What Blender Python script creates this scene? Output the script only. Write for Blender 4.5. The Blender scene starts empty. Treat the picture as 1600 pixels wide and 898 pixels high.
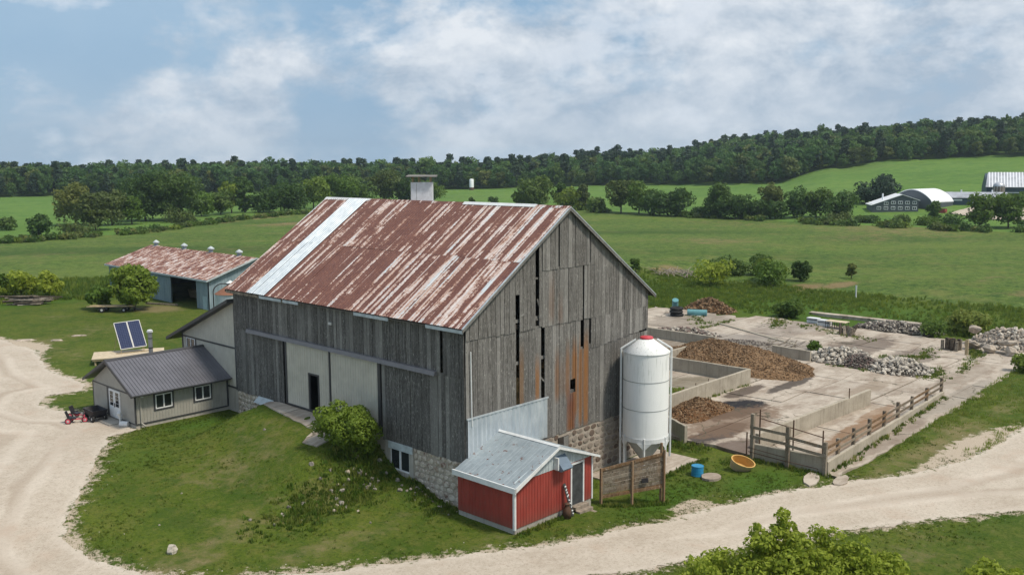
import bpy, math, random
import numpy as np
from mathutils import Vector, Matrix
R_ = random.Random(7)
rad = math.radians
SC = bpy.context.scene
COL = SC.collection

# ------------------------------------------------------------------ camera, sky, sun, exposure
CX, CY, CZ = -30.732, -32.27, 17.16
cam_d = bpy.data.cameras.new('camera')
cam_d.sensor_fit = 'HORIZONTAL'; cam_d.sensor_width = 36.0
cam_d.lens = 36.0 * 1452.1 / 1600.0
cam_d.clip_start = 0.5; cam_d.clip_end = 9000
cam = bpy.data.objects.new('camera', cam_d); COL.objects.link(cam)
yaw, pit, rol = rad(46.578), rad(7.584), rad(-0.251)
fw = Vector((math.sin(yaw)*math.cos(pit), math.cos(yaw)*math.cos(pit), -math.sin(pit)))
rt = Vector((math.cos(yaw), -math.sin(yaw), 0)); up = rt.cross(fw)
r2 = math.cos(rol)*rt + math.sin(rol)*up; u2 = -math.sin(rol)*rt + math.cos(rol)*up
cam.matrix_world = Matrix(((r2.x, u2.x, -fw.x, CX), (r2.y, u2.y, -fw.y, CY), (r2.z, u2.z, -fw.z, CZ), (0, 0, 0, 1)))
SC.camera = cam
SC.view_settings.view_transform = 'Standard'; SC.view_settings.look = 'None'
SC.view_settings.gamma = 1.0; SC.view_settings.exposure = 0.46

SUN_EL, SUN_AZ = 58.0, 165.0            # azimuth clockwise from +Y: light from the right, a little behind the camera
W = bpy.data.worlds.new('World'); SC.world = W; W.use_nodes = True

class NT:
    """small helper to wire shader nodes"""
    def __init__(s, tree): s.t = tree; s.n = tree.nodes; s.l = tree.links
    def node(s, typ, ins=None, **kw):
        n = s.n.new(typ)
        for k, v in kw.items(): setattr(n, k, v)
        for k, v in (ins or {}).items(): s.set(n.inputs[k], v)
        return n
    def set(s, sock, v):
        if isinstance(v, bpy.types.NodeSocket): s.l.new(v, sock)
        elif isinstance(v, bpy.types.Node): s.l.new(v.outputs[0], sock)
        else:
            if isinstance(v, (tuple, list)) and len(v) == 3 and sock.type == 'RGBA': v = (*v, 1)
            sock.default_value = v
    def m(s, op, a, b=0.0, c=0.0, clamp=False):
        n = s.n.new('ShaderNodeMath'); n.operation = op; n.use_clamp = clamp
        s.set(n.inputs[0], a); s.set(n.inputs[1], b); s.set(n.inputs[2], c); return n.outputs[0]
    def vm(s, op, a, b=(0, 0, 0)):
        n = s.n.new('ShaderNodeVectorMath'); n.operation = op
        s.set(n.inputs[0], a)
        if op == 'SCALE': s.set(n.inputs['Scale'], b); return n.outputs[0]
        s.set(n.inputs[1], b)
        return n.outputs[1] if op in ('LENGTH', 'DISTANCE', 'DOT_PRODUCT') else n.outputs[0]
    def mix(s, f, a, b, bt='MIX'):
        n = s.n.new('ShaderNodeMix'); n.data_type = 'RGBA'; n.blend_type = bt
        s.set(n.inputs[0], f); s.set(n.inputs[6], a); s.set(n.inputs[7], b); return n.outputs[2]
    def noise(s, vec, scale=1.0, detail=4.0, rough=.55, dist=0.0):
        n = s.node('ShaderNodeTexNoise', {'Scale': scale, 'Detail': detail, 'Roughness': rough, 'Distortion': dist})
        if vec is not None: s.set(n.inputs['Vector'], vec)
        return n.outputs[0]
    def vor(s, vec, scale=1.0, feature='F1'):
        n = s.node('ShaderNodeTexVoronoi', {'Scale': scale}, feature=feature)
        if vec is not None: s.set(n.inputs['Vector'], vec)
        return n
    def ramp(s, f, lo, hi, a=0.0, b=1.0, clamp=True):
        n = s.node('ShaderNodeMapRange', {0: f, 1: lo, 2: hi, 3: a, 4: b}, clamp=clamp); return n.outputs[0]
    def xyz(s, v):
        n = s.node('ShaderNodeSeparateXYZ', {0: v}); return n.outputs
    def comb(s, x, y, z): return s.node('ShaderNodeCombineXYZ', {0: x, 1: y, 2: z}).outputs[0]
    def scl(s, v, k): return s.vm('MULTIPLY', v, k)

w = NT(W.node_tree); w.n.clear()
sky = w.node('ShaderNodeTexSky', sky_type='NISHITA', sun_disc=False, sun_elevation=rad(SUN_EL), sun_rotation=rad(SUN_AZ),
             altitude=300.0, air_density=1.0, dust_density=1.5, ozone_density=1.5)
gen = w.node('ShaderNodeTexCoord').outputs['Generated']
gx, gy, gz = w.xyz(gen)
elev = w.m('MAXIMUM', gz, 0.0)
k = w.m('DIVIDE', 1.0, w.m('ADD', elev, 0.16))
flat = w.comb(w.m('MULTIPLY', gx, k), w.m('MULTIPLY', gy, k), 0.0)       # cloud deck seen in perspective
billow = w.vm('ADD', w.scl(gen, (3.2, 3.2, 5.6)), (1.7, 5.3, .2))
n1 = w.noise(flat, .85, 8, .56, .3)
n2 = w.noise(w.vm('ADD', flat, (3.1, 7.7, 2.0)), 1.9, 8, .6, .5)
n3 = w.noise(billow, 1.35, 9, .57, .25)
n4 = w.noise(w.vm('ADD', billow, (9.1, 3.0, 4.4)), .8, 5, .55)
# clouds gather to the right of the view (azimuth ~ +X +Y toward +X) and overhead
side = w.m('ADD', w.m('MULTIPLY', gx, .8), w.m('MULTIPLY', gy, -.55))
cov = w.m('ADD', w.m('MULTIPLY', n3, .86), w.m('MULTIPLY', n1, .14))
cov = w.m('ADD', cov, w.m('MULTIPLY', w.ramp(side, -.55, .45, -.5, .5), .24))
cov = w.m('ADD', cov, w.m('MULTIPLY', w.ramp(elev, .25, .7, 0, 1), .2))
cl = w.ramp(w.m('ADD', cov, w.m('MULTIPLY', w.m('SUBTRACT', w.noise(w.vm('ADD', billow, (6, 6, 6)), 4.2, 8, .62), .5), .22)), .47, .575)
bright = w.ramp(w.m('ADD', w.m('MULTIPLY', n3, .4), w.m('MULTIPLY', w.noise(w.vm('ADD', billow, (2.2, 0, 1.1)), 3.4, 9, .64, .2), .6)), .43, .60)
c_cl = w.mix(bright, (4.2, 5.15, 6.3), (7.9, 8.35, 8.9))
haze_c = w.mix(w.ramp(n4, .35, .65), (2.65, 4.35, 6.3), (3.7, 5.3, 7.0))
blue = w.mix(.90, sky.outputs[0], haze_c)
skyc = w.mix(cl, blue, c_cl)
hz = w.ramp(elev, 0.0, .13, 1.0, 0.0)
skyc = w.mix(w.m('MULTIPLY', hz, .45), skyc, (3.9, 5.0, 6.35))
# small bright cumulus tops
puff = w.ramp(w.noise(w.vm('ADD', billow, (4.0, 1.0, 8.0)), 1.9, 9, .56), .575, .64)
skyc = w.mix(w.m('MULTIPLY', puff, .6), skyc, (7.4, 8.0, 8.8))
bg = w.node('ShaderNodeBackground', {0: skyc, 1: 0.074})
w.l.new(bg.outputs[0], w.node('ShaderNodeOutputWorld').inputs[0])

sd = bpy.data.lights.new('sun', 'SUN'); sd.energy = 2.7; sd.angle = rad(9); sd.color = (1.0, .91, .77)
so = bpy.data.objects.new('sun', sd); COL.objects.link(so)
sv = Vector((math.sin(rad(SUN_AZ))*math.cos(rad(SUN_EL)), math.cos(rad(SUN_AZ))*math.cos(rad(SUN_EL)), math.sin(rad(SUN_EL))))
so.rotation_euler = sv.to_track_quat('Z', 'Y').to_euler(); so.location = sv*60

# ------------------------------------------------------------------ terrain function (metres; origin at the barn's near corner)
def sst(a, b, x):
    t = np.clip((x-a)/(b-a), 0, 1); return t*t*(3-2*t)
AZ = [-29, -15.4, -4, 8, 15.4, 19, 22.4, 29]
ZE = [1.3, 1.6, 2.5, 4.2, 5.8, 13, 17, 19]
DE = [520, 520, 520, 520, 480, 500, 520, 540]
ZT = [1.6, 3, 1.5, 10, 23, 25, 27, 30]
DT = [640, 640, 640, 700, 750, 730, 700, 700]
def slerp(ys, x):
    xs = np.array(AZ, float); ys = np.array(ys, float)
    x = np.clip(x, xs[0], xs[-1]); i = np.clip(np.searchsorted(xs, x)-1, 0, len(xs)-2)
    t = (x-xs[i])/(xs[i+1]-xs[i]); t = t*t*(3-2*t); return ys[i]+(ys[i+1]-ys[i])*t
def H(x, y):
    x = np.asarray(x, float); y = np.asarray(y, float)
    z = 1.1*sst(0, 18, y-np.maximum(0, -x-8)*.25)*(1-sst(8, 18, x)*(1-sst(45, 60, y)))
    wv = sst(4.6, 8.6, y)*(1-sst(16.9, 18.9, y)); wx = (1-sst(0, 7.5, -x-.3))*(x < 1)
    z = z+(2.66-z)*wv*wx
    z = z+.5*sst(1.5, 4, y)*(1-sst(7, 9, y))*(1-sst(0, 4, -x))*(x < 1)*(1-wv)
    z = z-.5*sst(3, 8, x)*(1-sst(40, 60, y))*(1-sst(80, 110, x))
    dx, dy = x-CX, y-CY; D = np.hypot(dx, dy)
    a = (np.degrees(np.arctan2(dx, dy))-46.58+180) % 360-180
    de, ze, zt, dt = slerp(DE, a), slerp(ZE, a), slerp(ZT, a), slerp(DT, a)
    zf = np.where(D < de, ze*np.maximum(0, (D-290)/(de-290))**1.15, ze+(zt-ze)*sst(de-30, dt, D))
    zf = zf-6*sst(dt+40, dt+900, D)
    k = sst(110, 200, D)
    und = .9*np.sin(x*.021+1)*np.sin(y*.017+.5)*k*(1-sst(300, 400, D))
    return np.where(D > 110, z*(1-k*.5)+zf+und, z)
def h(x, y): return float(H(x, y))

rng = np.random.default_rng(5)
_G = rng.random((256, 256))
def vnoise(x, y, s=1.0):
    x = np.asarray(x, float)*s; y = np.asarray(y, float)*s
    i = np.floor(x).astype(int); j = np.floor(y).astype(int); fx = x-i; fy = y-j
    fx = fx*fx*(3-2*fx); fy = fy*fy*(3-2*fy); i &= 255; j &= 255; i1 = (i+1) & 255; j1 = (j+1) & 255
    return (_G[i, j]*(1-fx)+_G[i1, j]*fx)*(1-fy)+(_G[i, j1]*(1-fx)+_G[i1, j1]*fx)*fy
def fbm(x, y, s=1.0, o=4):
    r = 0; a = .5; t = 0
    for _ in range(o): r = r+a*vnoise(x, y, s); t += a; a *= .5; s *= 2.07
    return r/t-.5
def sdpoly(px, py, poly):
    """signed distance, negative inside"""
    px = np.asarray(px, float); py = np.asarray(py, float)
    d = np.full(px.shape, 1e18); ins = np.zeros(px.shape, bool); n = len(poly)
    for i in range(n):
        ax, ay = poly[i]; bx, by = poly[(i+1) % n]; ex, ey = bx-ax, by-ay
        t = np.clip(((px-ax)*ex+(py-ay)*ey)/(ex*ex+ey*ey), 0, 1)
        d = np.minimum(d, (px-ax-t*ex)**2+(py-ay-t*ey)**2)
        c = ((ay > py) != (by > py)) & (px < (bx-ax)*(py-ay)/((by-ay) if by != ay else 1e-9)+ax); ins ^= c
    return np.where(ins, -1, 1)*np.sqrt(d)

# ------------------------------------------------------------------ object helpers
def tag(o, label=None, cat=None, group=None, kind=None):
    if label: o['label'] = label
    if cat: o['category'] = cat
    if group: o['group'] = group
    if kind: o['kind'] = kind
    return o
def thing(name, loc, label, cat, group=None, rz=0.0):
    o = bpy.data.objects.new(name, None); o.empty_display_size = .3; COL.objects.link(o)
    o.location = loc; o.rotation_euler = (0, 0, rz); return tag(o, label, cat, group)
def wloc(p):
    v = Vector((0, 0, 0))
    while p is not None: v = v+p.location; p = p.parent
    return v
class MB:
    """collects world-space polygons and links them as one mesh object"""
    def __init__(s): s.v = []; s.f = []; s.mi = []; s.k = 0
    def add(s, vs, fs):
        b = len(s.v); s.v.extend([tuple(q) for q in vs]); s.f.extend([[b+i for i in f] for f in fs]); s.mi.extend([s.k]*len(fs)); return s
    def hexa(s, c):      # c: 8 corners, bottom 4 ccw then top 4
        return s.add(c, [(3, 2, 1, 0), (4, 5, 6, 7), (0, 1, 5, 4), (1, 2, 6, 5), (2, 3, 7, 6), (3, 0, 4, 7)])
    def box(s, x0, x1, y0, y1, z0, z1):
        return s.hexa([(x0, y0, z0), (x1, y0, z0), (x1, y1, z0), (x0, y1, z0), (x0, y0, z1), (x1, y0, z1), (x1, y1, z1), (x0, y1, z1)])
    def bar(s, p, q, wd, ht, upv=(0, 0, 1)):
        p = Vector(p); q = Vector(q); d = (q-p).normalized(); u = Vector(upv)
        if abs(d.dot(u)) > .98: u = Vector((1, 0, 0))
        sd = d.cross(u).normalized(); u = sd.cross(d)
        sd = sd*wd/2; u = u*ht/2
        return s.hexa([p-sd-u, p+sd-u, q+sd-u, q-sd-u, p-sd+u, p+sd+u, q+sd+u, q-sd+u])
    def tube(s, p, q, r, n=10, r2=None, cap=True):
        p = Vector(p); q = Vector(q); d = (q-p).normalized(); u = Vector((0, 0, 1)) if abs(d.z) < .95 else Vector((1, 0, 0))
        a = d.cross(u).normalized(); b = d.cross(a); r2 = r if r2 is None else r2
        vs = []
        for c, rr in ((p, r), (q, r2)):
            for i in range(n):
                t = 2*math.pi*i/n; vs.append(c+a*math.cos(t)*rr+b*math.sin(t)*rr)
        fs = [(i, (i+1) % n, n+(i+1) % n, n+i) for i in range(n)]
        if cap: fs += [tuple(range(n))[::-1], tuple(range(n, 2*n))]
        return s.add(vs, fs)
    def lathe(s, cx, cy, prof, n=32):
        vs = []; m = len(prof)
        for i in range(n):
            t = 2*math.pi*i/n
            for r, z in prof: vs.append((cx+r*math.cos(t), cy+r*math.sin(t), z))
        fs = [(i*m+j, ((i+1) % n)*m+j, ((i+1) % n)*m+j+1, i*m+j+1) for i in range(n) for j in range(m-1)]
        return s.add(vs, fs)
    def prism(s, poly, z0, z1):
        n = len(poly)
        return s.add([(x, y, z0) for x, y in poly]+[(x, y, z1) for x, y in poly],
                     [tuple(range(n))[::-1], tuple(range(n, 2*n))]+[(i, (i+1) % n, n+(i+1) % n, n+i) for i in range(n)])
    def slab(s, poly, d):     # poly: 3-D polygon, extruded by vector d
        n = len(poly); d = Vector(d); P = [Vector(q) for q in poly]
        return s.add(P+[q+d for q in P], [tuple(range(n))[::-1], tuple(range(n, 2*n))]+[(i, (i+1) % n, n+(i+1) % n, n+i) for i in range(n)])
    def jit(s, a, rr=None):
        rr = rr or R_
        s.v = [(x+rr.uniform(-a, a), y+rr.uniform(-a, a), z+rr.uniform(-a, a)) for x, y, z in s.v]; return s
    def mesh(s, name, mats, off=(0, 0, 0), smooth=False):
        me = bpy.data.meshes.new(name); ox, oy, oz = off
        me.from_pydata([(x-ox, y-oy, z-oz) for x, y, z in s.v], [], s.f); me.validate()
        for m_ in (mats if isinstance(mats, (list, tuple)) else [mats]): me.materials.append(m_)
        if len(me.polygons) == len(s.mi): me.polygons.foreach_set('material_index', s.mi)
        if smooth: me.polygons.foreach_set('use_smooth', [True]*len(me.polygons))
        me.update(); return me
    def obj(s, name, mats, parent=None, origin=None, smooth=False, **tg):
        off = wloc(parent) if parent is not None else Vector(origin or (0, 0, 0))
        o = bpy.data.objects.new(name, s.mesh(name, mats, off, smooth)); COL.objects.link(o)
        if parent is not None: o.parent = parent
        else: o.location = off
        if tg: tag(o, **tg)
        return o
def inst(name, me, parent, loc, rot=(0, 0, 0), sc=(1, 1, 1)):
    """part sharing mesh data; loc in world metres"""
    o = bpy.data.objects.new(name, me); COL.objects.link(o)
    o.parent = parent; o.location = Vector(loc)-wloc(parent); o.rotation_euler = rot; o.scale = sc; return o
def copy_tree(o, parent=None):
    c = o.copy(); COL.objects.link(c)
    if parent is not None: c.parent = parent
    for ch in [q for q in o.children]: copy_tree(ch, c)
    return c
def npmesh(name, V, F, mats, attrs=None, smooth=False):
    me = bpy.data.meshes.new(name); V = np.asarray(V, np.float32); F = np.asarray(F, np.int32); k = F.shape[1]
    me.vertices.add(len(V)); me.vertices.foreach_set('co', V.ravel())
    me.loops.add(F.size); me.loops.foreach_set('vertex_index', F.ravel())
    me.polygons.add(len(F)); me.polygons.foreach_set('loop_start', np.arange(0, F.size, k, dtype=np.int32))
    if smooth: me.polygons.foreach_set('use_smooth', np.ones(len(F), bool))
    for a, vals in (attrs or {}).items():
        at = me.attributes.new(a, 'FLOAT', 'POINT'); at.data.foreach_set('value', np.asarray(vals, np.float32))
    for m_ in (mats if isinstance(mats, (list, tuple)) else [mats]): me.materials.append(m_)
    me.update(calc_edges=True); me.validate(); return me
def link(name, me, **tg):
    o = bpy.data.objects.new(name, me); COL.objects.link(o); tag(o, **tg); return o

# ------------------------------------------------------------------ materials
MATS = {}
def material(name, fn):
    m_ = bpy.data.materials.new(name); m_.use_nodes = True; t = NT(m_.node_tree); t.n.clear()
    out = t.node('ShaderNodeOutputMaterial'); t.out = out
    t.pos = t.node('ShaderNodeNewGeometry').outputs['Position']
    t.rnd = t.node('ShaderNodeObjectInfo').outputs['Random']
    sh = fn(t); t.l.new(sh, out.inputs[0]); MATS[name] = m_; return m_
def prin(t, col, rough=.8, metal=0.0, bump=None, bs=.3, bd=.02, spec=.35, **kw):
    p = t.node('ShaderNodeBsdfPrincipled', {'Base Color': col, 'Roughness': rough, 'Metallic': metal, 'Specular IOR Level': spec})
    if bump is not None:
        b = t.node('ShaderNodeBump', {'Strength': bs, 'Distance': bd, 'Height': bump}); t.l.new(b.outputs[0], p.inputs['Normal'])
    for k_, v in kw.items(): t.set(p.inputs[k_], v)
    return p.outputs[0]
def blotch(t, x, y, rx, ry, ns=.6, amp=.5, soft=.12):
    """soft-edged stain with an outline of its own, on the XY plane (world metres)"""
    v = t.scl(t.vm('SUBTRACT', t.pos, (x, y, 0)), (1/rx, 1/ry, 0))
    d = t.m('ADD', t.vm('LENGTH', v), t.m('MULTIPLY', t.m('SUBTRACT', t.noise(t.pos, ns*1.6, 7, .72), .5), amp*3))
    return t.ramp(d, 1+soft, 1-soft)
def attr(t, n): return t.node('ShaderNodeAttribute', attribute_name=n).outputs['Fac']
def plain(name, col, rough=.7, metal=0.0, var=.08, ns=3.0, spec=.35):
    def f(t):
        n = t.noise(t.pos, ns, 6, .65)
        c = t.mix(t.ramp(n, .35, .7), tuple(q*(1-var*1.6) for q in col), tuple(min(1, q*(1+var)) for q in col))
        c = t.mix(t.m('MULTIPLY', t.ramp(t.noise(t.scl(t.pos, (9, 9, 1.2)), 1.0, 5, .7), .55, .85), .25), c, tuple(q*.55 for q in col))
        return prin(t, c, rough, metal, spec=spec)
    return material(name, f)

def f_wood(base, dark, light, stain=False, warm=None):
    def f(t):
        x, y, z = t.xyz(t.pos)
        v = t.comb(t.m('ADD', t.m('ADD', x, y), t.m('MULTIPLY', t.rnd, 37)), t.m('MULTIPLY', t.rnd, 11), t.m('MULTIPLY', z, .05))
        g = t.noise(v, 16, 6, .7); g2 = t.noise(t.vm('ADD', t.scl(v, (1, 1, 3)), (5, 5, 5)), 38, 3, .6)
        big = t.noise(t.pos, .55, 4, .6)
        c = t.mix(t.ramp(g, .36, .62), dark, base)
        c = t.mix(t.m('MULTIPLY', t.ramp(g2, .54, .66), .6), c, light); ck = t.noise(t.scl(v, (1, 1, 1.6)), 55, 3, .6); c = t.mix(t.ramp(ck, .40, .34, 0, .8), c, (.02, .018, .017))
        c = t.mix(t.ramp(t.rnd, 0, 1, 0, .34), c, tuple(q*.42 for q in base))
        c = t.mix(t.m('MULTIPLY', t.ramp(t.node('ShaderNodeTexWhiteNoise', {'W': t.m('MULTIPLY', t.rnd, 91.7)}, noise_dimensions='1D').outputs[0], .55, 1.0), .35), c, tuple(q*1.15 for q in light))
        c = t.mix(t.m('MULTIPLY', t.ramp(big, .4, .7), .35), c, dark)
        # pale lichen flecks and knots
        fl = t.ramp(t.noise(t.scl(t.pos, (1, 1, .5)), 9, 4, .7), .61, .68); c = t.mix(t.m('MULTIPLY', fl, .6), c, (.42, .41, .39))
        kn = t.vor(t.scl(t.pos, (3.2, 3.2, 1.6)), 1.0); c = t.mix(t.m('MULTIPLY', t.ramp(kn.outputs[0], .10, .05), .7), c, (.02, .018, .016))
        if warm: c = t.mix(t.m('MULTIPLY', t.ramp(t.noise(t.scl(t.pos, (1, 1, .4)), 1.7, 4, .6), .5, .75), .6), c, warm)
        if stain:
            def st(x0, wd, z0, z1, col, amt, c):
                wd *= 1.1; m1 = t.ramp(t.m('ABSOLUTE', t.m('SUBTRACT', t.m('ADD', x, t.m('MULTIPLY', t.m('SUBTRACT', g, .5), .25)), x0)), wd, wd*.45)
                m2 = t.m('MULTIPLY', t.ramp(z, z0-.3, z0+.3), t.ramp(z, z1+.7, z1-.7))
                return t.mix(t.m('MULTIPLY', t.m('MULTIPLY', m1, m2), t.ramp(g, .2, .7, amt*.4, amt)), c, col)
            o1, o2, r1 = (.27, .115, .032), (.22, .105, .045), (.14, .05, .035)
            c = st(4.0, .24, 2.4, 7.4, (.20, .11, .05), .8, c)
            c = st(5.25, .20, 4.7, 6.6, o1, .95, c); c = st(6.85, .22, 4.4, 6.8, o2, .8, c)
            c = st(7.75, .20, 4.3, 7.1, o2, .85, c); c = st(8.35, .24, 3.2, 7.2, o1, 1, c)
            c = st(8.85, .18, 2.6, 7.2, o1, .9, c); c = st(9.35, .26, 2.5, 7.4, o1, 1, c)
            c = st(8.7, .85, 3.4, 6.5, o2, .5, c); c = st(7.3, .5, 4.6, 6.4, o2, .35, c)
            c = st(8.05, .42, 2.4, 4.6, r1, .95, c); c = st(8.0, .38, 2.3, 3.6, (.24, .10, .03), .7, c)
            c = st(6.35, .28, 8.8, 11.0, (.17, .10, .065), .6, c); c = st(7.1, .22, 8.6, 9.9, (.16, .09, .06), .55, c)
        hgt = t.m('ADD', g, t.m('MULTIPLY', g2, .4))
        return prin(t, c, .92, 0, hgt, .5, .012, .15)
    return f
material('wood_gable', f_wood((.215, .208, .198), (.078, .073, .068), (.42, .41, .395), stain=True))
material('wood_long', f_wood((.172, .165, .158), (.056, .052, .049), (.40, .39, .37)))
material('wood_fence', f_wood((.24, .20, .155), (.11, .085, .06), (.38, .34, .28), warm=(.25, .15, .08)))
material('wood_new', f_wood((.24, .155, .09), (.11, .065, .035), (.38, .28, .19), warm=(.26, .14, .065)))
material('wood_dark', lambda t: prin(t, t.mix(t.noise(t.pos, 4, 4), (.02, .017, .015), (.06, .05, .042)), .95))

def f_rust(mode):
    def f(t):
        x, y, z = t.xyz(t.pos)
        vx = t.m('ADD', x, z)                       # runs along the slope
        o = t.m('MULTIPLY', t.rnd, 53)
        if mode == 'barn':
            s1 = t.noise(t.comb(t.m('ADD', t.m('MULTIPLY', y, 3.4), o), t.m('MULTIPLY', vx, .055), 0), 1.0, 3, .5)
            s2 = t.noise(t.comb(t.m('ADD', t.m('MULTIPLY', y, 9), o), t.m('MULTIPLY', vx, .12), 4), 1.0, 4, .6)
            fine = t.noise(t.comb(t.m('MULTIPLY', y, 3), t.m('MULTIPLY', vx, 4.2), 1), 1.6, 5, .75)
        else:
            s1 = t.noise(t.comb(t.m('ADD', t.m('MULTIPLY', y, 1.3), o), t.m('MULTIPLY', vx, .45), 0), 1.0, 5, .6)
            s2 = t.noise(t.comb(t.m('MULTIPLY', y, 3.2), t.m('MULTIPLY', vx, 1.2), 4), 1.0, 4, .7)
            fine = t.noise(t.comb(t.m('MULTIPLY', y, 3), t.m('MULTIPLY', vx, 3), 1), 1.6, 5, .75)
        if mode == 'barn':
            yq = t.m('FLOOR', t.m('ADD', t.m('DIVIDE', y, .2229), t.m('MULTIPLY', t.m('SUBTRACT', fine, .5), .6)))
            wn = t.node('ShaderNodeTexWhiteNoise', {'Vector': t.comb(yq, t.m('MULTIPLY', t.rnd, 7.0), 0)}, noise_dimensions='2D').outputs[0]
            al = t.noise(t.comb(t.m('MULTIPLY', yq, 5.37), t.m('MULTIPLY', vx, .22), o), 1.0, 3, .6)
            v = t.m('ADD', t.m('ADD', t.m('MULTIPLY', wn, .20), t.m('MULTIPLY', al, .50)), t.m('ADD', t.m('MULTIPLY', s2, .20), t.m('MULTIPLY', t.m('SUBTRACT', fine, .5), .24)))
        else:
            v = t.m('ADD', t.m('ADD', t.m('MULTIPLY', s1, .62), t.m('MULTIPLY', s2, .38)), t.m('MULTIPLY', t.m('SUBTRACT', fine, .5), .30))
        if mode == 'barn':                          # zinc survives best low down at the near end
            keep = t.m('MULTIPLY', t.ramp(y, 11, 0, 0, 1), t.ramp(x, 4.6, 1.6, .45, 1))
            v = t.m('ADD', v, t.m('MULTIPLY', keep, .10))
            lo, hi = .50, .54
        else: lo, hi = .455, .56
        r = t.mix(t.ramp(t.noise(t.pos, 1.1, 5, .7), .3, .7), (.112, .040, .031), (.170, .072, .054))
        r = t.mix(t.m('MULTIPLY', t.ramp(fine, .52, .70), .7), r, (.25, .11, .065)); r = t.mix(t.ramp(fine, .46, .36, 0, .6), r, (.075, .03, .027))
        r = t.mix(t.ramp(t.noise(t.comb(t.m('MULTIPLY', y, 8), t.m('MULTIPLY', vx, .4), 9), 1.0, 3), .58, .75, 0, .5), r, (.12, .06, .06))
        pale = t.mix(t.ramp(t.m('ADD', s2, t.m('MULTIPLY', t.m('SUBTRACT', fine, .5), .5)), .42, .6), (.46, .33, .28), (.62, .57, .56))
        edge = t.mix(t.ramp(v, lo, hi), r, (.40, .18, .09))
        c = t.mix(t.ramp(v, (lo+hi)/2-.012, hi+.015), edge, pale)
        c = t.mix(t.ramp(v, .60, .63), c, (.52, .57, .61))
        return prin(t, c, .62, .0, fine, .25, .01, .4)
    return f
material('rust_roof', f_rust('barn')); material('rust_shed_roof', f_rust('shed'))
def f_galv(t):
    n = t.noise(t.scl(t.pos, (1, 1, .35)), 2.2, 6, .65)
    c = t.mix(t.ramp(n, .3, .7), (.36, .42, .48), (.60, .65, .69))
    return prin(t, c, .42, .35, n, .1, .01, .5)
material('galvanised', f_galv)
def f_galvroof(t):
    x, y, z = t.xyz(t.pos)
    n = t.noise(t.pos, 2.0, 5, .6)
    c = t.mix(t.ramp(n, .3, .7), (.24, .285, .315), (.33, .38, .41))
    b = t.noise(t.comb(t.m('MULTIPLY', x, 3.4), t.m('MULTIPLY', y, 2.2), 0), 1.0, 6, .7)
    spots = t.ramp(b, .60, .63); spots = t.m('MULTIPLY', spots, t.ramp(x, 2.2, 1.2))
    c = t.mix(spots, c, (.13, .05, .03))
    return prin(t, c, .5, .2, n, .1, .01)
material('shed_tin', f_galvroof)
def f_stone(a, b, c_, wash):
    def f(t):
        n = t.noise(t.pos, 5, 6, .7); v = t.noise(t.vm('ADD', t.pos, (7, 7, 7)), 1.6, 3)
        c = t.mix(t.ramp(t.rnd, 0, 1), a, b); c = t.mix(t.ramp(t.node('ShaderNodeTexWhiteNoise', {'W': t.m('MULTIPLY', t.rnd, 311.0)}, noise_dimensions='1D').outputs[0], .62, .98), c, c_)
        c = t.mix(t.m('MULTIPLY', t.ramp(n, .35, .65), .4), c, tuple(q*.5 for q in a))
        if wash: c = t.mix(t.m('MULTIPLY', t.ramp(t.noise(t.pos, 3.4, 6, .75), .42, .56), .8), c, (.60, .55, .48))
        return prin(t, c, .93, 0, n, .7, .03, .2)
    return f
material('stone_washed', f_stone((.36, .28, .21), (.46, .40, .34), (.17, .10, .075), True))
material('stone_brown', f_stone((.25, .21, .175), (.33, .29, .25), (.13, .09, .07), False))
material('mortar', lambda t: prin(t, t.mix(t.noise(t.pos, 6, 6, .7), (.26, .22, .18), (.46, .41, .35)), .95, 0, t.noise(t.pos, 14, 5), .6, .03))
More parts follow.
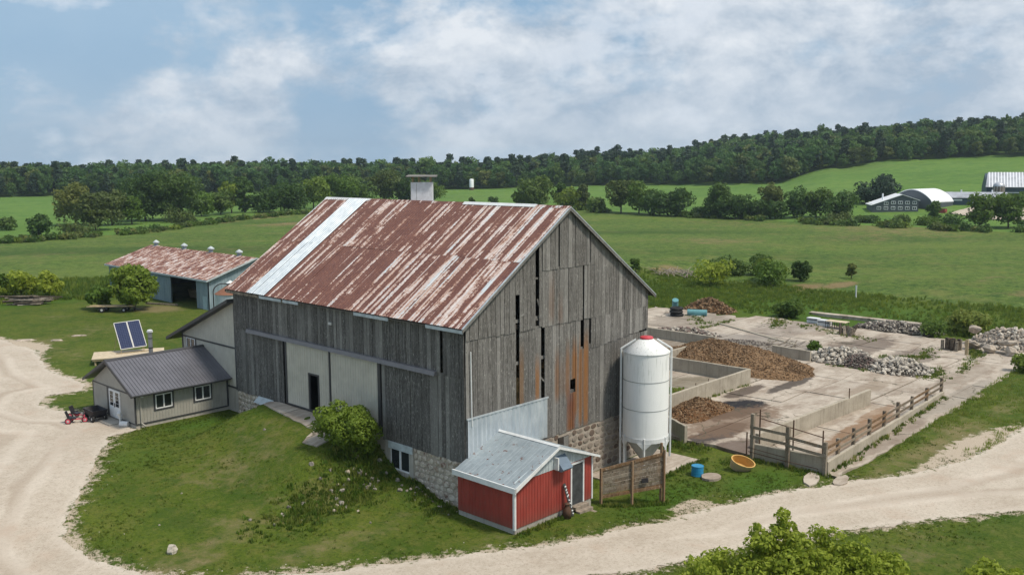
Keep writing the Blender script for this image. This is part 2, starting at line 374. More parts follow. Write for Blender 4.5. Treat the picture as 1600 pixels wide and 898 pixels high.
def f_conc(a, b, yard=False):
    def f(t):
        n = t.noise(t.pos, .8, 7, .65); f_ = t.noise(t.pos, 9, 5, .7)
        x, y, z = t.xyz(t.pos)
        streak = t.noise(t.comb(t.m('MULTIPLY', t.m('ADD', x, y), 4), 0, t.m('MULTIPLY', z, .4)), 1.0, 4, .6)
        c = t.mix(t.ramp(n, .3, .7), a, b); c = t.mix(t.ramp(t.rnd, 0, 1, 0, .28), c, tuple(q*.62 for q in b))
        c = t.mix(t.m('MULTIPLY', t.ramp(f_, .5, .8), .4), c, tuple(q*.55 for q in a))
        if yard:
            c = t.mix(t.m('MULTIPLY', t.ramp(t.noise(t.scl(t.pos, (.5, 1.2, 1)), .55, 7, .72), .46, .62), .7), c, (.215, .165, .125))
            for (px, py, rx, ry, col, am) in ((27.6, 1.1, 3.6, 1.7, (.022, .021, .024), 1), (22.0, -1.2, 3.6, 1.1, (.04, .033, .033), .9),
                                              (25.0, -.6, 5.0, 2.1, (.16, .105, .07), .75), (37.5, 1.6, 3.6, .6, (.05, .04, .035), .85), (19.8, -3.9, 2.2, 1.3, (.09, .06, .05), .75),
                                              (29.0, -7.8, 5.5, .9, (.20, .115, .06), .8), (24.0, -8.3, 3.0, .7, (.20, .13, .08), .6), (33.5, -6.9, 3.2, .5, (.23, .14, .08), .6),
                                              (56, 4, 7, 2.2, (.14, .11, .09), .8), (60, 14, 6, 3, (.20, .17, .15), .5), (52, 12, 3.5, 6, (.20, .18, .165), .6), (42, -9.6, 8, .8, (.22, .20, .17), .5),
                                              (28.0, -9.9, 6.0, .8, (.20, .16, .13), .6), (44, 18, 3, 7, (.17, .14, .11), .7), (58, 24, 6, 4, (.20, .17, .14), .6), (50, -7.5, 6, 1.2, (.24, .20, .16), .5), (40.5, -3.5, 4, .8, (.25, .20, .15), .6), (33, 3.2, 3, .7, (.07, .05, .04), .85), (54, -1.5, 5, 2, (.16, .13, .11), .7), (30, 8, 5, 2.5, (.15, .13, .09), .7)):
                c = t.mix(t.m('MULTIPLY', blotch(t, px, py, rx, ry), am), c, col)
            cr = t.vor(t.vm('ADD', t.pos, t.vm('SCALE', t.node('ShaderNodeTexNoise', {'Vector': t.pos, 'Scale': .7, 'Detail': 4.0}).outputs[1], 2.0)), .17, 'DISTANCE_TO_EDGE')
            crk = t.m('MULTIPLY', t.ramp(cr.outputs[0], .012, .004), t.ramp(t.noise(t.pos, .25, 2), .46, .56))
            c = t.mix(t.m('MULTIPLY', crk, .8), c, (.08, .075, .05))
        else: c = t.mix(t.m('MULTIPLY', t.ramp(streak, .5, .75), .55), c, tuple(q*.42 for q in a))
        return prin(t, c, .9, 0, t.m('ADD', n, t.m('MULTIPLY', f_, .3)), .35, .02, .2)
    return f
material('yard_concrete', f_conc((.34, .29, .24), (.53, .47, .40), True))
material('wall_concrete', f_conc((.30, .265, .21), (.46, .415, .34)))
material('smooth_concrete', f_conc((.36, .335, .30), (.45, .42, .375)))

# clean manufactured surfaces
plain('beige', (.50, .475, .415), .55, ns=1.2); plain('house_grey', (.35, .335, .30), .55, ns=1.2); plain('charcoal', (.055, .055, .06), .5)
plain('house_roof', (.13, .13, .15), .38, .1, var=.12, ns=.6, spec=.5)
plain('white_paint', (.66, .68, .69), .5); plain('white_vinyl', (.74, .75, .76), .45); plain('pale_blue_paint', (.47, .53, .56), .6, var=.15)
def f_red(t):
    n = t.noise(t.scl(t.pos, (2, 2, .6)), 1.3, 6, .6)
    c = t.mix(t.ramp(n, .3, .7), (.24, .034, .026), (.32, .055, .042))
    c = t.mix(t.m('MULTIPLY', t.ramp(t.noise(t.pos, 3, 7, .75), .5, .7), .45), c, (.19, .07, .055)); z_ = t.xyz(t.pos)[2]; c = t.mix(t.m('MULTIPLY', t.ramp(t.m('ADD', z_, t.m('MULTIPLY', t.noise(t.pos, 3, 5, .7), .8)), 1.15, .5), .5), c, (.16, .10, .075))
    return prin(t, c, .6, 0, n, .1)
material('barn_red', f_red)
def f_bluewall(t):
    x, y, z = t.xyz(t.pos); n = t.noise(t.scl(t.pos, (1, 1, .3)), 1.2, 6, .65)
    c = t.mix(t.ramp(n, .3, .7), (.17, .235, .275), (.28, .355, .40))
    c = t.mix(t.m('MULTIPLY', t.ramp(t.noise(t.pos, .5, 5, .6), .5, .7), .5), c, (.26, .30, .31))
    return prin(t, c, .55)
material('blue_tin', f_bluewall)
def f_silo(t):
    x, y, z = t.xyz(t.pos)
    c = t.mix(t.noise(t.pos, 1.0, 4), (.78, .80, .81), (.86, .87, .87))
    st = t.noise(t.comb(t.m('MULTIPLY', x, 9), t.m('MULTIPLY', y, 9), t.m('MULTIPLY', z, .7)), 1.0, 4, .7)
    top = t.ramp(z, 4.2, 6.0)
    c = t.mix(t.m('MULTIPLY', t.ramp(st, .54, .68), t.ramp(top, 0, 1, .12, .62)), c, (.26, .30, .27))
    return prin(t, c, .5, 0, None, spec=.4)
material('silo_white', f_silo)
plain('silo_grey', (.36, .38, .38), .6, 0); plain('red_plastic', (.55, .06, .08), .45); plain('black_rubber', (.018, .018, .019), .75)
plain('black_plastic', (.022, .021, .026), .5); plain('pink_plastic', (.62, .09, .13), .4); plain('pale_plastic', (.55, .55, .54), .5)
plain('blue_plastic', (.02, .22, .42), .45); plain('teal_plastic', (.12, .30, .33), .5); plain('tub_yellow', (.55, .33, .10), .5); plain('tub_cream', (.55, .42, .28), .6)
plain('rusty_steel', (.10, .055, .035), .8); plain('grey_steel', (.28, .29, .30), .45, .5); plain('dark_steel', (.05, .05, .05), .6)
plain('hood_blue', (.14, .19, .25), .5); plain('rust_orange', (.22, .10, .06), .8)
plain('farm_grey', (.085, .10, .115), .6); plain('farm_white', (.78, .80, .83), .45); plain('farm_roof', (.45, .47, .52), .45, .3, var=.25, ns=.3); plain('farm_blue', (.055, .085, .115), .6)
plain('log_wood', (.26, .22, .17), .9, var=.4, ns=4); plain('plank_tan', (.42, .33, .20), .85, var=.2); plain('deck_tan', (.55, .46, .33), .8, var=.15)
plain('brick_mix', (.24, .17, .15), .9, var=.5, ns=2.0)
material('glass', lambda t: prin(t, t.mix(t.noise(t.pos, .8, 3), (.012, .014, .016), (.035, .04, .045)), .06, 0, spec=.6))
def f_solar(t):
    u = t.node('ShaderNodeTexCoord').outputs['Object']
    b = t.node('ShaderNodeTexBrick', {'Vector': u, 'Color1': (.008, .016, .06, 1), 'Color2': (.012, .022, .075, 1), 'Mortar': (.04, .06, .12, 1), 'Scale': 1.0, 'Mortar Size': .012, 'Brick Width': .165, 'Row Height': .165}, offset=0.0)
    return prin(t, b.outputs[0], .45, 0, spec=.12)
material('solar_cell', f_solar)

def f_leaf(a, b, c_, sc=1.0, far=False, tr=.25):
    def f(t):
        if sc == 1.6: t.rnd = .2
        n = t.noise(t.pos, 1.1*sc, 4, .6); n2 = t.noise(t.pos, 7*sc, 2, .5)
        c = t.mix(t.ramp(n, .35, .65), a, b); c = t.mix(t.m('MULTIPLY', t.ramp(n2, .45, .7), .6), c, c_)
        c = t.mix(t.ramp(t.rnd, 0, 1, 0, .6), c, tuple(q*.5 for q in b)); c = t.mix(t.ramp(t.node('ShaderNodeTexWhiteNoise', {'W': t.m('MULTIPLY', t.rnd, 173.0)}, noise_dimensions='1D').outputs[0], .6, 1.0, 0, .6), c, (c_[0]*1.35, c_[1]*1.15, c_[2]))
        d = t.node('ShaderNodeBsdfPrincipled', {'Base Color': c, 'Roughness': .6, 'Specular IOR Level': .25})
        tl = t.node('ShaderNodeBsdfTranslucent', {0: t.mix(.5, c, c_)})
        return t.node('ShaderNodeMixShader', {0: tr, 1: d.outputs[0], 2: tl.outputs[0]}).outputs[0]
    return f
material('leaf_bright', f_leaf((.085, .155, .012), (.15, .24, .022), (.28, .37, .05), 1.6, tr=.4))
material('leaf_mid', f_leaf((.06, .125, .014), (.10, .18, .022), (.17, .25, .04), 1.0, tr=.35))
material('leaf_dark', f_leaf((.040, .094, .018), (.068, .134, .026), (.11, .185, .042), .4, tr=.35))
material('leaf_olive', f_leaf((.065, .10, .022), (.10, .14, .034), (.15, .19, .05), .4, tr=.3))
material('leaf_forest', f_leaf((.044, .108, .030), (.076, .165, .042), (.115, .215, .056), .12, tr=.4))
material('leaf_pine', f_leaf((.022, .05, .026), (.032, .066, .032), (.045, .085, .04), .4, tr=.2))
material('grass_blade', f_leaf((.14, .23, .028), (.19, .28, .038), (.27, .34, .07), .1, tr=.55))
material('grass_dark', f_leaf((.10, .19, .035), (.145, .235, .045), (.21, .28, .065), .1, tr=.55))
material('grass_pale', f_leaf((.17, .24, .04), (.23, .29, .055), (.32, .34, .10), .2, tr=.5))
material('leaf_bush', f_leaf((.06, .125, .014), (.10, .185, .022), (.19, .29, .045), 1.6, tr=.4))
material('lawn_blade', f_leaf((.055, .11, .012), (.085, .14, .018), (.13, .17, .03), .3, tr=.35))
plain('bark', (.10, .08, .06), .95, var=.4)
plain('dead_wood', (.30, .26, .22), .95, var=.3)

# ------------------------------------------------------------------ ground
def f_ground(t):
    P = t.pos; crop, dry, lush, grav, far = (attr(t, n) for n in ('crop', 'dry', 'lush', 'grav', 'far'))
    x, y, z = t.xyz(P)
    a = t.noise(P, .16, 6, .62); b = t.noise(P, 1.1, 6, .7); c3 = t.noise(P, 7.0, 5, .75); c4 = t.noise(P, 26.0, 3, .7)
    lawn = t.mix(t.ramp(a, .36, .64), (.042, .080, .007), (.092, .122, .014))
    lawn = t.mix(t.m('MULTIPLY', t.ramp(b, .46, .60), .6), lawn, (.125, .125, .030))
    lawn = t.mix(t.m('MULTIPLY', t.ramp(c3, .46, .60), .7), lawn, (.026, .055, .006)); c6 = t.noise(P, 3.0, 7, .85); lawn = t.mix(t.ramp(c6, .53, .62, 0, .5), lawn, (.13, .15, .04)); lawn = t.mix(t.ramp(t.noise(P, .4, 6, .75), .52, .62, 0, .6), lawn, (.026, .062, .007))
    lawn = t.mix(t.ramp(c4, .5, .75, 0, .45), lawn, (.13, .15, .035))
    d = t.m('ADD', dry, t.m('MULTIPLY', t.m('SUBTRACT', t.noise(P, .9, 8, .78), .50), 2.4))
    lawn = t.mix(t.m('MULTIPLY', t.ramp(d, .25, .9), .85), lawn, t.mix(t.ramp(c3, .35, .65), (.155, .125, .055), (.24, .20, .11)))
    lawn = t.mix(t.m('MULTIPLY', t.ramp(t.m('ADD', lush, t.m('MULTIPLY', t.m('SUBTRACT', b, .5), 1.2)), .35, .9), .8), lawn, t.mix(t.ramp(c3, .4, .65), (.036, .085, .010), (.068, .135, .016)))
    # crop rows
    rowdir = t.m('ADD', t.m('MULTIPLY', x, .42), t.m('MULTIPLY', y, .91))
    rows = t.m('SINE', t.m('ADD', t.m('MULTIPLY', rowdir, 8.2), t.m('MULTIPLY', b, 3.0)))
    leafy = t.noise(P, 3.2, 6, .78); patch = t.noise(t.scl(P, (.5, 1, 1)), .045, 6, .6)
    cr = t.mix(t.ramp(patch, .38, .6), (.036, .088, .012), (.066, .132, .020))
    cr = t.mix(t.m('MULTIPLY', t.ramp(leafy, .44, .6), .75), cr, (.10, .175, .030))
    cr = t.mix(t.m('MULTIPLY', t.ramp(t.m('ADD', c3, t.m('MULTIPLY', rows, .16)), .48, .64), .75), cr, (.036, .048, .018))
    mid = t.noise(t.scl(P, (1, 1, .1)), .55, 8, .82); mid2 = t.noise(P, .13, 6, .7)
    cr = t.mix(t.ramp(mid, .46, .58, 0, .7), cr, (.118, .160, .032)); cr = t.mix(t.ramp(mid, .50, .40, 0, .85), cr, (.026, .056, .012))
    spk = t.ramp(t.noise(P, 1.25, 3, .9), .56, .62); cr = t.mix(t.m('MULTIPLY', spk, .7), cr, (.16, .22, .06))
    cr = t.mix(t.ramp(mid2, .50, .68, 0, .6), cr, (.155, .155, .050))
    band = t.noise(t.comb(t.m('MULTIPLY', t.m('ADD', x, y), .7), t.m('MULTIPLY', t.m('SUBTRACT', x, y), .12), 0), .035, 4, .6); cr = t.mix(t.ramp(band, .48, .36, 0, .6), cr, (.030, .066, .012)); cr = t.mix(t.ramp(band, .52, .66, 0, .55), cr, (.120, .160, .036))
    soil = t.mix(t.ramp(leafy, .4, .7), (.17, .115, .06), (.29, .215, .125))
    cr = t.mix(t.m('MULTIPLY', t.ramp(t.m('ADD', dry, t.m('MULTIPLY', t.m('SUBTRACT', t.noise(P, .35, 7, .75), .5), 2.2)), .3, .9), .8), cr, soil)
    tram = t.ramp(t.m('ABSOLUTE', t.m('SUBTRACT', t.m('FRACT', t.m('ADD', t.m('MULTIPLY', rowdir, .042), t.m('MULTIPLY', a, .05))), .5)), .47, .5)
    cr = t.mix(t.m('MULTIPLY', tram, .3), cr, (.13, .12, .055))
    ff = t.mix(t.ramp(t.noise(t.scl(P, (1, 1, .1)), .012, 5, .6), .35, .65), (.070, .155, .026), (.110, .200, .038))
    ff = t.mix(t.m('MULTIPLY', t.ramp(t.noise(t.comb(t.m('MULTIPLY', rowdir, .5), 0, 0), .35, 4, .7), .42, .62), .35), ff, (.055, .10, .022))
    ff = t.mix(t.m('MULTIPLY', t.ramp(t.noise(P, .02, 5, .6), .55, .75), .4), ff, (.105, .13, .045))
    ff = t.mix(t.ramp(t.noise(P, .28, 8, .8), .44, .60, 0, .5), ff, (.15, .22, .055)); ff = t.mix(t.ramp(t.noise(P, .07, 6, .7), .50, .38, 0, .5), ff, (.060, .125, .028))
    c = t.mix(t.ramp(t.m('ADD', crop, t.m('MULTIPLY', t.m('SUBTRACT', b, .5), .6)), .4, .6), lawn, cr)
    c = t.mix(t.ramp(far, .4, .6), c, ff)
    # stony spill beside the gravel
    g = t.m('ADD', grav, t.m('MULTIPLY', t.m('SUBTRACT', t.noise(P, 1.5, 8, .8), .5), 1.7))
    gc = t.mix(t.ramp(c4, .35, .65), (.33, .27, .20), (.50, .43, .35))
    c = t.mix(t.ramp(g, .62, .74), c, gc)
    hgt = t.m('ADD', t.m('MULTIPLY', c3, .6), t.m('MULTIPLY', c4, .5))
    hgt = t.m('ADD', hgt, t.m('MULTIPLY', t.m('MULTIPLY', leafy, crop), 1.2))
    return prin(t, c, .95, 0, hgt, .75, .07, .12)
material('ground', f_ground)
def f_gravel(t):
    P = t.pos; sdf = attr(t, 'edge'); x, y, z = t.xyz(P)
    a = t.noise(P, .22, 6, .6); b = t.noise(P, 2.0, 6, .72); c3 = t.noise(P, 14.0, 4, .8); c5 = t.noise(P, 38.0, 2, .8)
    c = t.mix(t.ramp(a, .35, .65), (.385, .33, .265), (.49, .435, .365))
    c = t.mix(t.m('MULTIPLY', t.ramp(b, .42, .68), .5), c, (.57, .505, .435))
    c = t.mix(t.m('MULTIPLY', t.ramp(c3, .52, .72), .5), c, (.27, .215, .165))
    c7 = t.noise(P, 6.0, 7, .85); c = t.mix(t.ramp(c7, .50, .38, 0, .65), c, (.27, .22, .175)); c = t.mix(t.m('MULTIPLY', t.ramp(c5, .55, .75), .45), c, (.68, .63, .57))
    # wheel-worn paler bands that follow the drive
    rut = t.m('SINE', t.m('ADD', t.m('MULTIPLY', sdf, 1.9), t.m('MULTIPLY', t.noise(P, .12, 3), 5))); c = t.mix(t.m('MULTIPLY', t.ramp(rut, .55, .95), .45), c, (.31, .25, .195))
    trk = t.m('SINE', t.m('ADD', t.m('MULTIPLY', sdf, 2.6), t.m('MULTIPLY', a, 3)))
    c = t.mix(t.m('MULTIPLY', t.ramp(trk, .2, 1), .28), c, (.63, .57, .50))
    c = t.mix(t.m('MULTIPLY', t.ramp(t.noise(P, .5, 5, .6), .55, .72), .4), c, (.37, .27, .20))
    e = t.m('ADD', t.m('MULTIPLY', sdf, -.75), t.m('MULTIPLY', t.m('SUBTRACT', t.noise(P, 1.8, 8, .8), .5), 3.2))
    c = t.mix(t.ramp(e, .02, .22), c, t.mix(b, (.05, .078, .014), (.105, .11, .035)))
    return prin(t, c, .95, 0, t.m('ADD', c3, t.m('MULTIPLY', b, .5)), .6, .04, .15)
material('gravel', f_gravel)

DRIVE = [(-60, 74), (-4, 74), (-1.5, 63), (-1.3, 53), (-3.6, 44), (-3.4, 37), (-4.6, 35), (-6.8, 35.6), (-8.2, 33), (-7.9, 30.6), (-6.45, 28.6), (-6.4, 22.6), (-8.1, 22.3),
         (-9.6, 19.8), (-11.6, 16.6), (-13.2, 14.1), (-14.8, 11.7), (-15.5, 10), (-15.3, 7.4), (-14.4, 4.6), (-12.3, 2.0), (-9.1, -.4), (-6.8, -1.8), (-3.4, -3.9), (-.2, -5.8), (1.8, -6.7), (5.1, -7.3),
         (9.4, -7.9), (13.6, -9.3), (19, -11.9), (22, -13.6), (26.2, -14.9), (32, -15.5), (38, -15.6), (46, -17), (60, -22), (60, -60), (34, -38), (26, -25), (20.2, -19.9), (15.7, -16.8), (10.9, -14), (5.1, -12.1), (.2, -10.4),
         (-4, -7.6), (-9, -4.0), (-13, -1.4), (-17.5, -1.2), (-24, -5), (-60, -8)]
LAWN_ISLE = [(-6.9, 35.2), (-3.3, 36.4), (-4.6, 30.5), (-6.2, 29.0), (-7.7, 31)]
SLABX = (17.6, 67.0)
YARD = [(9.2, -3.4), (16.4, -3.5), (16.6, -4.6), (18.6, -5.6), (18.4, -10.9), (23, -11.1), (38, -10.5), (54, -9.9), (67, -9.4), (67.5, 2), (73, 4), (73, 14), (68.5, 18), (66, 26), (63.5, 33.5), (45, 34), (45, 16), (15, 16), (15, -.1), (9.2, -.1)]
def dry_mask(x, y):
    r = np.zeros_like(x)
    for (cx, cy, rx, ry, am) in ((-6, 12, 3.5, 3.0, .45), (-8, 6, 3.5, 2, .40), (-3.5, 13, 2, 3, .35), (-11, 5.2, 3, .9, .6), (-13.2, 4.2, 2.2, .8, .7), (-7, 1.5, 5, 1.2, .45), (-4.5, 5.8, 1.6, 1.5, .55), (-1, -3.4, 2.5, .8, .35),
                                 (4.5, -15, 4, 1.2, .4), (22, -12.2, 4, 1.0, .55), (28, -12.8, 6, 1.4, .75), (33, -13, 5, 2.2, .65), (10.0, -6.8, 1.6, .7, .6), (12, -18, 5, 2, .3),
                                 (-1, 57, 4, 3, .7), (4, 58, 3, 1, .5), (7, 71, 1.5, 1.5, .5), (8, 60, 5, 4, .35), (-3.4, 36.5, 2.0, 1.0, .8), (0, 50, 2, 5, .4), (17, 68, 3, 3.5, 1.0),
                                 (151, 77, 14, 13, .55), (186, 58, 22, 12, .45), (150, 85, 20, 8, .35), (92, 27, 5.5, 2.2, 1.2), (97, 24, 5, 2, 1.1), (210, 62, 20, 25, .55), (230, 70, 8, 22, .7), (205, 100, 12, 30, .4), (118, 10, 12, 3, .4), (104, 2, 6, 2.5, .55),
                                 (115, 192, 14, 8, .7), (89, 211, 10, 4, .9), (98, 214, 16, 6, .8), (60, 205, 26, 5, .75), (120, 222, 20, 8, .6), (30, 150, 20, 8, .35), (60, 130, 18, 10, .4), (45, 118, 10, 6, .4), (94, 52, 5, 3, .8), (100, 46, 5, 2, .6), (42, -13, 5, 1.0, .5)):
        r = np.maximum(r, am*np.clip(1.35-np.hypot((x-cx)/rx, (y-cy)/ry), 0, 1))
    return r
def lush_mask(x, y):
    r = np.zeros_like(x)
    for (cx, cy, rx, ry, am) in ((9, -5.6, 5.5, 1.8, 1), (15, -8.0, 3.5, 2.0, 1.1), (-3, 21, 3.5, 2, .9), (-4, 18.5, 4, 1.5, .7), (-9, 17, 3, 3, .6), (-.5, 3.2, 1.6, 2.4, .5), (0, 40, 5, 6, .6), (60, -13, 12, 2.5, .6),
                                 (75, 14, 16, 26, .9), (72, 45, 18, 14, .9), (8, 84, 22, 5, .9), (15, 100, 30, 9, .5), (20, -19, 6, 3, .5), (12, 62, 6, 6, .35), (3, -17, 5, 3, .4)):
        r = np.maximum(r, am*np.clip(1.3-np.hypot((x-cx)/rx, (y-cy)/ry), 0, 1))
    return r
az = np.concatenate([np.arange(-34, 34, .16), np.arange(34, 326, 3.0)])
rr = [0.5]
while rr[-1] < 2600:
    r = rr[-1]; rr.append(r+max(.35, r*.0105) if 30 < r < 1000 else r*1.12+.3)
rr = np.array(rr); ang = np.radians(az+46.58)
RR, AA = np.meshgrid(rr, ang, indexing='ij')
GX = CX+RR*np.sin(AA); GY = CY+RR*np.cos(AA); GZ = H(GX, GY)
sd_dr = np.minimum(sdpoly(GX, GY, DRIVE), 1e9); sd_y = sdpoly(GX, GY, YARD)
nf = fbm(GX, GY, .35, 4)
GZ = GZ+.10*fbm(GX, GY, .5, 3)*(RR > 20)*sst(.2, 2, np.abs(sd_dr+.8)*(sd_dr < 0)+sd_dr*(sd_dr >= 0))
GZ = GZ-.09*sst(-1.0, -1.9, sd_dr)-.16*sst(0, -.4, sd_y)
inside_b = ((GX > .3) & (GX < 15) & (GY > .3) & (GY < 21.2)); GZ = GZ-np.where(inside_b, .4, 0)
crop = np.maximum(sst(-1.5, 1.5, GX-90+.02*(GY-20)+3*nf), sst(-2, 2, GY-104+.9*(GX-20)*.55*(GX > 20)+3*nf))*(RR > 60)
crop = np.maximum(crop, sst(-2, 2, GY-(122-.75*GX)+4*nf)*(GX < 60)*(GY > 60))
aview = (np.degrees(AA)-46.58+180) % 360-180
d_row = np.interp(aview, [-29, -22, -15, -9, 4, 8.6, 12.6, 17.6, 22, 29], [236, 250, 300, 330, 325, 302, 293, 276, 268, 262])
far = sst(-2, 2, RR-d_row-2+6*nf)
at = {'crop': crop.ravel(), 'dry': dry_mask(GX, GY).ravel(), 'lush': lush_mask(GX, GY).ravel(),
      'grav': (1.0-np.clip((sd_dr-.1)/2.2, 0, 1)*1.1).ravel()*(sd_dr < 4).ravel()*.75+np.maximum(0, 1.15-np.hypot((GX-30)/7, (GY+14.2)/2.6)).ravel()*.75+np.maximum(0, 1.15-np.hypot((GX-9.2)/1.6, (GY+7.0)/1.0)).ravel()*.8+np.maximum(0, 1.1-np.hypot((GX+1)/4.5, (GY-56)/4.5)).ravel()*.7, 'far': far.ravel()}
V = np.stack([GX, GY, GZ], -1).reshape(-1, 3); na = len(az); nr = len(rr)
ii, jj = np.meshgrid(np.arange(nr-1), np.arange(na), indexing='ij'); j2 = (jj+1) % na
F = np.stack([ii*na+jj, ii*na+j2, (ii+1)*na+j2, (ii+1)*na+jj], -1).reshape(-1, 4)[:, ::-1]
fc = crop.ravel()[F].mean(1); ff_ = far.ravel()[F].mean(1)
def submesh(name, sel, **tg):
    Fs = F[sel]; u, inv = np.unique(Fs, return_inverse=True)
    return link(name, npmesh(name, V[u], inv.reshape(Fs.shape), MATS['ground'], {k_: v[u] for k_, v in at.items()}, True), **tg)
submesh('ground', (fc < .5) & (ff_ < .5), kind='structure')
submesh('crop_field', (fc >= .5) & (ff_ < .5), kind='structure')
submesh('far_field', ff_ >= .5, kind='structure')

def clipped_sheet(name, sdf, bbox, cell, lift, mat, attrs, **tg):
    """a sheet on the terrain cut along sdf = 0 (negative inside)"""
    x0, x1, y0, y1 = bbox; xs = np.arange(x0, x1+cell, cell); ys = np.arange(y0, y1+cell, cell)
    X, Y = np.meshgrid(xs, ys, indexing='ij'); S = sdf(X, Y); n = len(ys)
    P = np.stack([X, Y, H(X, Y)+lift], -1).reshape(-1, 3); s = S.ravel()
    I, J = np.meshgrid(np.arange(len(xs)-1), np.arange(n-1), indexing='ij'); a = (I*n+J).ravel(); b = a+n; c = b+1; d = a+1
    T = np.concatenate([np.stack([a, b, c], -1), np.stack([a, c, d], -1)]); ins = s[T] < 0; cnt = ins.sum(1)
    full = T[cnt == 3]; verts = list(map(tuple, P)); tris = [tuple(q) for q in full]; cache = {}
    def cut(p, q):
        k_ = (min(p, q), max(p, q))
        if k_ not in cache:
            tt = s[p]/(s[p]-s[q]); cache[k_] = len(verts); verts.append(tuple(P[p]+(P[q]-P[p])*tt))
        return cache[k_]
    for q in T[(cnt == 1) | (cnt == 2)]:
        m_ = [s[i] < 0 for i in q]
        poly = []
        for i in range(3):
            p_, q_ = q[i], q[(i+1) % 3]
            if s[p_] < 0: poly.append(p_)
            if (s[p_] < 0) != (s[q_] < 0): poly.append(cut(p_, q_))
        for i in range(1, len(poly)-1): tris.append((poly[0], poly[i], poly[i+1]))
    Tn = np.array(tris); Vn = np.array(verts); u, inv = np.unique(Tn, return_inverse=True); Vn = Vn[u]
    return link(name, npmesh(name, Vn, inv.reshape(Tn.shape), mat, {k_: f_(Vn[:, 0], Vn[:, 1]) for k_, f_ in attrs.items()}, True), **tg)
def dr_sdf(x, y):
    s = sdpoly(x, y, DRIVE)
    return s+.9*fbm(x, y, .8, 4)+.35*fbm(x+50, y, 3.5, 2)
clipped_sheet('gravel_drive', dr_sdf, (-52, 58, -50, 74), .27, .022, MATS['gravel'], {'edge': lambda x, y: -sdpoly(x, y, DRIVE)}, kind='structure')
FARLOT = [(262, 64), (278, 64), (292, 52), (330, 30), (300, 22), (262, 40), (255, 52)]

# ------------------------------------------------------------------ concrete yard: slabs with grassy joints
yard = tag(bpy.data.objects.new('concrete_yard', None), kind='structure'); COL.objects.link(yard); yard.location = (17, -10, -.5)
def slabs(x0, x1, y0, y1, nx, ny, jx=.15, drop=0.0, ragged=(0, 0, 0, 0), skip=()):
    """ragged: extra wobble on the west, east, south and north outer edges"""
    gx = [[x0+(x1-x0)*i/nx+(R_.uniform(-jx, jx) if 0 < i < nx else 0) for j in range(ny+1)] for i in range(nx+1)]
    gy = [[y0+(y1-y0)*j/ny+(R_.uniform(-jx, jx) if 0 < j < ny else 0) for j in range(ny+1)] for i in range(nx+1)]
    for i in range(nx):
        for j in range(ny):
            if (i, j) in skip: continue
            c = [(gx[a][b], gy[a][b]) for a, b in ((i, j), (i+1, j), (i+1, j+1), (i, j+1))]
            rag = [ragged[2] if j == 0 else 0, ragged[1] if i == nx-1 else 0, ragged[3] if j == ny-1 else 0, ragged[0] if i == 0 else 0]
            cx = sum(q[0] for q in c)/4; cy = sum(q[1] for q in c)/4; poly = []
            for e in range(4):
                p, q = c[e], c[(e+1) % 4]; L = math.dist(p, q); n = max(2, int(L/.8)); nxn, nyn = (q[1]-p[1])/L, -(q[0]-p[0])/L
                for s_ in range(n):
                    t_ = s_/n; px, py = p[0]+(q[0]-p[0])*t_, p[1]+(q[1]-p[1])*t_
                    o = R_.uniform(-1, .25)*rag[e] if s_ else 0; o += R_.uniform(-.03, 0)
                    px += nxn*o; py += nyn*o
                    px += (cx-px)*.02/max(.5, abs(cx-px)+.01)*(1 if rag[e] == 0 else .3); py += (cy-py)*.02/max(.5, abs(cy-py)+.01)
                    poly.append((px, py))
            z = -.5+.02+R_.uniform(-.012, .012)-drop; tx, ty = R_.uniform(-.006, .006), R_.uniform(-.006, .006)
            m_ = MB(); n = len(poly)
            m_.add([(a, b, z-.2) for a, b in poly]+[(a, b, z+tx*(a-cx)+ty*(b-cy)) for a, b in poly], [tuple(range(n))[::-1], tuple(range(n, 2*n))]+[(q, (q+1) % n, n+(q+1) % n, n+q) for q in range(n)])
            m_.obj('slab', MATS['yard_concrete'], yard)
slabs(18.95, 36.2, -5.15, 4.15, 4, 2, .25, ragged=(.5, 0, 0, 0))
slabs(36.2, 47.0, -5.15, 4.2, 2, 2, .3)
slabs(18.95, 36.2, -9.0, -5.22, 4, 1, .1)
slabs(36.2, 47.0, -9.2, -5.22, 2, 1, .3)
slabs(22.0, 35.5, 4.35, 15, 3, 2, .2); slabs(35.7, 47, 4.3, 16, 2, 3, .3)
slabs(18.8, 47, -10.9, -9.06, 6, 1, .03, ragged=(.5, 0, .35, 0), drop=.03); slabs(47.05, 62, -10.4, -5.2, 3, 1, .2, ragged=(0, .5, .5, 0)); slabs(47.05, 66, -5.15, 4.2, 4, 2, .5, ragged=(0, .7, 0, 0))
slabs(47.15, 66.3, 4.25, 20.5, 4, 4, .5, ragged=(0, .9, 0, 0)); slabs(47.15, 64.5, 20.55, 33.4, 3, 3, .5, ragged=(0, 1.2, 0, .8)); slabs(40, 47.0, 16.1, 31, 1, 3, .2, ragged=(0, 0, 0, .8))
slabs(62.05, 71, -9.9, -5.2, 2, 1, .3, ragged=(0, .6, .5, 0))
slabs(9.3, 16.2, -3.35, -.12, 1, 1, 0, ragged=(0, .15, .15, 0))
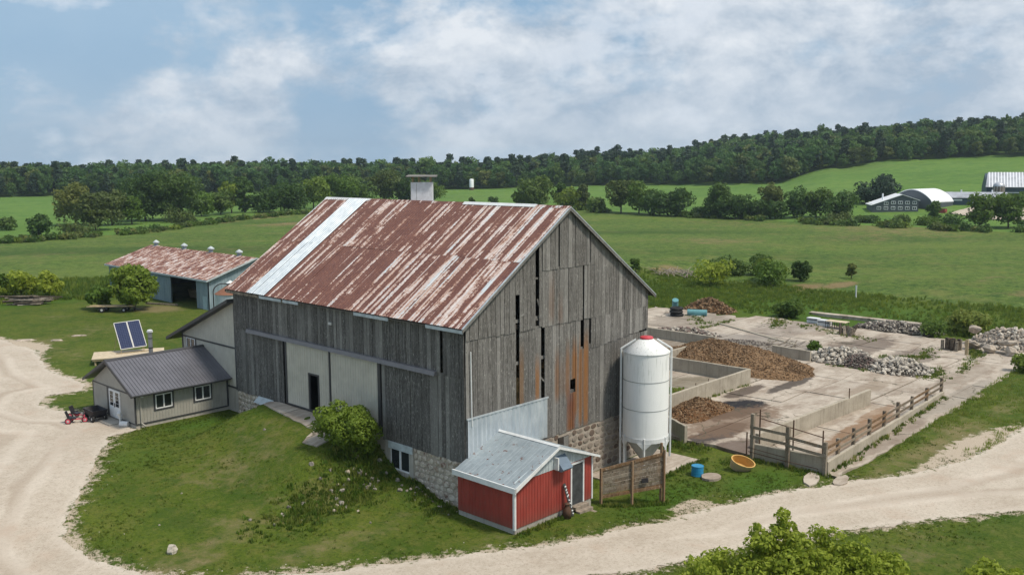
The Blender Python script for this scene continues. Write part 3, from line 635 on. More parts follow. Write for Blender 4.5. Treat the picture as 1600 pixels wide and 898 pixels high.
# broken footings by the road
for (cx, cy, rx, ry, rot, nm) in ((17.3, -9.9, 1.15, .42, .35, 'a'), (18.2, -11.2, .95, .36, .2, 'b'), (13.75, -5.6, .62, .52, 0, 'round')):
    pts = []
    for i in range(14):
        a = 2*math.pi*i/14; q = 1+(R_.uniform(-.13, .13) if nm != 'round' else R_.uniform(-.03, .03)); X = rx*math.cos(a)*q; Y = ry*math.sin(a)*q
        pts.append((cx+X*math.cos(rot)-Y*math.sin(rot), cy+X*math.sin(rot)+Y*math.cos(rot)))
    z = h(cx, cy)
    MB().prism(pts, z-.2, z+(.09 if nm != 'round' else .14)).obj('concrete_pad', MATS['yard_concrete'], origin=(cx, cy, z),
        label={'a': 'larger broken concrete slab in the grass between fence corner and road', 'b': 'smaller pale concrete slab at the edge of the gravel road', 'round': 'round concrete cover lying in grass beside the blue barrel'}[nm], cat='concrete slab')
# concrete apron on the ramp in front of the sliding doors
ap = tag(bpy.data.objects.new('door_apron', None), kind='structure'); COL.objects.link(ap); ap.location = (-1, 12, 2.6)
for (poly) in ([(-.1, 17.2), (-.95, 16.9), (-1.3, 14.2), (-.1, 14.1)], [(-.1, 14.03), (-1.35, 14.1), (-1.7, 11.3), (-.1, 11.2)], [(-.1, 11.13), (-1.75, 11.2), (-1.75, 9.6), (-1.2, 7.4), (-.1, 7.2)], [(-1.9, 10.3), (-2.9, 9.9), (-2.8, 8.7), (-1.6, 8.3), (-1.55, 9.4)]):
    z = max(h(q[0], q[1]) for q in poly)+.045
    pl = []
    for i, p in enumerate(poly):
        q = poly[(i+1) % len(poly)]
        for s_ in range(4): pl.append((p[0]+(q[0]-p[0])*s_/4+(R_.uniform(-.07, .07) if s_ and p[0] < -.3 else 0), p[1]+(q[1]-p[1])*s_/4+(R_.uniform(-.05, .05) if s_ and p[0] < -.3 else 0)))
    m_ = MB(); n = len(pl)
    m_.add([(a, b, h(a, b)-.2) for a, b in pl]+[(a, b, h(a, b)+.05) for a, b in pl], [tuple(range(n))[::-1], tuple(range(n, 2*n))]+[(q, (q+1) % n, n+(q+1) % n, n+q) for q in range(n)])
    m_.obj('slab', MATS['yard_concrete'], ap)

# ------------------------------------------------------------------ the old bank barn
BW, BL, ZF = 15.25, 21.46, 2.45
EZ, RZ, OE, OV = 9.27, 14.85, .45, .30
SL = (RZ-EZ)/(BW/2+OE); roofz = lambda x: EZ+SL*(min(x, BW-x)+OE)
barn = thing('barn', (0, 0, 0), 'large weathered grey wooden bank barn with a rusty gable roof and fieldstone foundation', 'barn')
unit = MB(); unit.add([(0, 0, 0), (1, 0, 0), (1, 1, 0), (0, 1, 0), (0, 0, 1), (1, 0, 1), (1, 1, 1), (0, 1, 1)], [(3, 2, 1, 0), (4, 5, 6, 7), (0, 1, 5, 4), (1, 2, 6, 5), (2, 3, 7, 6), (3, 0, 4, 7)])
brd_g = unit.mesh('board', MATS['wood_gable']); brd_l = unit.mesh('board', MATS['wood_long'])
def widths(a, b, w0=.29, var=.09):
    n = max(1, round((b-a)/w0)); ws = [1+R_.uniform(-var, var)/w0 for _ in range(n)]; k_ = (b-a)/sum(ws); out = []; p = a
    for q in ws: out.append((p, p+q*k_)); p += q*k_
    return out
def long_run(y0, y1, z0, z1, off, w0=.30):
    for a, b in widths(y0, y1, w0):
        t_ = R_.uniform(-.008, .008); zb = z0+R_.uniform(-.05, .02)
        inst('board', brd_l, barn, (-.045-off+t_, a+.007, zb), (0, 0, 0), (.035, b-a-R_.choice((.012, .012, .02, .035)), z1+R_.uniform(-.01, .01)-zb))
def gable_run(x0, x1, z0, z1, off, roof=False, w0=.31):
    for a, b in widths(x0, x1, w0):
        t_ = R_.uniform(-.008, .008); zb = z0(a) if callable(z0) else z0; zb += R_.uniform(-.06, .02); g = R_.choice((.012, .012, .02, .035)); b2 = b-g
        if not roof or min(roofz(a), roofz(b2))-.13 > z1 > 0:
            inst('board', brd_g, barn, (a+.007, -.045-off+t_, zb), (0, 0, 0), (b2-a, .035, z1-zb)); continue
        za, zc = roofz(a)-.10, roofz(b2)-.10
        if z1 > 0: za, zc = min(za, z1), min(zc, z1)
        if min(za, zc) < zb+.05: continue
        y = -.045-off+t_
        MB().hexa([(a+.007, y, zb), (b2, y, zb), (b2, y+.035, zb), (a+.007, y+.035, zb), (a+.007, y, za), (b2, y, zc), (b2, y+.035, zc), (a+.007, y+.035, za)]).obj('board', MATS['wood_gable'], barn)
# long side (facing the lawn)
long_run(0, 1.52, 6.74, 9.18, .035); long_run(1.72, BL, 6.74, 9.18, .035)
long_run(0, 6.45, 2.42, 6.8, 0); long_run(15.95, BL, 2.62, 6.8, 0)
# gable end: lower tier with its gaps and the small square hole
LOW = 8.68
gable_run(0, 3.62, ZF, LOW, 0); gable_run(3.86, 5.55, ZF, LOW, 0); gable_run(5.83, 7.98, ZF, LOW, 0)
gable_run(7.98, 8.42, ZF, 4.55, 0, w0=.22); gable_run(7.98, 8.42, 5.35, LOW, 0, w0=.22)
gable_run(8.42, 8.86, ZF, LOW, 0, w0=.44); gable_run(8.86, 9.16, ZF, 6.9, 0); gable_run(9.16, 9.62, ZF, LOW, 0, w0=.46); gable_run(9.62, 15.25, ZF, 7.1, 0)
gable_run(9.75, 15.25, lambda a: 6.78+(a-9.6)*.095, LOW, .03)
# upper tier
gable_run(0, 3.55, 8.6, -1, .035, True); gable_run(3.55, 3.86, 10.55, -1, .035, True, .3); gable_run(3.86, 5.1, 8.6, -1, .035, True); gable_run(5.36, 5.6, 8.6, -1, .035, True, .24)
gable_run(5.6, 9.0, 8.6, 11.7, .035, True); gable_run(9.12, 10.0, 8.6, 11.7, .035, True); gable_run(10.0, 15.25, 8.6, -1, .035, True); gable_run(5.6, 6.9, 11.58, -1, .065, True); gable_run(6.98, 9.55, 11.58, -1, .065, True); gable_run(9.63, 10.02, 11.58, -1, .065, True)
# girts and posts seen through the gaps
for z in (4.6, 6.9, 9.1): MB().bar((.3, .12, z), (BW-.3, .12, z), .14, .16).obj('girt', MATS['wood_long'], barn)
MB().bar((5.5, -.02, 5.9), (5.9, .0, 5.55), .03, .09).bar((5.28, -.02, 10.1), (5.42, -.02, 9.7), .03, .09).bar((5.1, .02, 9.02), (5.4, .02, 9.02), .03, .1).bar((5.1, .02, 11.2), (5.4, .02, 11.2), .03, .1).obj('brace', MATS['wood_gable'], barn)
# hidden sides and the inside
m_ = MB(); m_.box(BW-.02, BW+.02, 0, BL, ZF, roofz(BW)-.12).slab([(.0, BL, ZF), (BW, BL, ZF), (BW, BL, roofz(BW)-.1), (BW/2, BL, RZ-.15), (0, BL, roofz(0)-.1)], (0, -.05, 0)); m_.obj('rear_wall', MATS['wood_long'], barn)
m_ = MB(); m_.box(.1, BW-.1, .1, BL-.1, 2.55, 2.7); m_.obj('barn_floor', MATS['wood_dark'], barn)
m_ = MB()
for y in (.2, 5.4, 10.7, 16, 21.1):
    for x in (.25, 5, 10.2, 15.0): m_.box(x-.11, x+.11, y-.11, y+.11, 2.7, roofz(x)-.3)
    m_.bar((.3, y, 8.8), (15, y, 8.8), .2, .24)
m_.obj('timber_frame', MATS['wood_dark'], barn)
m_ = MB(); m_.box(.35, 14.9, 1.5, 6.2, 2.7, 5.6); m_.box(9, 14.9, 6.2, 21, 2.7, 6.6); m_.obj('hay_bales', plain('hay', (.13, .10, .05), .95, var=.4), barn)
# foundation: mortar core with stones standing proud
m_ = MB(); m_.box(0, .5, 0, 3.95, -.8, ZF); m_.box(0, .5, 6.25, BL, -.2, 2.6); m_.box(.5, BW, 0, .5, -1, ZF); m_.box(BW-.5, BW, .5, BL, -1, ZF); m_.box(.5, BW-.5, BL-.5, BL, 0, ZF); m_.obj('foundation_core', MATS['mortar'], barn)
def stone_mesh(seed, mat):
    rr_ = random.Random(seed); n = 8; m_ = MB(); o = []; i_ = []
    for k_ in range(n):
        a = 2*math.pi*(k_+.5)/n; ca, sa = math.cos(a), math.sin(a); q = .5/max(abs(ca), abs(sa))**.95*.99*(1-rr_.uniform(0, .15))
        o.append((ca*q, 0, sa*q)); q2 = q*rr_.uniform(.74, .88); i_.append((ca*q2, -.75-rr_.uniform(0, .25), sa*q2))
    m_.add(o+i_+[(rr_.uniform(-.1, .1), -1.05, rr_.uniform(-.1, .1))], [(k_, (k_+1) % n, n+(k_+1) % n, n+k_) for k_ in range(n)]+[(n+k_, n+(k_+1) % n, 2*n) for k_ in range(n)])
    return m_.mesh('stone', mat)
sw = [stone_mesh(q, MATS['stone_washed']) for q in range(7)]; sb = [stone_mesh(q+20, MATS['stone_brown']) for q in range(7)]
def stones(kind, a0, a1, z0, z1, meshes, rh=.30, wr=(.30, .58), skip=None):
    z = z0
    while z < z1-.08:
        hh = min(R_.uniform(rh*.8, rh*1.22), z1-z); a = a0+R_.uniform(-.1, .05)
        while a < a1-.06:
            ww = min(R_.uniform(*wr), a1-a)
            if ww < .16: break
            ca, cz = a+ww/2, z+hh/2+R_.uniform(-.03, .03)
            if ca-ww*.4 > a0-.05 and not (skip and skip(ca, cz)):
                if kind == 'x': inst('stone', R_.choice(meshes), barn, (ca, .01, cz), (0, R_.uniform(-.06, .06), 0), (ww*.98, R_.uniform(.035, .075), hh*.98))
                else: inst('stone', R_.choice(meshes), barn, (.01, ca, cz), (0, 0, -math.pi/2), (ww*.98, R_.uniform(.035, .085), hh*.98))
            a += ww
        z += hh
hole = lambda x, z: 6.95 < x < 7.9 and 1.35 < z < 2.25
stones('x', 5.1, 15.2, -.4, ZF, sb, .34, (.38, .66), hole)
stones('y', .02, 3.9, -.05, ZF, sw, .31, (.30, .56)); stones('y', 18.6, BL, 1.0, 2.6, sw, .30, (.30, .5), lambda y, z: z < h(-.3, y)-.25)
MB().box(6.98, 7.85, -.05, .0, 1.4, 2.2).obj('blocked_opening', MATS['wood_dark'], barn)
m_ = MB(); m_.box(7.4, 7.8, -.075, -.05, 1.42, 2.18); m_.obj('shutter_board', MATS['wood_long'], barn)
# basement window in its concrete surround
m_ = MB(); m_.box(-.06, .45, 3.95, 4.28, -.2, 2.42); m_.box(-.06, .45, 5.85, 6.25, -.2, 2.42); m_.box(-.06, .45, 4.28, 5.85, -.2, .92); m_.obj('window_surround', MATS['smooth_concrete'], barn)
MB().box(-.11, -.062, 3.98, 5.95, 2.06, 2.44).obj('lintel_board', MATS['pale_blue_paint'], barn)
win = MB().box(-.02, .04, 4.28, 5.85, .92, 1.0).box(-.02, .04, 4.28, 5.85, 2.36, 2.44).box(-.02, .04, 4.28, 4.34, 1.0, 2.36).box(-.02, .04, 5.79, 5.85, 1.0, 2.36).box(-.035, .035, 4.98, 5.12, 1.0, 2.36).obj('window', MATS['white_vinyl'], barn)
MB().box(0, .02, 4.34, 4.98, 1.0, 2.36).obj('pane', MATS['glass'], win); MB().box(0, .02, 5.12, 5.79, 1.0, 2.36).obj('pane', MATS['glass'], win)
# roof: two courses of ribbed sheets on the lawn side
nS = 33; shw = (BL+2*OV)/nS; ux, uz = math.cos(math.atan(SL)), math.sin(math.atan(SL)); LS = (BW/2+OE)/ux
def sheet(v0, v1, lift, front, mat, wdt=shw, ribs=3, th=.0):
    prof = []
    for k_ in range(ribs):
        c = wdt*(k_+.5)/ribs; prof += [(c-wdt/ribs*.5+.002, 0), (c-.035, 0), (c-.018, .026), (c+.018, .026), (c+.035, 0)]
    prof += [(wdt+.012, .004)]
    m_ = MB(); vs = []
    for v in (v0, v1):
        for y, hh in prof:
            hh += lift; X, Z = v*ux-hh*uz, v*uz+hh*ux
            vs.append((X if front else -X, y, Z))
    n = len(prof); m_.add(vs, [(i, i+1, n+i+1, n+i) if not front else (n+i, n+i+1, i+1, i) for i in range(n-1)]); return m_.mesh('roof_sheet', mat)
MID = LS*.515
sh_lo = sheet(0, MID+.12, .012, True, MATS['rust_roof']); sh_hi = sheet(MID, LS, .024, True, MATS['rust_roof']); g_lo = sheet(-.02, MID+.1, .05, True, MATS['galvanised']); g_hi = sheet(MID, LS-.05, .058, True, MATS['galvanised'])
for i in range(nS):
    y = -OV+i*shw; gal = 26 <= i <= 28
    inst('roof_sheet', g_lo if gal else sh_lo, barn, (-OE+R_.uniform(-.03, .02), y, EZ+R_.uniform(-.004, .004)))
    inst('roof_sheet', g_hi if gal else sh_hi, barn, (-OE, y, EZ+R_.uniform(-.004, .006)))
m_ = MB(); m_.slab([(-OE+.03, -OV+.02, EZ-.03), (BW/2, -OV+.02, RZ-.03), (BW/2, BL+OV-.02, RZ-.03), (-OE+.03, BL+OV-.02, EZ-.03)], (0, 0, -.06)); m_.slab([(BW+OE, -OV+.02, EZ-.03), (BW/2, -OV+.02, RZ-.03), (BW/2, BL+OV-.02, RZ-.03), (BW+OE, BL+OV-.02, EZ-.03)], (0, 0, -.06)); m_.obj('roof_deck', MATS['wood_dark'], barn)
MB().slab([(BW+OE, -OV, EZ), (BW/2, -OV, RZ), (BW/2, BL+OV, RZ), (BW+OE, BL+OV, EZ)], (0, 0, -.025)).obj('roof_slope', MATS['rust_roof'], barn)
def ridge(y0, y1, mat, z=.0, wd=.16): MB().slab([(BW/2-wd, y0, RZ+.045-wd*SL+z), (BW/2, y0, RZ+.06+z), (BW/2+wd, y0, RZ+.045-wd*SL+z), (BW/2, y0, RZ+.02+z)], (0, y1-y0, 0)).obj('ridge_cap', mat, barn)
ridge(16.9, BL+OV+.03, MATS['white_paint'], .01, .20); ridge(7.9, 16.88, MATS['rust_roof']); ridge(2.1, 7.88, MATS['white_paint'], .03, .20); ridge(-OV-.03, 2.08, MATS['rust_roof'])
# verge boards and eave trim
for sx in (0, 1):
    x0, x1 = (-OE, BW/2) if not sx else (BW+OE, BW/2)
    MB().slab([(x0, -OV, EZ-.03), (x1, -OV, RZ-.03), (x1, -OV, RZ-.19), (x0, -OV, EZ-.19)], (0, -.03, 0)).obj('verge_board', MATS['wood_long'], barn)
    MB().slab([(x0, -OV-.045, EZ+.035), (x1, -OV-.045, RZ+.035), (x1, -OV-.045, RZ-.02), (x0, -OV-.045, EZ-.02)], (0, .08, 0)).obj('verge_flashing', MATS['galvanised'], barn)
MB().slab([(-OE, BL+OV, EZ-.03), (BW/2, BL+OV, RZ-.03), (BW/2, BL+OV, RZ-.19), (-OE, BL+OV, EZ-.19)], (0, .03, 0)).obj('verge_board', MATS['wood_long'], barn)
for y0, y1 in ((-.28, 2.4), (5.35, 8.3), (13.6, 15.2), (15.4, 17.8), (17.9, 21.7)): MB().box(-OE+.02, -OE+.06, y0, y1, EZ-.24+R_.uniform(0, .03), EZ-.06).obj('eave_trim', MATS['pale_blue_paint'] if y0 != 17.9 else MATS['log_wood'], barn)
MB().box(-OE+.05, -.05, -.2, BL+.2, EZ-.12, EZ-.08).obj('soffit', MATS['wood_long'], barn)
MB().box(-.16, -.08, 10.75, 11.05, 8.16, 8.30).obj('wall_lamp', MATS['pale_plastic'], barn)
# sliding doors
def ribs_y(m_, x, y0, y1, z0, z1, sp=.23, out=.018, wd=.05):
    y = y0+sp*.5
    while y < y1-.03: m_.slab([(x, y-wd/2, z0), (x-out, y-wd/4, z0), (x-out, y+wd/4, z0), (x, y+wd/2, z0)], (0, 0, z1-z0)); y += sp
def ribs_x(m_, y, x0, x1, z0, z1, sp=.23, out=.018, wd=.05):
    x = x0+sp*.5
    while x < x1-.03:
        za = z1(x) if callable(z1) else z1
        m_.slab([(x-wd/2, y, z0), (x+wd/2, y, z0), (x+wd/4, y-out, z0), (x-wd/4, y-out, z0)], (0, 0, za-z0)); x += sp
d = MB(); 
for y0, y1, z0, z1 in ((13.18, 15.42, 2.86, 6.62), (11.14, 12.12, 2.86, 6.62), (12.12, 13.18, 4.98, 6.62)): d.box(-.13, -.09, y0, y1, z0, z1); ribs_y(d, -.13, y0, y1, z0, z1)
sd1 = d.obj('sliding_door', MATS['beige'], barn)
MB().box(-.15, -.08, 15.42, 15.60, 2.8, 6.66).box(-.15, -.08, 11.02, 11.14, 2.8, 6.62).box(-.15, -.085, 13.18, 15.42, 2.76, 2.86).box(-.15, -.085, 11.14, 12.1, 2.76, 2.86).obj('door_edge_trim', MATS['charcoal'], sd1)
MB().box(-.17, -.07, 13.06, 13.18, 2.78, 5.06).box(-.17, -.07, 12.12, 12.22, 2.78, 5.06).box(-.17, -.07, 12.22, 13.06, 4.96, 5.06).box(-.17, .1, 12.22, 13.06, 2.76, 2.86).obj('door_frame', MATS['charcoal'], sd1)
MB().hexa([(.1, 12.25, 2.86), (.14, 12.25, 2.86), (.8, 12.62, 2.86), (.76, 12.62, 2.86), (.1, 12.25, 4.9), (.14, 12.25, 4.9), (.8, 12.62, 4.9), (.76, 12.62, 4.9)]).obj('door_leaf', MATS['dark_steel'], sd1)
d = MB().box(-.10, -.06, 6.72, 11.0, 2.86, 6.6); ribs_y(d, -.10, 6.72, 11.0, 2.86, 6.6); sd2 = d.obj('sliding_door', MATS['beige'], barn)
MB().box(-.13, -.05, 6.50, 6.72, 2.8, 6.64).box(-.12, -.055, 6.72, 11.0, 2.76, 2.86).obj('door_edge_trim', MATS['charcoal'], sd2)
MB().hexa([(-.30, 1.95, 6.62), (-.05, 1.95, 6.62), (-.05, 19.75, 6.66), (-.30, 19.75, 6.66), (-.24, 1.95, 6.84), (-.05, 1.95, 6.84), (-.05, 19.75, 6.88), (-.24, 19.75, 6.88)]).obj('door_track', plain('track_grey', (.20, .19, .20), .5), barn)
MB().hexa([(-.55, 17.3, 2.32), (-.5, 18.8, 2.36), (-.04, 18.9, 2.60), (-.04, 17.2, 2.60), (-.55, 17.3, 2.34), (-.5, 18.8, 2.38), (-.04, 18.9, 2.66), (-.04, 17.2, 2.66)]).obj('tin_flap', MATS['pale_blue_paint'], barn)
# corrugated splash sheet above the milk-house roof, pipe at the corner
m_ = MB(); n = 78; vs = []
for k_ in range(n+1):
    x = .02+6.0*k_/n; y = -.11-.028*math.cos(k_*math.pi/2*1.0); vs.append((x, y))
m_.add([(x, y, 2.5) for x, y in vs]+[(x, y, 4.68) for x, y in vs], [(i, i+1, n+1+i+1, n+1+i) for i in range(n)]); m_.box(.0, 6.05, -.15, -.08, 4.66, 4.74)
m_.obj('splash_sheet', MATS['galvanised'], barn)
MB().tube((.30, -.14, 4.3), (.26, -.14, 8.05), .032, 8).obj('vent_pipe', MATS['white_paint'], barn)
# cupola box behind the ridge
_r = Vector((math.cos(yaw), -math.sin(yaw), 0)); _d = Vector((math.sin(yaw), math.cos(yaw), 0)); _c = Vector((9.15, 13.55, 0))
def CP(u, v, z): q = _c+_r*u+_d*v; return (q.x, q.y, z)
def cbox(m_, u0, u1, v0, v1, z0, z1): return m_.hexa([CP(u0, v0, z0), CP(u1, v0, z0), CP(u1, v1, z0), CP(u0, v1, z0), CP(u0, v0, z1), CP(u1, v0, z1), CP(u1, v1, z1), CP(u0, v1, z1)])
cu = cbox(MB(), -.66, .72, 0, 1.0, 13.2, 15.98).obj('cupola', plain('cupola_white', (.66, .70, .74), .5, var=.12), barn)
cbox(MB(), -.30, -.27, -.012, 0, 13.4, 15.9).obj('panel_seam', MATS['silo_grey'], cu)
for u in (-.55, -.15, .6):
    for v in (.1, .9): cbox(MB(), u-.035, u+.035, v-.035, v+.035, 15.98, 16.35).obj('cupola_post', MATS['plank_tan'], cu)
MB().hexa([CP(-.95, -.3, 16.33), CP(.98, -.3, 16.31), CP(.98, 1.3, 16.36), CP(-.95, 1.3, 16.38), CP(-.95, -.3, 16.38), CP(.98, -.3, 16.36), CP(.98, 1.3, 16.44), CP(-.95, 1.3, 16.46)]).obj('cupola_roof', MATS['wood_long'], cu)

# ------------------------------------------------------------------ red milk house against the gable
mh = thing('milk_house', (2.3, -2, 0), 'small red metal-sided milk house with tin gable roof at the barn corner', 'shed')
mx0, mx1, my0, my1, mr = -.6, 5.15, -3.85, -.03, 2.28
mroof = lambda x: 3.62-(3.62-2.46)*abs(x-mr)/(mr-mx0 if x < mr else mx1-mr)*(1 if x < mr else .93)
m_ = MB(); m_.box(mx0+.03, mx1-.03, my0+.03, my1, -.7, .27); m_.obj('foundation', MATS['smooth_concrete'], mh)
m_ = MB(); m_.box(mx0, mx0+.05, my0, my1, .27, 2.42); ribs_y(m_, mx0, my0+.12, my1, .27, 2.40, .2, .02, .06)
m_.box(mx0, 3.45, my0, my0+.05, .27, 2.5); m_.box(4.5, mx1, my0, my0+.05, .27, 2.5); m_.box(3.45, 4.5, my0, my0+.05, 2.42, 2.5); ribs_x(m_, my0, mx0+.12, 3.43, .27, 2.5, .2, .02, .06); ribs_x(m_, my0, 4.55, mx1-.1, .27, 2.5, .2, .02, .06); m_.box(mx1-.05, mx1, my0+.05, my1, .27, 2.5)
m_.obj('wall', MATS['barn_red'], mh)
m_ = MB(); m_.slab([(mx0, my0-.012, 2.5), (mx1, my0-.012, 2.5), (mx1, my0-.012, 2.56), (mr, my0-.012, 3.58), (mx0, my0-.012, 2.52)], (0, .05, 0)); ribs_x(m_, my0-.012, .1, mx1-.3, 2.5, lambda x: mroof(x)-.1, .2, .02, .06); m_.obj('gable_siding', MATS['pale_blue_paint'], mh)
MB().box(mx0-.05, mx0+.07, my0-.05, my0+.07, .24, 2.4).obj('corner_trim', MATS['white_paint'], mh); MB().box(mx1-.06, mx1+.03, my0-.04, my0+.04, .24, 2.5).obj('corner_trim', MATS['white_paint'], mh)
d = MB().box(3.55, 4.4, my0+.01, my0+.05, .3, 2.36).obj('door', plain('old_door', (.055, .06, .065), .7, var=.3), mh)
MB().box(3.45, 3.55, my0-.03, my0+.06, .27, 2.46).box(4.40, 4.5, my0-.03, my0+.06, .27, 2.46).box(3.55, 4.4, my0-.03, my0+.06, 2.36, 2.46).obj('door_frame', MATS['white_paint'], d)
nm = 7; yy0, yy1 = my0-.28, my1+.0; swd = (yy1-yy0)/nm
for side in (0, 1):
    xe = mx0-.22 if not side else mx1+.25; ze = mroof(mx0)-.10 if not side else mroof(mx1)-.05
    for i in range(nm):
        y = yy0+i*swd; z_ = .006*(i % 2); m_ = MB()
        P_ = [(xe, y, ze+z_), (mr, y, 3.66+z_), (mr, y+swd-.004, 3.66+z_), (xe, y+swd-.004, ze+z_)]
        m_.slab(P_, (0, 0, .02))
        for q in (.12, .5): m_.slab([(xe, y+swd*q-.02, ze+.02+z_), (mr, y+swd*q-.02, 3.68+z_), (mr, y+swd*q, 3.687+z_), (xe, y+swd*q, ze+.03+z_)], (0, .012, 0))
        m_.obj('roof_sheet', MATS['shed_tin'], mh)
MB().slab([(mr-.12, yy0-.02, 3.66), (mr, yy0-.02, 3.74), (mr+.12, yy0-.02, 3.66), (mr, yy0-.02, 3.70)], (0, yy1-yy0, 0)).obj('ridge_cap', MATS['white_paint'], mh)
ze = mroof(mx0)-.10
MB().box(mx0-.30, mx0-.22, yy0-.04, yy1+.1, ze-.24, ze+.02).slab([(mx0-.26, yy0-.04, ze-.22), (mx0-.26, yy0-.04, ze+.01), (mr, yy0-.04, 3.67), (mr, yy0-.04, 3.54)], (0, .035, 0)).slab([(mx1+.28, yy0-.04, mroof(mx1)-.14), (mx1+.28, yy0-.04, mroof(mx1)-.02), (mr, yy0-.04, 3.67), (mr, yy0-.04, 3.54)], (0, .035, 0)).obj('fascia', MATS['white_paint'], mh)
MB().slab([(2.25, my0-.02, 3.12), (2.25, my0-.55, 2.55), (2.25, my0-.42, 2.42), (2.25, my0-.02, 2.46)], (.75, 0, 0)).obj('vent_hood', MATS['hood_blue'], mh)
MB().box(2.15, 2.24, my0-.3, my0-.02, 2.5, 3.1).obj('vent_side', MATS['white_paint'], mh)
m_ = MB()
for k_ in range(3): m_.box(3.5, 4.55, my0-.25-.26*(k_+1)+.2, my0-.02, .18-.16*(k_+1)-.1, .26-.16*k_)
m_.obj('step', plain('step_wood', (.30, .25, .20), .9, var=.3), mh)
z0 = h(2.75, -4.25)
MB().lathe(2.72, -4.25, [(0, z0-.02), (.20, z0), (.21, z0+.42), (.12, z0+.58), (.11, z0+.68), (.15, z0+.70), (.14, z0+.74), (0, z0+.74)], 18).obj('milk_can', MATS['rusty_steel'], origin=(2.72, -4.25, z0), smooth=True, label='rusty old milk can standing against the red shed wall', cat='milk can')
m_ = MB(); m_.bar((3.05, -4.35, h(3, -4.3)+.05), (2.86, -3.93, 1.62), .18, .03, (0, -1, .3)); pl_ = m_.obj('leaning_board', MATS['dark_steel'], origin=(3.05, -4.35, 0), label='narrow dark board with white blotches leaning left of the shed door', cat='board')
m_ = MB(); A_, B_ = Vector((3.05, -4.37, h(3, -4.3)+.1)), Vector((2.86, -3.95, 1.62))
for k_ in range(9):
    c = A_.lerp(B_, (k_+.6+R_.uniform(-.3, .3))/9.5); a_ = R_.uniform(.02, .06); b_ = R_.uniform(-.05, .05); m_.bar(c+Vector((-a_, -.02, -b_)), c+Vector((a_, -.02, b_)), .06, .02, (0, -1, .3))
m_.obj('white_mark', MATS['white_paint'], pl_)

# ------------------------------------------------------------------ white feed silo beside the gable
sx, sy, sr = 12.75, -1.75, 1.32
silo = thing('feed_silo', (sx, sy, -.5), 'tall white metal feed silo with conical top, red lid and grey hopper on legs', 'silo')
for z0, z1 in ((1.55, 3.2), (3.2, 4.85), (4.85, 6.45)): MB().lathe(sx, sy, [(sr, z0), (sr, z1)], 64).obj('shell_ring', MATS['silo_white'], silo, smooth=True)
for z1 in (3.2, 4.85): MB().lathe(sx, sy, [(sr+.003, z1-.025), (sr+.014, z1-.02), (sr+.014, z1+.02), (sr+.003, z1+.025)], 64).obj('seam_band', MATS['silo_grey'], silo)
MB().lathe(sx, sy, [(sr+.04, 6.43), (sr+.05, 6.47), (.36, 7.18)], 56).obj('cone_roof', MATS['silo_white'], silo, smooth=True)
MB().lathe(sx, sy, [(.32, 7.15), (.37, 7.16), (.39, 7.21), (.37, 7.27), (.33, 7.30), (0, 7.31)], 32).obj('lid', MATS['red_plastic'], silo, smooth=True)
MB().lathe(sx, sy, [(sr-.02, 1.5), (.22, -.05), (.20, -.2)], 40).obj('hopper', MATS['silo_grey'], silo, smooth=True)
MB().lathe(sx, sy, [(sr+.01, 1.32), (sr+.035, 1.32), (sr+.035, 1.57), (sr+.01, 1.57)], 56).obj('ring_beam', MATS['white_paint'], silo)
for k_ in range(6):
    a = rad(45+k_*60-12); cx, cy = sx+(sr+.03)*math.cos(a), sy+(sr+.03)*math.sin(a); tx, ty = -math.sin(a), math.cos(a)
    m_ = MB(); m_.bar((cx, cy, -.5), (cx, cy, 1.6), .09, .09)
    for s_ in (-1, 1): m_.slab([(cx+tx*.04*s_, cy+ty*.04*s_, .95), (cx+tx*.04*s_, cy+ty*.04*s_, 1.34), (cx+tx*.42*s_, cy+ty*.42*s_, 1.34)], (math.cos(a)*.02, math.sin(a)*.02, 0))
    m_.obj('leg', MATS['white_paint'], silo)
m_ = MB(); px, py = sx-1.02, sy-1.02*.93
vx, vy = px-sx, py-sy; L_ = math.hypot(vx, vy); px, py = sx+vx/L_*(sr+.16), sy+vy/L_*(sr+.16)
# fill pipes: left one runs to the ground, right one ends beneath the eave
cr_ = Vector((math.cos(yaw), -math.sin(yaw), 0))
for s_, zb in ((-1, -.45), (1, .2)):
    P1 = Vector((sx, sy, 0))+cr_*s_*(sr+.13); P2 = Vector((sx, sy, 0))+cr_*s_*(sr-.72)
    m_ = MB(); m_.tube((P1.x, P1.y, zb), (P1.x, P1.y, 6.62), .065, 10); m_.tube((P1.x, P1.y, 6.60), (P2.x, P2.y, 7.14), .06, 10); m_.obj('fill_pipe', MATS['white_paint'], silo)

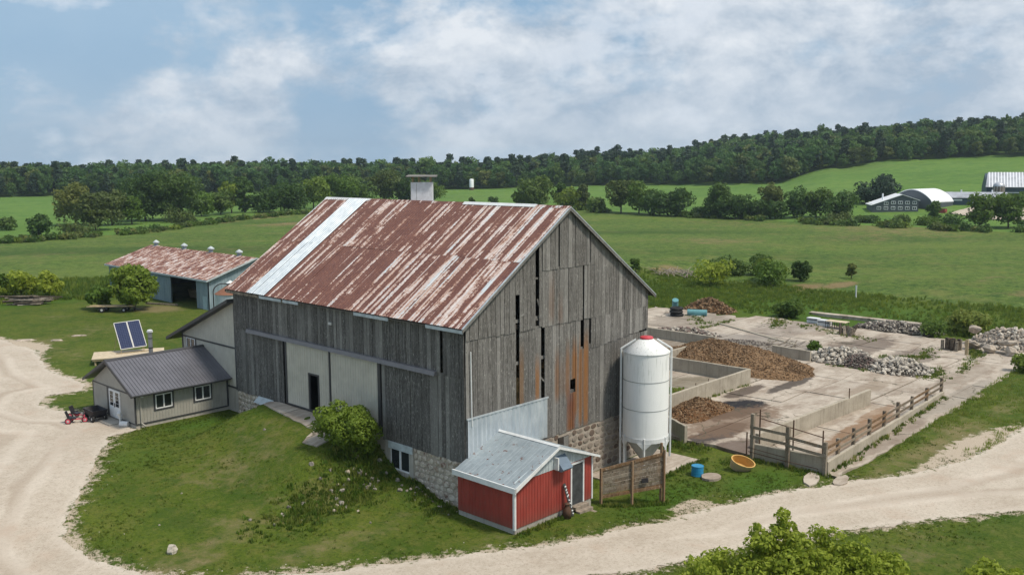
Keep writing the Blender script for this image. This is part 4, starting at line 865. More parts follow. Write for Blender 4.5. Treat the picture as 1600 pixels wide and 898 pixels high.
# ------------------------------------------------------------------ slatted timber screen
fA, fB = Vector((5.75, -3.95, 0)), Vector((8.62, -5.85, 0)); fd = (fB-fA).normalized(); fn_ = Vector((fd.y, -fd.x, 0))
scr = thing('timber_screen', (7.2, -4.9, -.4), 'slatted brown wooden screen fence between the red shed and the feed silo', 'fence')
def fz(t_, lo): return (.10+.30*t_ if lo else 1.62+.62*t_)
ts = (0.0, .49, 1.0)
for k_, t_ in enumerate(ts):
    c = fA.lerp(fB, t_)+fn_*.06; MB().bar((c.x, c.y, -.75), (c.x, c.y, (1.7, 1.95, 2.42)[k_]), .11, .11).obj('post', MATS['wood_new'], scr)
c = fB+fn_*-.12+fd*-.1; MB().bar((c.x, c.y, -.75), (c.x+.02, c.y, 2.75), .10, .10).obj('post', MATS['wood_new'], scr)
for s_ in range(2):
    t0, t1 = ts[s_]+.02, ts[s_+1]-.01
    for k_ in range(9):
        q0, q1 = (k_+.03)/9, (k_+.93)/9; jt = R_.uniform(-.008, .008)
        P0, P1 = fA.lerp(fB, t0), fA.lerp(fB, t1)
        def zz(t_, q): return fz(t_, True)+(fz(t_, False)-fz(t_, True))*q+jt
        v = [(P0.x, P0.y, zz(t0, q0)), (P1.x, P1.y, zz(t1, q0)), (P1.x, P1.y, zz(t1, q1)), (P0.x, P0.y, zz(t0, q1))]
        MB().slab(v, fn_*-.03).obj('slat', MATS['wood_new' if k_ in (0, 8) else 'wood_fence'], scr)
P0, P1 = fA+fn_*.02, fB+fn_*.02
MB().bar((P0.x, P0.y, fz(0, 0)-.02), (P1.x, P1.y, fz(1, 0)-.02), .05, .14).bar((P0.x, P0.y, fz(0, 1)+.05), (P1.x, P1.y, fz(1, 1)+.05), .05, .14).obj('rail', MATS['wood_new'], scr)
c = fA.lerp(fB, .69)+fn_*.09
MB().bar((c.x-fd.x*.17, c.y-fd.y*.17, .85), (c.x+fd.x*.17, c.y+fd.y*.17, .88), .1, .22).obj('control_box', MATS['black_plastic'], origin=(c.x, c.y, .85), label='small black box fixed low on the wooden screen fence', cat='box')

# ------------------------------------------------------------------ lean-to addition at the barn's far end
lt = thing('lean_to', (3, 25, 1.1), 'beige metal lean-to addition with dark sloping roof at the far end of the barn', 'building')
la, lb, lx = 21.6, 28.7, .02
lz = lambda y: 8.62-(y-21.5)*.405
m_ = MB(); m_.slab([(lx, la, 2.75), (lx, lb, 2.75), (lx, lb, lz(lb)-.2), (lx, la, lz(la)-.2)], (.1, 0, 0)); ribs_y(m_, lx, 0, 0, 0, 0)
y = la+.2
while y < lb-.1: m_.slab([(lx, y-.025, 2.75), (lx-.015, y-.012, 2.75), (lx-.015, y+.012, 2.75), (lx, y+.025, 2.75)], (0, 0, lz(y)-.3-2.75)); y += .23
m_.box(lx+.1, 12, lb-.1, lb, 1.1, lz(lb)-.2); m_.obj('wall', MATS['beige'], lt)
MB().box(lx-.01, lx+.3, la-.1, lb, .6, 2.75).obj('base_wall', MATS['smooth_concrete'], lt)
m_ = MB(); m_.box(lx-.05, lx+.02, la-.14, la+.02, 2.6, lz(la)-.25).box(lx-.05, lx, la, lb, 5.30, 5.40).box(lx-.05, lx, la, lb, 2.66, 2.77).box(lx-.05, lx+.03, lb-.08, lb+.03, 1.2, lz(lb)-.2); m_.obj('trim', MATS['charcoal'], lt)
m_ = MB(); m_.slab([(lx-.55, la-.1, lz(la-.1)), (lx-.55, 30.1, lz(30.1)), (lx-.55, 30.1, lz(30.1)-.22), (lx-.55, la-.1, lz(la-.1)-.22)], (12.6, 0, 0)); m_.obj('roof', MATS['charcoal'], lt)
wf = MB().box(lx-.05, lx+.03, 26.9, 28.1, 4.25, 4.33).box(lx-.05, lx+.03, 26.9, 28.1, 5.25, 5.33).box(lx-.05, lx+.03, 26.9, 26.98, 4.33, 5.25).box(lx-.05, lx+.03, 28.02, 28.1, 4.33, 5.25).box(lx-.05, lx+.03, 27.46, 27.54, 4.33, 5.25).obj('window', MATS['white_vinyl'], lt)
MB().box(lx-.02, lx+.0, 26.98, 28.02, 4.33, 5.25).obj('pane', MATS['glass'], wf); MB().box(lx-.03, lx-.005, 26.78, 26.9, 4.15, 5.30).box(lx-.03, lx-.005, 28.1, 28.2, 4.15, 5.3).obj('window_trim', MATS['charcoal'], wf)

# ------------------------------------------------------------------ grey cottage
hs = thing('cottage', (-3.2, 25.7, 1.1), 'small grey-sided building with dark ribbed metal roof and white double door', 'building')
hx0, hy0, hy1, hr = -6.31, 22.72, 28.82, 25.77; er, ee = 5.02, 3.33
hroof = lambda y: er-(er-ee)*abs(y-hr)/(hr-22.2)
MB().box(hx0+.02, 0, hy0+.02, hy1-.02, .5, 1.36).obj('foundation', MATS['smooth_concrete'], hs)
m_ = MB()
m_.box(hx0, -.01, hy0, hy0+.08, 1.36, 3.2); x = hx0+.15
wins = ((-5.02, -3.92, 2.1, 3.02), (-2.38, -1.28, 2.12, 3.04))
while x < -.1:
    if not any(a-.12 < x < b+.12 for a, b, _, _ in wins): m_.slab([(x-.03, hy0, 1.4), (x+.03, hy0, 1.4), (x+.015, hy0-.022, 1.4), (x-.015, hy0-.022, 1.4)], (0, 0, 1.78))
    else:
        for a, b, z0, z1 in wins:
            if a-.12 < x < b+.12: m_.slab([(x-.03, hy0, 1.4), (x+.03, hy0, 1.4), (x+.015, hy0-.022, 1.4), (x-.015, hy0-.022, 1.4)], (0, 0, z0-.1-1.4))
    x += .2
m_.slab([(hx0, hy0, 1.3), (hx0, hy1, 1.3), (hx0, hy1, 3.2), (hx0, hr, hroof(hr)-.12), (hx0, hy0, 3.2)], (.08, 0, 0)); m_.box(hx0, 0, hy1-.08, hy1, 1.3, 3.2)
m_.obj('wall', MATS['house_grey'], hs)
m_ = MB(); m_.box(hx0-.025, hx0+.06, hy0-.03, hy0+.06, 1.32, 3.2).box(hx0-.02, hx0, hy0+.06, hy1, 3.13, 3.21).box(hx0-.02, hx0, hy1-.06, hy1, 1.32, 3.13).box(-.12, -.01, hy0-.03, hy0, 1.32, 3.2).box(hx0+.06, -.12, hy0-.028, hy0, 1.31, 1.39).box(hx0-.02, hx0, hy0+.06, 24.66, 1.31, 1.38).box(hx0-.02, hx0, 26.4, hy1-.06, 1.31, 1.38)
m_.box(hx0-.022, hx0, 26.33, 26.66, 1.38, 3.12); m_.obj('trim', MATS['charcoal'], hs)
m_ = MB()
for s_ in (0, 1):
    ye = 22.2 if not s_ else 29.34
    m_.slab([(hx0-.42, ye, ee), (hx0-.42, hr, er), (hx0-.42, hr, er-.10), (hx0-.42, ye, ee-.10)], (-hx0+.42-.02, 0, 0))
m_.obj('roof', MATS['house_roof'], hs)
m_ = MB(); x = hx0-.38
while x < -.05:
    for s_ in (0, 1):
        ye = 22.2 if not s_ else 29.34
        m_.slab([(x-.02, ye, ee+.002), (x-.02, hr, er+.002), (x-.02, hr, er+.035), (x-.02, ye, ee+.035)], (.035, 0, 0))
    x += .229
m_.obj('roof_rib', MATS['house_roof'], hs, kind='stuff')
m_ = MB(); m_.slab([(hx0-.45, hr-.17, er-.04), (hx0-.45, hr, er+.06), (hx0-.45, hr+.17, er-.04), (hx0-.45, hr, er)], (-hx0+.45-.02, 0, 0))
for s_ in (0, 1):
    ye = 22.2 if not s_ else 29.34
    m_.slab([(hx0-.45, ye, ee-.16), (hx0-.45, ye, ee+.02), (hx0-.45, hr, er+.02), (hx0-.45, hr, er-.16)], (.03, 0, 0))
m_.box(hx0-.42, -.02, 22.3, 22.34, ee-.17, ee-.05); m_.obj('roof_trim', MATS['charcoal'], hs)
m_ = MB(); m_.slab([(hx0-.42, 22.10, ee-.08), (hx0-.42, 22.30, ee-.10), (hx0-.42, 22.30, ee-.0), (hx0-.42, 22.08, ee+.0)], (-hx0+.38, 0, 0)); m_.obj('gutter', MATS['house_roof'], hs)
for a, b, z0, z1 in wins:
    y = hy0
    f_ = MB().box(a, b, y-.05, y, z0, z0+.07).box(a, b, y-.05, y, z1-.07, z1).box(a, a+.07, y-.05, y, z0+.07, z1-.07).box(b-.07, b, y-.05, y, z0+.07, z1-.07).box((a+b)/2-.04, (a+b)/2+.04, y-.055, y, z0+.07, z1-.07).obj('window', MATS['white_vinyl'], hs)
    MB().box(a+.07, (a+b)/2-.04, y-.025, y-.005, z0+.07, z1-.07).obj('pane', MATS['glass'], f_); MB().box((a+b)/2+.04, b-.07, y-.03, y-.01, z0+.07, z1-.07).obj('pane', MATS['glass'], f_)
    MB().box(a-.11, b+.11, y-.035, y, z0-.11, z0).box(a-.11, b+.11, y-.035, y, z1, z1+.1).box(a-.11, a, y-.035, y, z0, z1).box(b, b+.11, y-.035, y, z0, z1).obj('window_trim', MATS['charcoal'], f_)
for k_, (a, b) in enumerate(((25.52, 26.3), (24.72, 25.50))):
    dd = MB().box(hx0-.05, hx0, a, b, 1.3, 3.08).obj('door', MATS['white_vinyl'], hs)
    m_ = MB()
    for i in range(3):
        for j in range(4): m_.box(hx0-.062, hx0-.045, a+.17+i*.155, a+.30+i*.155, 2.05+j*.235, 2.26+j*.235)
    m_.obj('door_pane', MATS['glass'], dd)
MB().box(hx0-.09, hx0-.05, 25.44, 25.50, 2.0, 2.25).obj('handle', MATS['dark_steel'], dd)
MB().box(hx0-.9, hx0, 24.5, 26.5, .95, 1.2).obj('step', MATS['smooth_concrete'], hs)
m_ = MB(); m_.box(-6.02, -5.94, hy0-.1, hy0-.03, 1.4, 3.2); m_.bar((-5.98, hy0-.07, 1.4), (-5.85, hy0-.35, 1.22), .08, .07); m_.obj('downspout', MATS['house_grey'], hs)
m_ = MB(); m_.box(-5.92, -5.8, hy0-.12, hy0-.02, 3.0, 3.14).box(-6.0, -5.9, hy0-.16, hy0-.02, 3.08, 3.18); m_.obj('security_lamp', MATS['white_vinyl'], hs)
ch = MB().tube((-3.35, 26.5, 4.4), (-3.35, 26.5, 6.28), .135, 16).obj('chimney_pipe', MATS['grey_steel'], hs, smooth=False)
MB().tube((-3.35, 26.5, 6.28), (-3.35, 26.5, 6.33), .2, 16).tube((-3.35, 26.5, 6.38), (-3.35, 26.5, 6.44), .19, 16, .12).obj('chimney_cap', MATS['white_paint'], ch)
MB().tube((-3.35, 26.5, 5.2), (-3.35, 26.5, 5.28), .15, 16).tube((-3.35, 26.5, 5.85), (-3.35, 26.5, 5.9), .15, 16).obj('pipe_band', MATS['dark_steel'], ch)
# white hydrant-like jug and drum by the door, stones
def ball(cx, cy, z, r, rz, mat, name, label, cat, n=14, seed=0, **kw):
    rr_ = random.Random(seed); m_ = MB(); prof = [(0, z)]+[(r*math.sin(a)*(1+0*a), z+rz*(1-math.cos(a))) for a in [math.pi*k_/8 for k_ in range(1, 8)]]+[(0, z+2*rz)]
    m_.lathe(cx, cy, prof, n); return m_.obj(name, mat, origin=(cx, cy, z), smooth=True, label=label, cat=cat, **kw)
m_ = MB(); m_.tube((-6.62, 24.25, 1.1), (-6.62, 24.25, 1.75), .06, 8).tube((-6.62, 24.25, 1.7), (-6.72, 24.15, 1.95), .12, 10).tube((-6.62, 24.25, 1.6), (-6.45, 24.3, 1.72), .07, 8); m_.obj('yard_tap', MATS['white_paint'], origin=(-6.62, 24.25, 1.1), label='white standpipe by the right edge of the white double door', cat='tap')
MB().tube((-6.75, 23.95, 1.28), (-6.42, 23.55, 1.28), .17, 12).obj('white_canister', MATS['white_vinyl'], origin=(-6.6, 23.75, 1.1), smooth=False, label='white canister lying on the ground at the cottage corner', cat='canister')

# ------------------------------------------------------------------ dump cart and pedal trikes on the gravel
ct = thing('dump_cart', (-7.15, 26.6, 1.1), 'black plastic dump cart parked beside the white double door', 'cart')
m_ = MB(); 
def tub(m_, cx, cy, z0, z1, lx0, ly0, lx1, ly1, th=.05):
    o = [(cx-lx1, cy-ly1, z1), (cx+lx1, cy-ly1, z1), (cx+lx1, cy+ly1, z1), (cx-lx1, cy+ly1, z1)]; i_ = [(cx-lx1+th, cy-ly1+th, z1), (cx+lx1-th, cy-ly1+th, z1), (cx+lx1-th, cy+ly1-th, z1), (cx-lx1+th, cy+ly1-th, z1)]
    b = [(cx-lx0, cy-ly0, z0), (cx+lx0, cy-ly0, z0), (cx+lx0, cy+ly0, z0), (cx-lx0, cy+ly0, z0)]; c = [(x*1, y, z0+.05) for x, y, z in [(cx-lx0+th, cy-ly0+th, 0), (cx+lx0-th, cy-ly0+th, 0), (cx+lx0-th, cy+ly0-th, 0), (cx-lx0+th, cy+ly0-th, 0)]]
    m_.add(b+o+i_+c, [(3, 2, 1, 0)]+[(k_, (k_+1) % 4, 4+(k_+1) % 4, 4+k_) for k_ in range(4)]+[(4+k_, 4+(k_+1) % 4, 8+(k_+1) % 4, 8+k_) for k_ in range(4)]+[(8+k_, 8+(k_+1) % 4, 12+(k_+1) % 4, 12+k_) for k_ in range(4)]+[(12, 13, 14, 15)])
tub(m_, -7.15, 26.6, 1.42, 1.86, .36, .55, .48, .78); m_.obj('tub', MATS['black_plastic'], ct)
for x, y in ((-7.55, 26.1), (-6.75, 26.1), (-7.55, 27.2), (-6.75, 27.2)):
    w_ = MB().tube((x-.06, y, 1.33), (x+.06, y, 1.33), .21, 14).obj('wheel', MATS['black_rubber'], ct); MB().tube((x-.07, y, 1.33), (x+.07, y, 1.33), .09, 10).obj('hub', MATS['pale_plastic'], w_)
MB().bar((-7.15, 25.9, 1.36), (-7.15, 27.4, 1.36), .5, .05).bar((-7.15, 27.4, 1.36), (-7.35, 28.2, 1.2), .05, .05).obj('chassis', MATS['dark_steel'], ct)
def trike(cx, cy, rz, label):
    t = thing('pedal_trike', (cx, cy, 1.1), label, 'tricycle', 'pink pedal trikes on the gravel', rz)
    def part(mb, name, mat, par=None):
        o = bpy.data.objects.new(name, mb.mesh(name, mat)); COL.objects.link(o); o.parent = par or t; return o
    for x, y, r in ((.62, 0, .2), (-.3, .3, .2), (-.3, -.3, .2)):
        w_ = part(MB().tube((x, y-.035, r), (x, y+.035, r), r, 16), 'wheel', MATS['black_rubber']); part(MB().tube((x, y-.045, r), (x, y+.045, r), r*.72, 14), 'rim', MATS['pink_plastic'], w_); part(MB().tube((x, y-.055, r), (x, y+.055, r), r*.35, 10), 'hub', MATS['pale_plastic'], w_)
    part(MB().bar((-.3, -.3, .2), (-.3, .3, .2), .04, .04).bar((-.3, 0, .25), (.45, 0, .25), .07, .06).bar((.45, 0, .25), (.62, 0, .5), .06, .05).bar((.62, -.06, .2), (.6, -.06, .5), .03, .03).bar((.62, .06, .2), (.6, .06, .5), .03, .03), 'frame', MATS['pink_plastic'])
    part(MB().hexa([(-.3, -.17, .3), (.12, -.17, .3), (.12, .17, .3), (-.3, .17, .3), (-.3, -.17, .38), (.12, -.17, .36), (.12, .17, .36), (-.3, .17, .38)]).hexa([(-.36, -.17, .34), (-.28, -.17, .34), (-.28, .17, .34), (-.36, .17, .34), (-.52, -.17, .78), (-.46, -.17, .78), (-.46, .17, .78), (-.52, .17, .78)]), 'seat', MATS['black_plastic'])
    part(MB().tube((.56, -.24, .68), (.56, .24, .68), .02, 8).tube((.6, 0, .45), (.56, 0, .68), .025, 8), 'handlebar', MATS['dark_steel'])
    part(MB().box(.72, .82, .07, .17, .18, .22).box(.44, .54, -.17, -.07, .2, .24), 'pedal', MATS['black_plastic'])
    return t
trike(-8.35, 26.9, rad(-35), 'pink pedal trike furthest from the cottage door, with a black seat')
trike(-7.75, 27.9, rad(-60), 'pink pedal trike between the other trike and the black cart')

# ------------------------------------------------------------------ solar panels on a timber deck
dk = thing('timber_deck', (2.5, 43.2, 1.1), 'pale timber platform on the lawn behind the cottage', 'platform')
rot = rad(-26)
def R2(x, y, cx=2.5, cy=43.1): return (cx+x*math.cos(rot)-y*math.sin(rot), cy+x*math.sin(rot)+y*math.cos(rot))
m_ = MB()
for k_ in range(9):
    y = -1.55+k_*.345; m_ = MB(); m_.prism([R2(-2.75, y), R2(2.75, y), R2(2.75, y+.325), R2(-2.75, y+.325)], 1.62, 1.68); m_.obj('plank', MATS['deck_tan'], dk)
for x, y in ((-2.5, -1.35), (2.5, -1.35), (2.5, 1.35), (-2.5, 1.35), (0, -1.35)): a, b = R2(x, y); MB().box(a-.06, a+.06, b-.06, b+.06, .9, 1.62).obj('leg', MATS['plank_tan'], dk)
MB().prism([R2(-2.7, -1.5), R2(2.7, -1.5), R2(2.7, -1.44), R2(-2.7, -1.44)], 1.48, 1.61).obj('beam', MATS['plank_tan'], dk)
spn = thing('solar_array', (2.8, 43, 1.68), 'pair of tilted blue solar panels in a light frame on the timber platform', 'solar panel')
# plane facing the camera side, leaning back
bl, br_, tl_ = Vector((1.98, 43.25, 2.04)), Vector((3.73, 42.87, 2.12)), Vector((2.41, 45.07, 3.98))
ex = (br_-bl)*1.17; ey = (tl_-bl); nn = ex.cross(ey).normalized()
for k_ in range(2):
    o0 = bl-ex*.04+ex*(.5*k_+.015); u_ = ex*.47; L1 = u_.length; L2 = ey.length
    me = MB().add([(0, 0, 0), (L1, 0, 0), (L1, L2, 0), (0, L2, 0), (0, 0, .04), (L1, 0, .04), (L1, L2, .04), (0, L2, .04)], [(3, 2, 1, 0), (4, 5, 6, 7), (0, 1, 5, 4), (1, 2, 6, 5), (2, 3, 7, 6), (3, 0, 4, 7)]).mesh('panel', MATS['solar_cell'])
    o = bpy.data.objects.new('panel', me); COL.objects.link(o); o.parent = spn
    xh = u_.normalized(); yh = (ey-ey.dot(xh)*xh).normalized(); zh = xh.cross(yh)
    o.matrix_local = Matrix.Translation(o0-Vector((2.8, 43, 1.68))) @ Matrix((xh, yh, zh)).transposed().to_4x4()
    fm = MB(); 
    for a, b in (((0, 0), (L1, 0)), ((0, L2), (L1, L2))): fm.bar((a[0], a[1], .02), (b[0], b[1], .02), .05, .07)
    for a, b in (((0, 0), (0, L2)), ((L1, 0), (L1, L2))): fm.bar((a[0], a[1], .02), (b[0], b[1], .02), .05, .07)
    fo = bpy.data.objects.new('panel_frame', fm.mesh('panel_frame', MATS['pale_plastic'])); COL.objects.link(fo); fo.parent = o
MB().bar(bl, (bl.x-.05, bl.y+.1, 1.68), .04, .04).bar(tl_-ey*.3, (tl_.x-.35, tl_.y-.2, 1.68), .03, .03).bar(br_, (br_.x, br_.y+.1, 1.68), .04, .04).bar(br_+ey*.5, (br_.x+.4, br_.y+1.1, 1.68), .04, .04).bar((bl.x-.4, bl.y+.2, 1.72), (br_.x+.4, br_.y-.1, 1.72), .05, .05).obj('stand', MATS['plank_tan'], spn)

# ------------------------------------------------------------------ blue machinery shed
bs = thing('machine_shed', (26.4, 75.4, 1.1), 'long blue metal-sided machine shed with a rusty roof and dark open doorway', 'shed')
bx, by0, by1, brx, be, brz, bg = 20.45, 62.7, 88.2, 26.4, 4.55, 6.5, .1
bro = lambda x: brz-(brz-be)*abs(x-brx)/(brx-bx)
m_ = MB(); m_.box(bx, bx+.1, by0, 65.3, bg, be).box(bx, bx+.1, 71.4, by1, bg, be).box(bx, bx+.1, 65.3, 71.4, 4.2, be); ribs_y(m_, bx, by0, 65.2, bg, be, .6, .02, .08); ribs_y(m_, bx, 71.6, by1, bg, be, .6, .02, .08)
m_.slab([(bx, by0, bg), (32.3, by0, bg), (32.3, by0, be-.1), (brx, by0, brz-.12), (bx, by0, be-.1)], (0, .1, 0)); ribs_x(m_, by0, bx+.2, 32.2, bg, lambda x: bro(x)-.2, .42, .03, .14); m_.box(32.2, 32.3, by0, by1, bg, be).box(bx, 32.3, by1-.1, by1, bg, be); m_.obj('wall', MATS['blue_tin'], bs)
m_ = MB(); m_.box(bx-.04, bx+.06, 71.4, 71.65, bg, 4.3).box(bx-.04, bx+.06, 65.1, 65.3, bg, 4.3).box(bx-.05, bx, 65.1, 71.65, 4.2, 4.3); m_.obj('door_frame', MATS['blue_tin'], bs)
MB().box(bx-.05, bx, 63.05, 63.95, 1.0, 2.6).obj('small_door', plain('door_blue', (.36, .47, .52), .6), bs)
MB().box(bx+.1, 32.2, by0+.1, by1-.1, .9, .95).obj('shed_floor', plain('dirt_floor', (.13, .075, .05), .95), bs)
n_ = 26; wS = (by1-by0+.8)/n_; LB = math.hypot(brx-bx+.35, brz-be+.1); sl = (brz-be)/(brx-bx)
for side in (0, 1):
    for i in range(n_):
        y = by0-.4+i*wS; xe = bx-.35 if not side else 32.65; z_ = .012*(i % 2); ze_ = be-.35*sl
        m_ = MB(); m_.slab([(xe, y, ze_+.05+z_), (brx, y, brz+.05+z_), (brx, y+wS, brz+.05+z_), (xe, y+wS, ze_+.05+z_)], (0, 0, .02))
        if not side: m_.slab([(xe, y, ze_+.07+z_), (brx, y, brz+.07+z_), (brx, y, brz+.10+z_), (xe, y, ze_+.10+z_)], (0, .05, 0))
        m_.obj('roof_sheet', MATS['rust_shed_roof'], bs)
MB().slab([(bx-.38, by0-.45, be-.25), (bx-.38, by0-.45, be-.05), (brx, by0-.45, brz+.06), (brx, by0-.45, brz-.12)], (0, .05, 0)).slab([(32.7, by0-.45, be-.25), (32.7, by0-.45, be-.05), (brx, by0-.45, brz+.06), (brx, by0-.45, brz-.12)], (0, .05, 0)).box(bx-.42, bx-.34, by0-.4, by1+.4, be-.24, be-.06).obj('fascia', MATS['pale_blue_paint'], bs)
for y in (87.0, 79.3, 72.6, 66.0):
    v_ = MB().tube((brx, y, brz), (brx, y, brz+.42), .26, 12).obj('roof_ventilator', MATS['blue_tin'], bs); MB().tube((brx, y, brz+.42), (brx, y, brz+.55), .42, 12, .42).tube((brx, y, brz+.55), (brx, y, brz+.8), .40, 12, .05).obj('ventilator_cap', MATS['pale_blue_paint'], v_)
m_ = MB(); m_.box(24, 28, 70, 74, .95, 2.1).box(23.5, 25.5, 67.3, 69, .95, 1.7); m_.jit(.2); m_.obj('stored_lumber', MATS['plank_tan'], origin=(26, 71, .95), label='pale timber stack inside the dark doorway of the blue shed', cat='lumber')
MB().bar((17.9, 72.6, 1.2), (19.7, 68.6, 1.2), .22, .18).obj('timber_beam', MATS['log_wood'], origin=(18.8, 70.6, 1.1), label='weathered beam lying on the lawn in front of the blue shed', cat='beam')
# small galvanised grain bin seen over the lean-to
gb = thing('grain_bin', (17.6, 53.9, 1.1), 'small corrugated grain bin with rusty cone roof beside the blue shed', 'grain bin')
m_ = MB(); pf = []
for k_ in range(30): pf.append((1.5+(.018 if k_ % 2 else 0), 1.1+k_*.106))
m_.lathe(17.9, 53.4, pf, 36).obj('shell', MATS['galvanised'], gb, smooth=True); MB().lathe(17.9, 53.4, [(1.6, 4.15), (.3, 5.0), (.28, 5.1), (0, 5.12)], 32).obj('roof', MATS['rust_orange'], gb)
MB().lathe(17.9, 53.4, [(.1, 5.05), (.1, 5.2), (.42, 5.22), (0, 5.5)], 16).obj('vent_cap', MATS['white_paint'], gb); MB().lathe(18.5, 53.1, [(.08, 4.8), (.08, 5.25), (.3, 5.27), (0, 5.45)], 14).obj('vent_cap', MATS['white_paint'], gb)
m_ = MB(); pr = None
for k_ in range(12):
    a = math.pi*(k_/11)*.62+.0; p = (16.62+.75*(1-math.cos(a)), 54.6-.75*(1-math.cos(a)), 4.25+.9*math.sin(a))
    if pr: m_.tube(pr, p, .06, 6)
    pr = p
m_.tube((16.62, 54.6, 1.5), (16.62, 54.6, 4.27), .06, 6); m_.obj('auger_pipe', MATS['dark_steel'], gb)

# ------------------------------------------------------------------ wagon, logs
wg = thing('flat_wagon', (12.6, 70, 1.1), 'low flat wagon loaded with tan planks standing on the lawn', 'wagon')
A_, B_ = Vector((11.2, 71.4, 1.75)), Vector((14.6, 68.3, 1.75)); dv = (B_-A_).normalized(); pv = Vector((-dv.y, dv.x, 0))
MB().bar(A_+dv*.5+pv*.0-Vector((0, 0, .14)), B_-dv*.4-Vector((0, 0, .14)), .9, .1).bar(B_-dv*.4-Vector((0, 0, .14)), B_+dv*.5-Vector((0, 0, .5)), .1, .1).obj('frame', MATS['dark_steel'], wg)
for k_ in range(6):
    o = pv*(-.55+.2*k_); s0, s1 = R_.uniform(-.4, .2), R_.uniform(-.3, .2); MB().bar(A_+o+dv*s0, B_+o+dv*s1, .17, .09).obj('plank', MATS['plank_tan'], wg)
for s_, t_ in ((-.75, .28), (.75, .28), (-.6, .78), (.6, .78)):
    c = A_.lerp(B_, t_)+pv*s_; c.z = 1.1+.3 if t_ < .5 else 1.1+.24; r_ = .3 if t_ < .5 else .24
    w_ = MB().tube(c-pv*.1, c+pv*.1, r_, 16).obj('wheel', MATS['black_rubber'], wg); MB().tube(c-pv*.11, c+pv*.11, r_*.45, 10).obj('rim', MATS['pale_plastic'], w_)
lp = thing('log_pile', (8.6, 82.4, 1.1), 'untidy pile of grey logs and poles at the edge of the lawn', 'log pile')
for k_ in range(42):
    lay = k_//8; c = Vector((8.5+R_.uniform(-1.0, 1.0)+(k_ % 8-3.5)*.28*.6, 82.4+R_.uniform(-.7, .7)-(k_ % 8-3.5)*.22, 1.2+lay*.19)); a = rad(-42+R_.uniform(-14, 14)); L = R_.uniform(1.2, 2.6)
    dx, dy = math.cos(a)*L/1.4, math.sin(a)*L/1.4
    MB().tube((c.x-dx, c.y-dy, c.z+R_.uniform(-.05, .05)), (c.x+dx, c.y+dy, c.z+R_.uniform(-.05, .12)), R_.uniform(.06, .13), 7, R_.uniform(.05, .1)).obj('log', MATS[R_.choice(('log_wood', 'dead_wood', 'bark'))], lp)

# ------------------------------------------------------------------ yard walls
def wall(label, P, Q, zt0, zt1, th, zb=-.75, mat='wall_concrete', cat='wall', name='concrete_wall', n=6):
    P = Vector((*P, 0)); Q = Vector((*Q, 0)); d = (Q-P).normalized(); s_ = Vector((-d.y, d.x, 0))*th/2; m_ = MB(); vs = []
    for k_ in range(n+1):
        c = P.lerp(Q, k_/n); zt = zt0+(zt1-zt0)*k_/n+(R_.uniform(-.02, .02) if 0 < k_ < n else 0); ch_ = .03
        for sx_, z_ in ((-1, zb), (1, zb), (1, zt-ch_), (.8, zt), (-.8, zt), (-1, zt-ch_)): vs.append((c.x+s_.x*sx_, c.y+s_.y*sx_, z_))
    fs = [tuple(range(6)), tuple(range(6*n, 6*n+6))[::-1]]
    for k_ in range(n):
        for j in range(6): fs.append((6*k_+j, 6*(k_+1)+j, 6*(k_+1)+(j+1) % 6, 6*k_+(j+1) % 6))
    m_.add(vs, fs); o = m_.obj(name, MATS[mat], origin=((P.x+Q.x)/2, (P.y+Q.y)/2, -.5), label=label, cat=cat); return o
wall('concrete pen wall facing the camera, running from behind the silo to the pen corner', (20.5, 4.28), (35.7, 4.28), .7, .72, .22)
wall('concrete pen wall at right angles behind the empty pen, below the large manure heap', (35.6, 4.42), (35.6, 16.5), .72, .62, .22)
wall('short low concrete wall tucked behind the left foot of the large manure heap', (35.75, 13.2), (41.5, 13.2), .7, .7, .2)
wall('long concrete wall behind the barn corner, left of the large manure heap', (47.0, 14.2), (47.0, 30), .5, .5, .25)
wall('short concrete wall end sticking out right of the large manure heap', (47.0, 4.5), (47.0, 8.2), .42, .5, .25)
wall('low concrete kerb along the foot of the long white rubble pile', (47.1, 4.3), (47.2, -2.4), -.28, -.3, .25)
wall('low concrete wall end by the small manure heap next to the silo', (20.2, 1.9), (18.9, -.6), .5, .48, .2)
wall('concrete wall sloping through the middle of the yard behind the board fence', (20.2, -4.9), (35.6, -5.55), .55, .68, .24)
wall('front concrete wall of the yard under the post and rail pen fence', (18.45, -5.6), (18.85, -9.95), .48, .5, .22)
wall('low concrete curb carrying the long wooden rail fence', (18.9, -10.0), (41.9, -8.62), .2, -.12, .2, n=10)
wall('pale narrow concrete strip along the back edge of the yard', (72.0, 16.5), (72.4, 3.0), -.25, -.25, .9, mat='yard_concrete')
wall('long grey concrete edging across the middle back of the yard', (58.5, 20.5), (53.0, 9.0), -.36, -.38, .3)
# post-and-rail fences
pf_ = thing('pen_fence', (18.6, -7.8, -.5), 'grey wooden post and rail fence standing against the front concrete wall', 'fence')
fp = [(18.25, -5.65, 2.35), (18.4, -7.85, 1.95), (18.65, -10.02, 1.4)]
for x, y, z in fp: MB().box(x-.10, x+.10, y-.10, y+.10, -.7, z).jit(.01).obj('post', MATS['wood_fence'], pf_)
for (x, y, z), (a, b, c) in zip(fp[:-1], fp[1:]):
    for u, v in ((1.55, 1.48), (.98, .92)) if x == 18.25 else ((1.35, 1.12), (.86, .62)): MB().bar((x-.1, y+.12, u), (a-.1, b-.12, v), .05, .17).obj('rail', MATS['wood_fence'], pf_)
for x, y, zb, z in ((18.75, -5.85, .3, 2.55), (18.75, -8.0, .3, 2.3), (19.0, -9.7, .2, 1.95), (17.95, -5.45, -.6, 1.25)): MB().tube((x, y, zb), (x, y, z), .045, 8).obj('pipe_post', MATS['rusty_steel'], pf_)
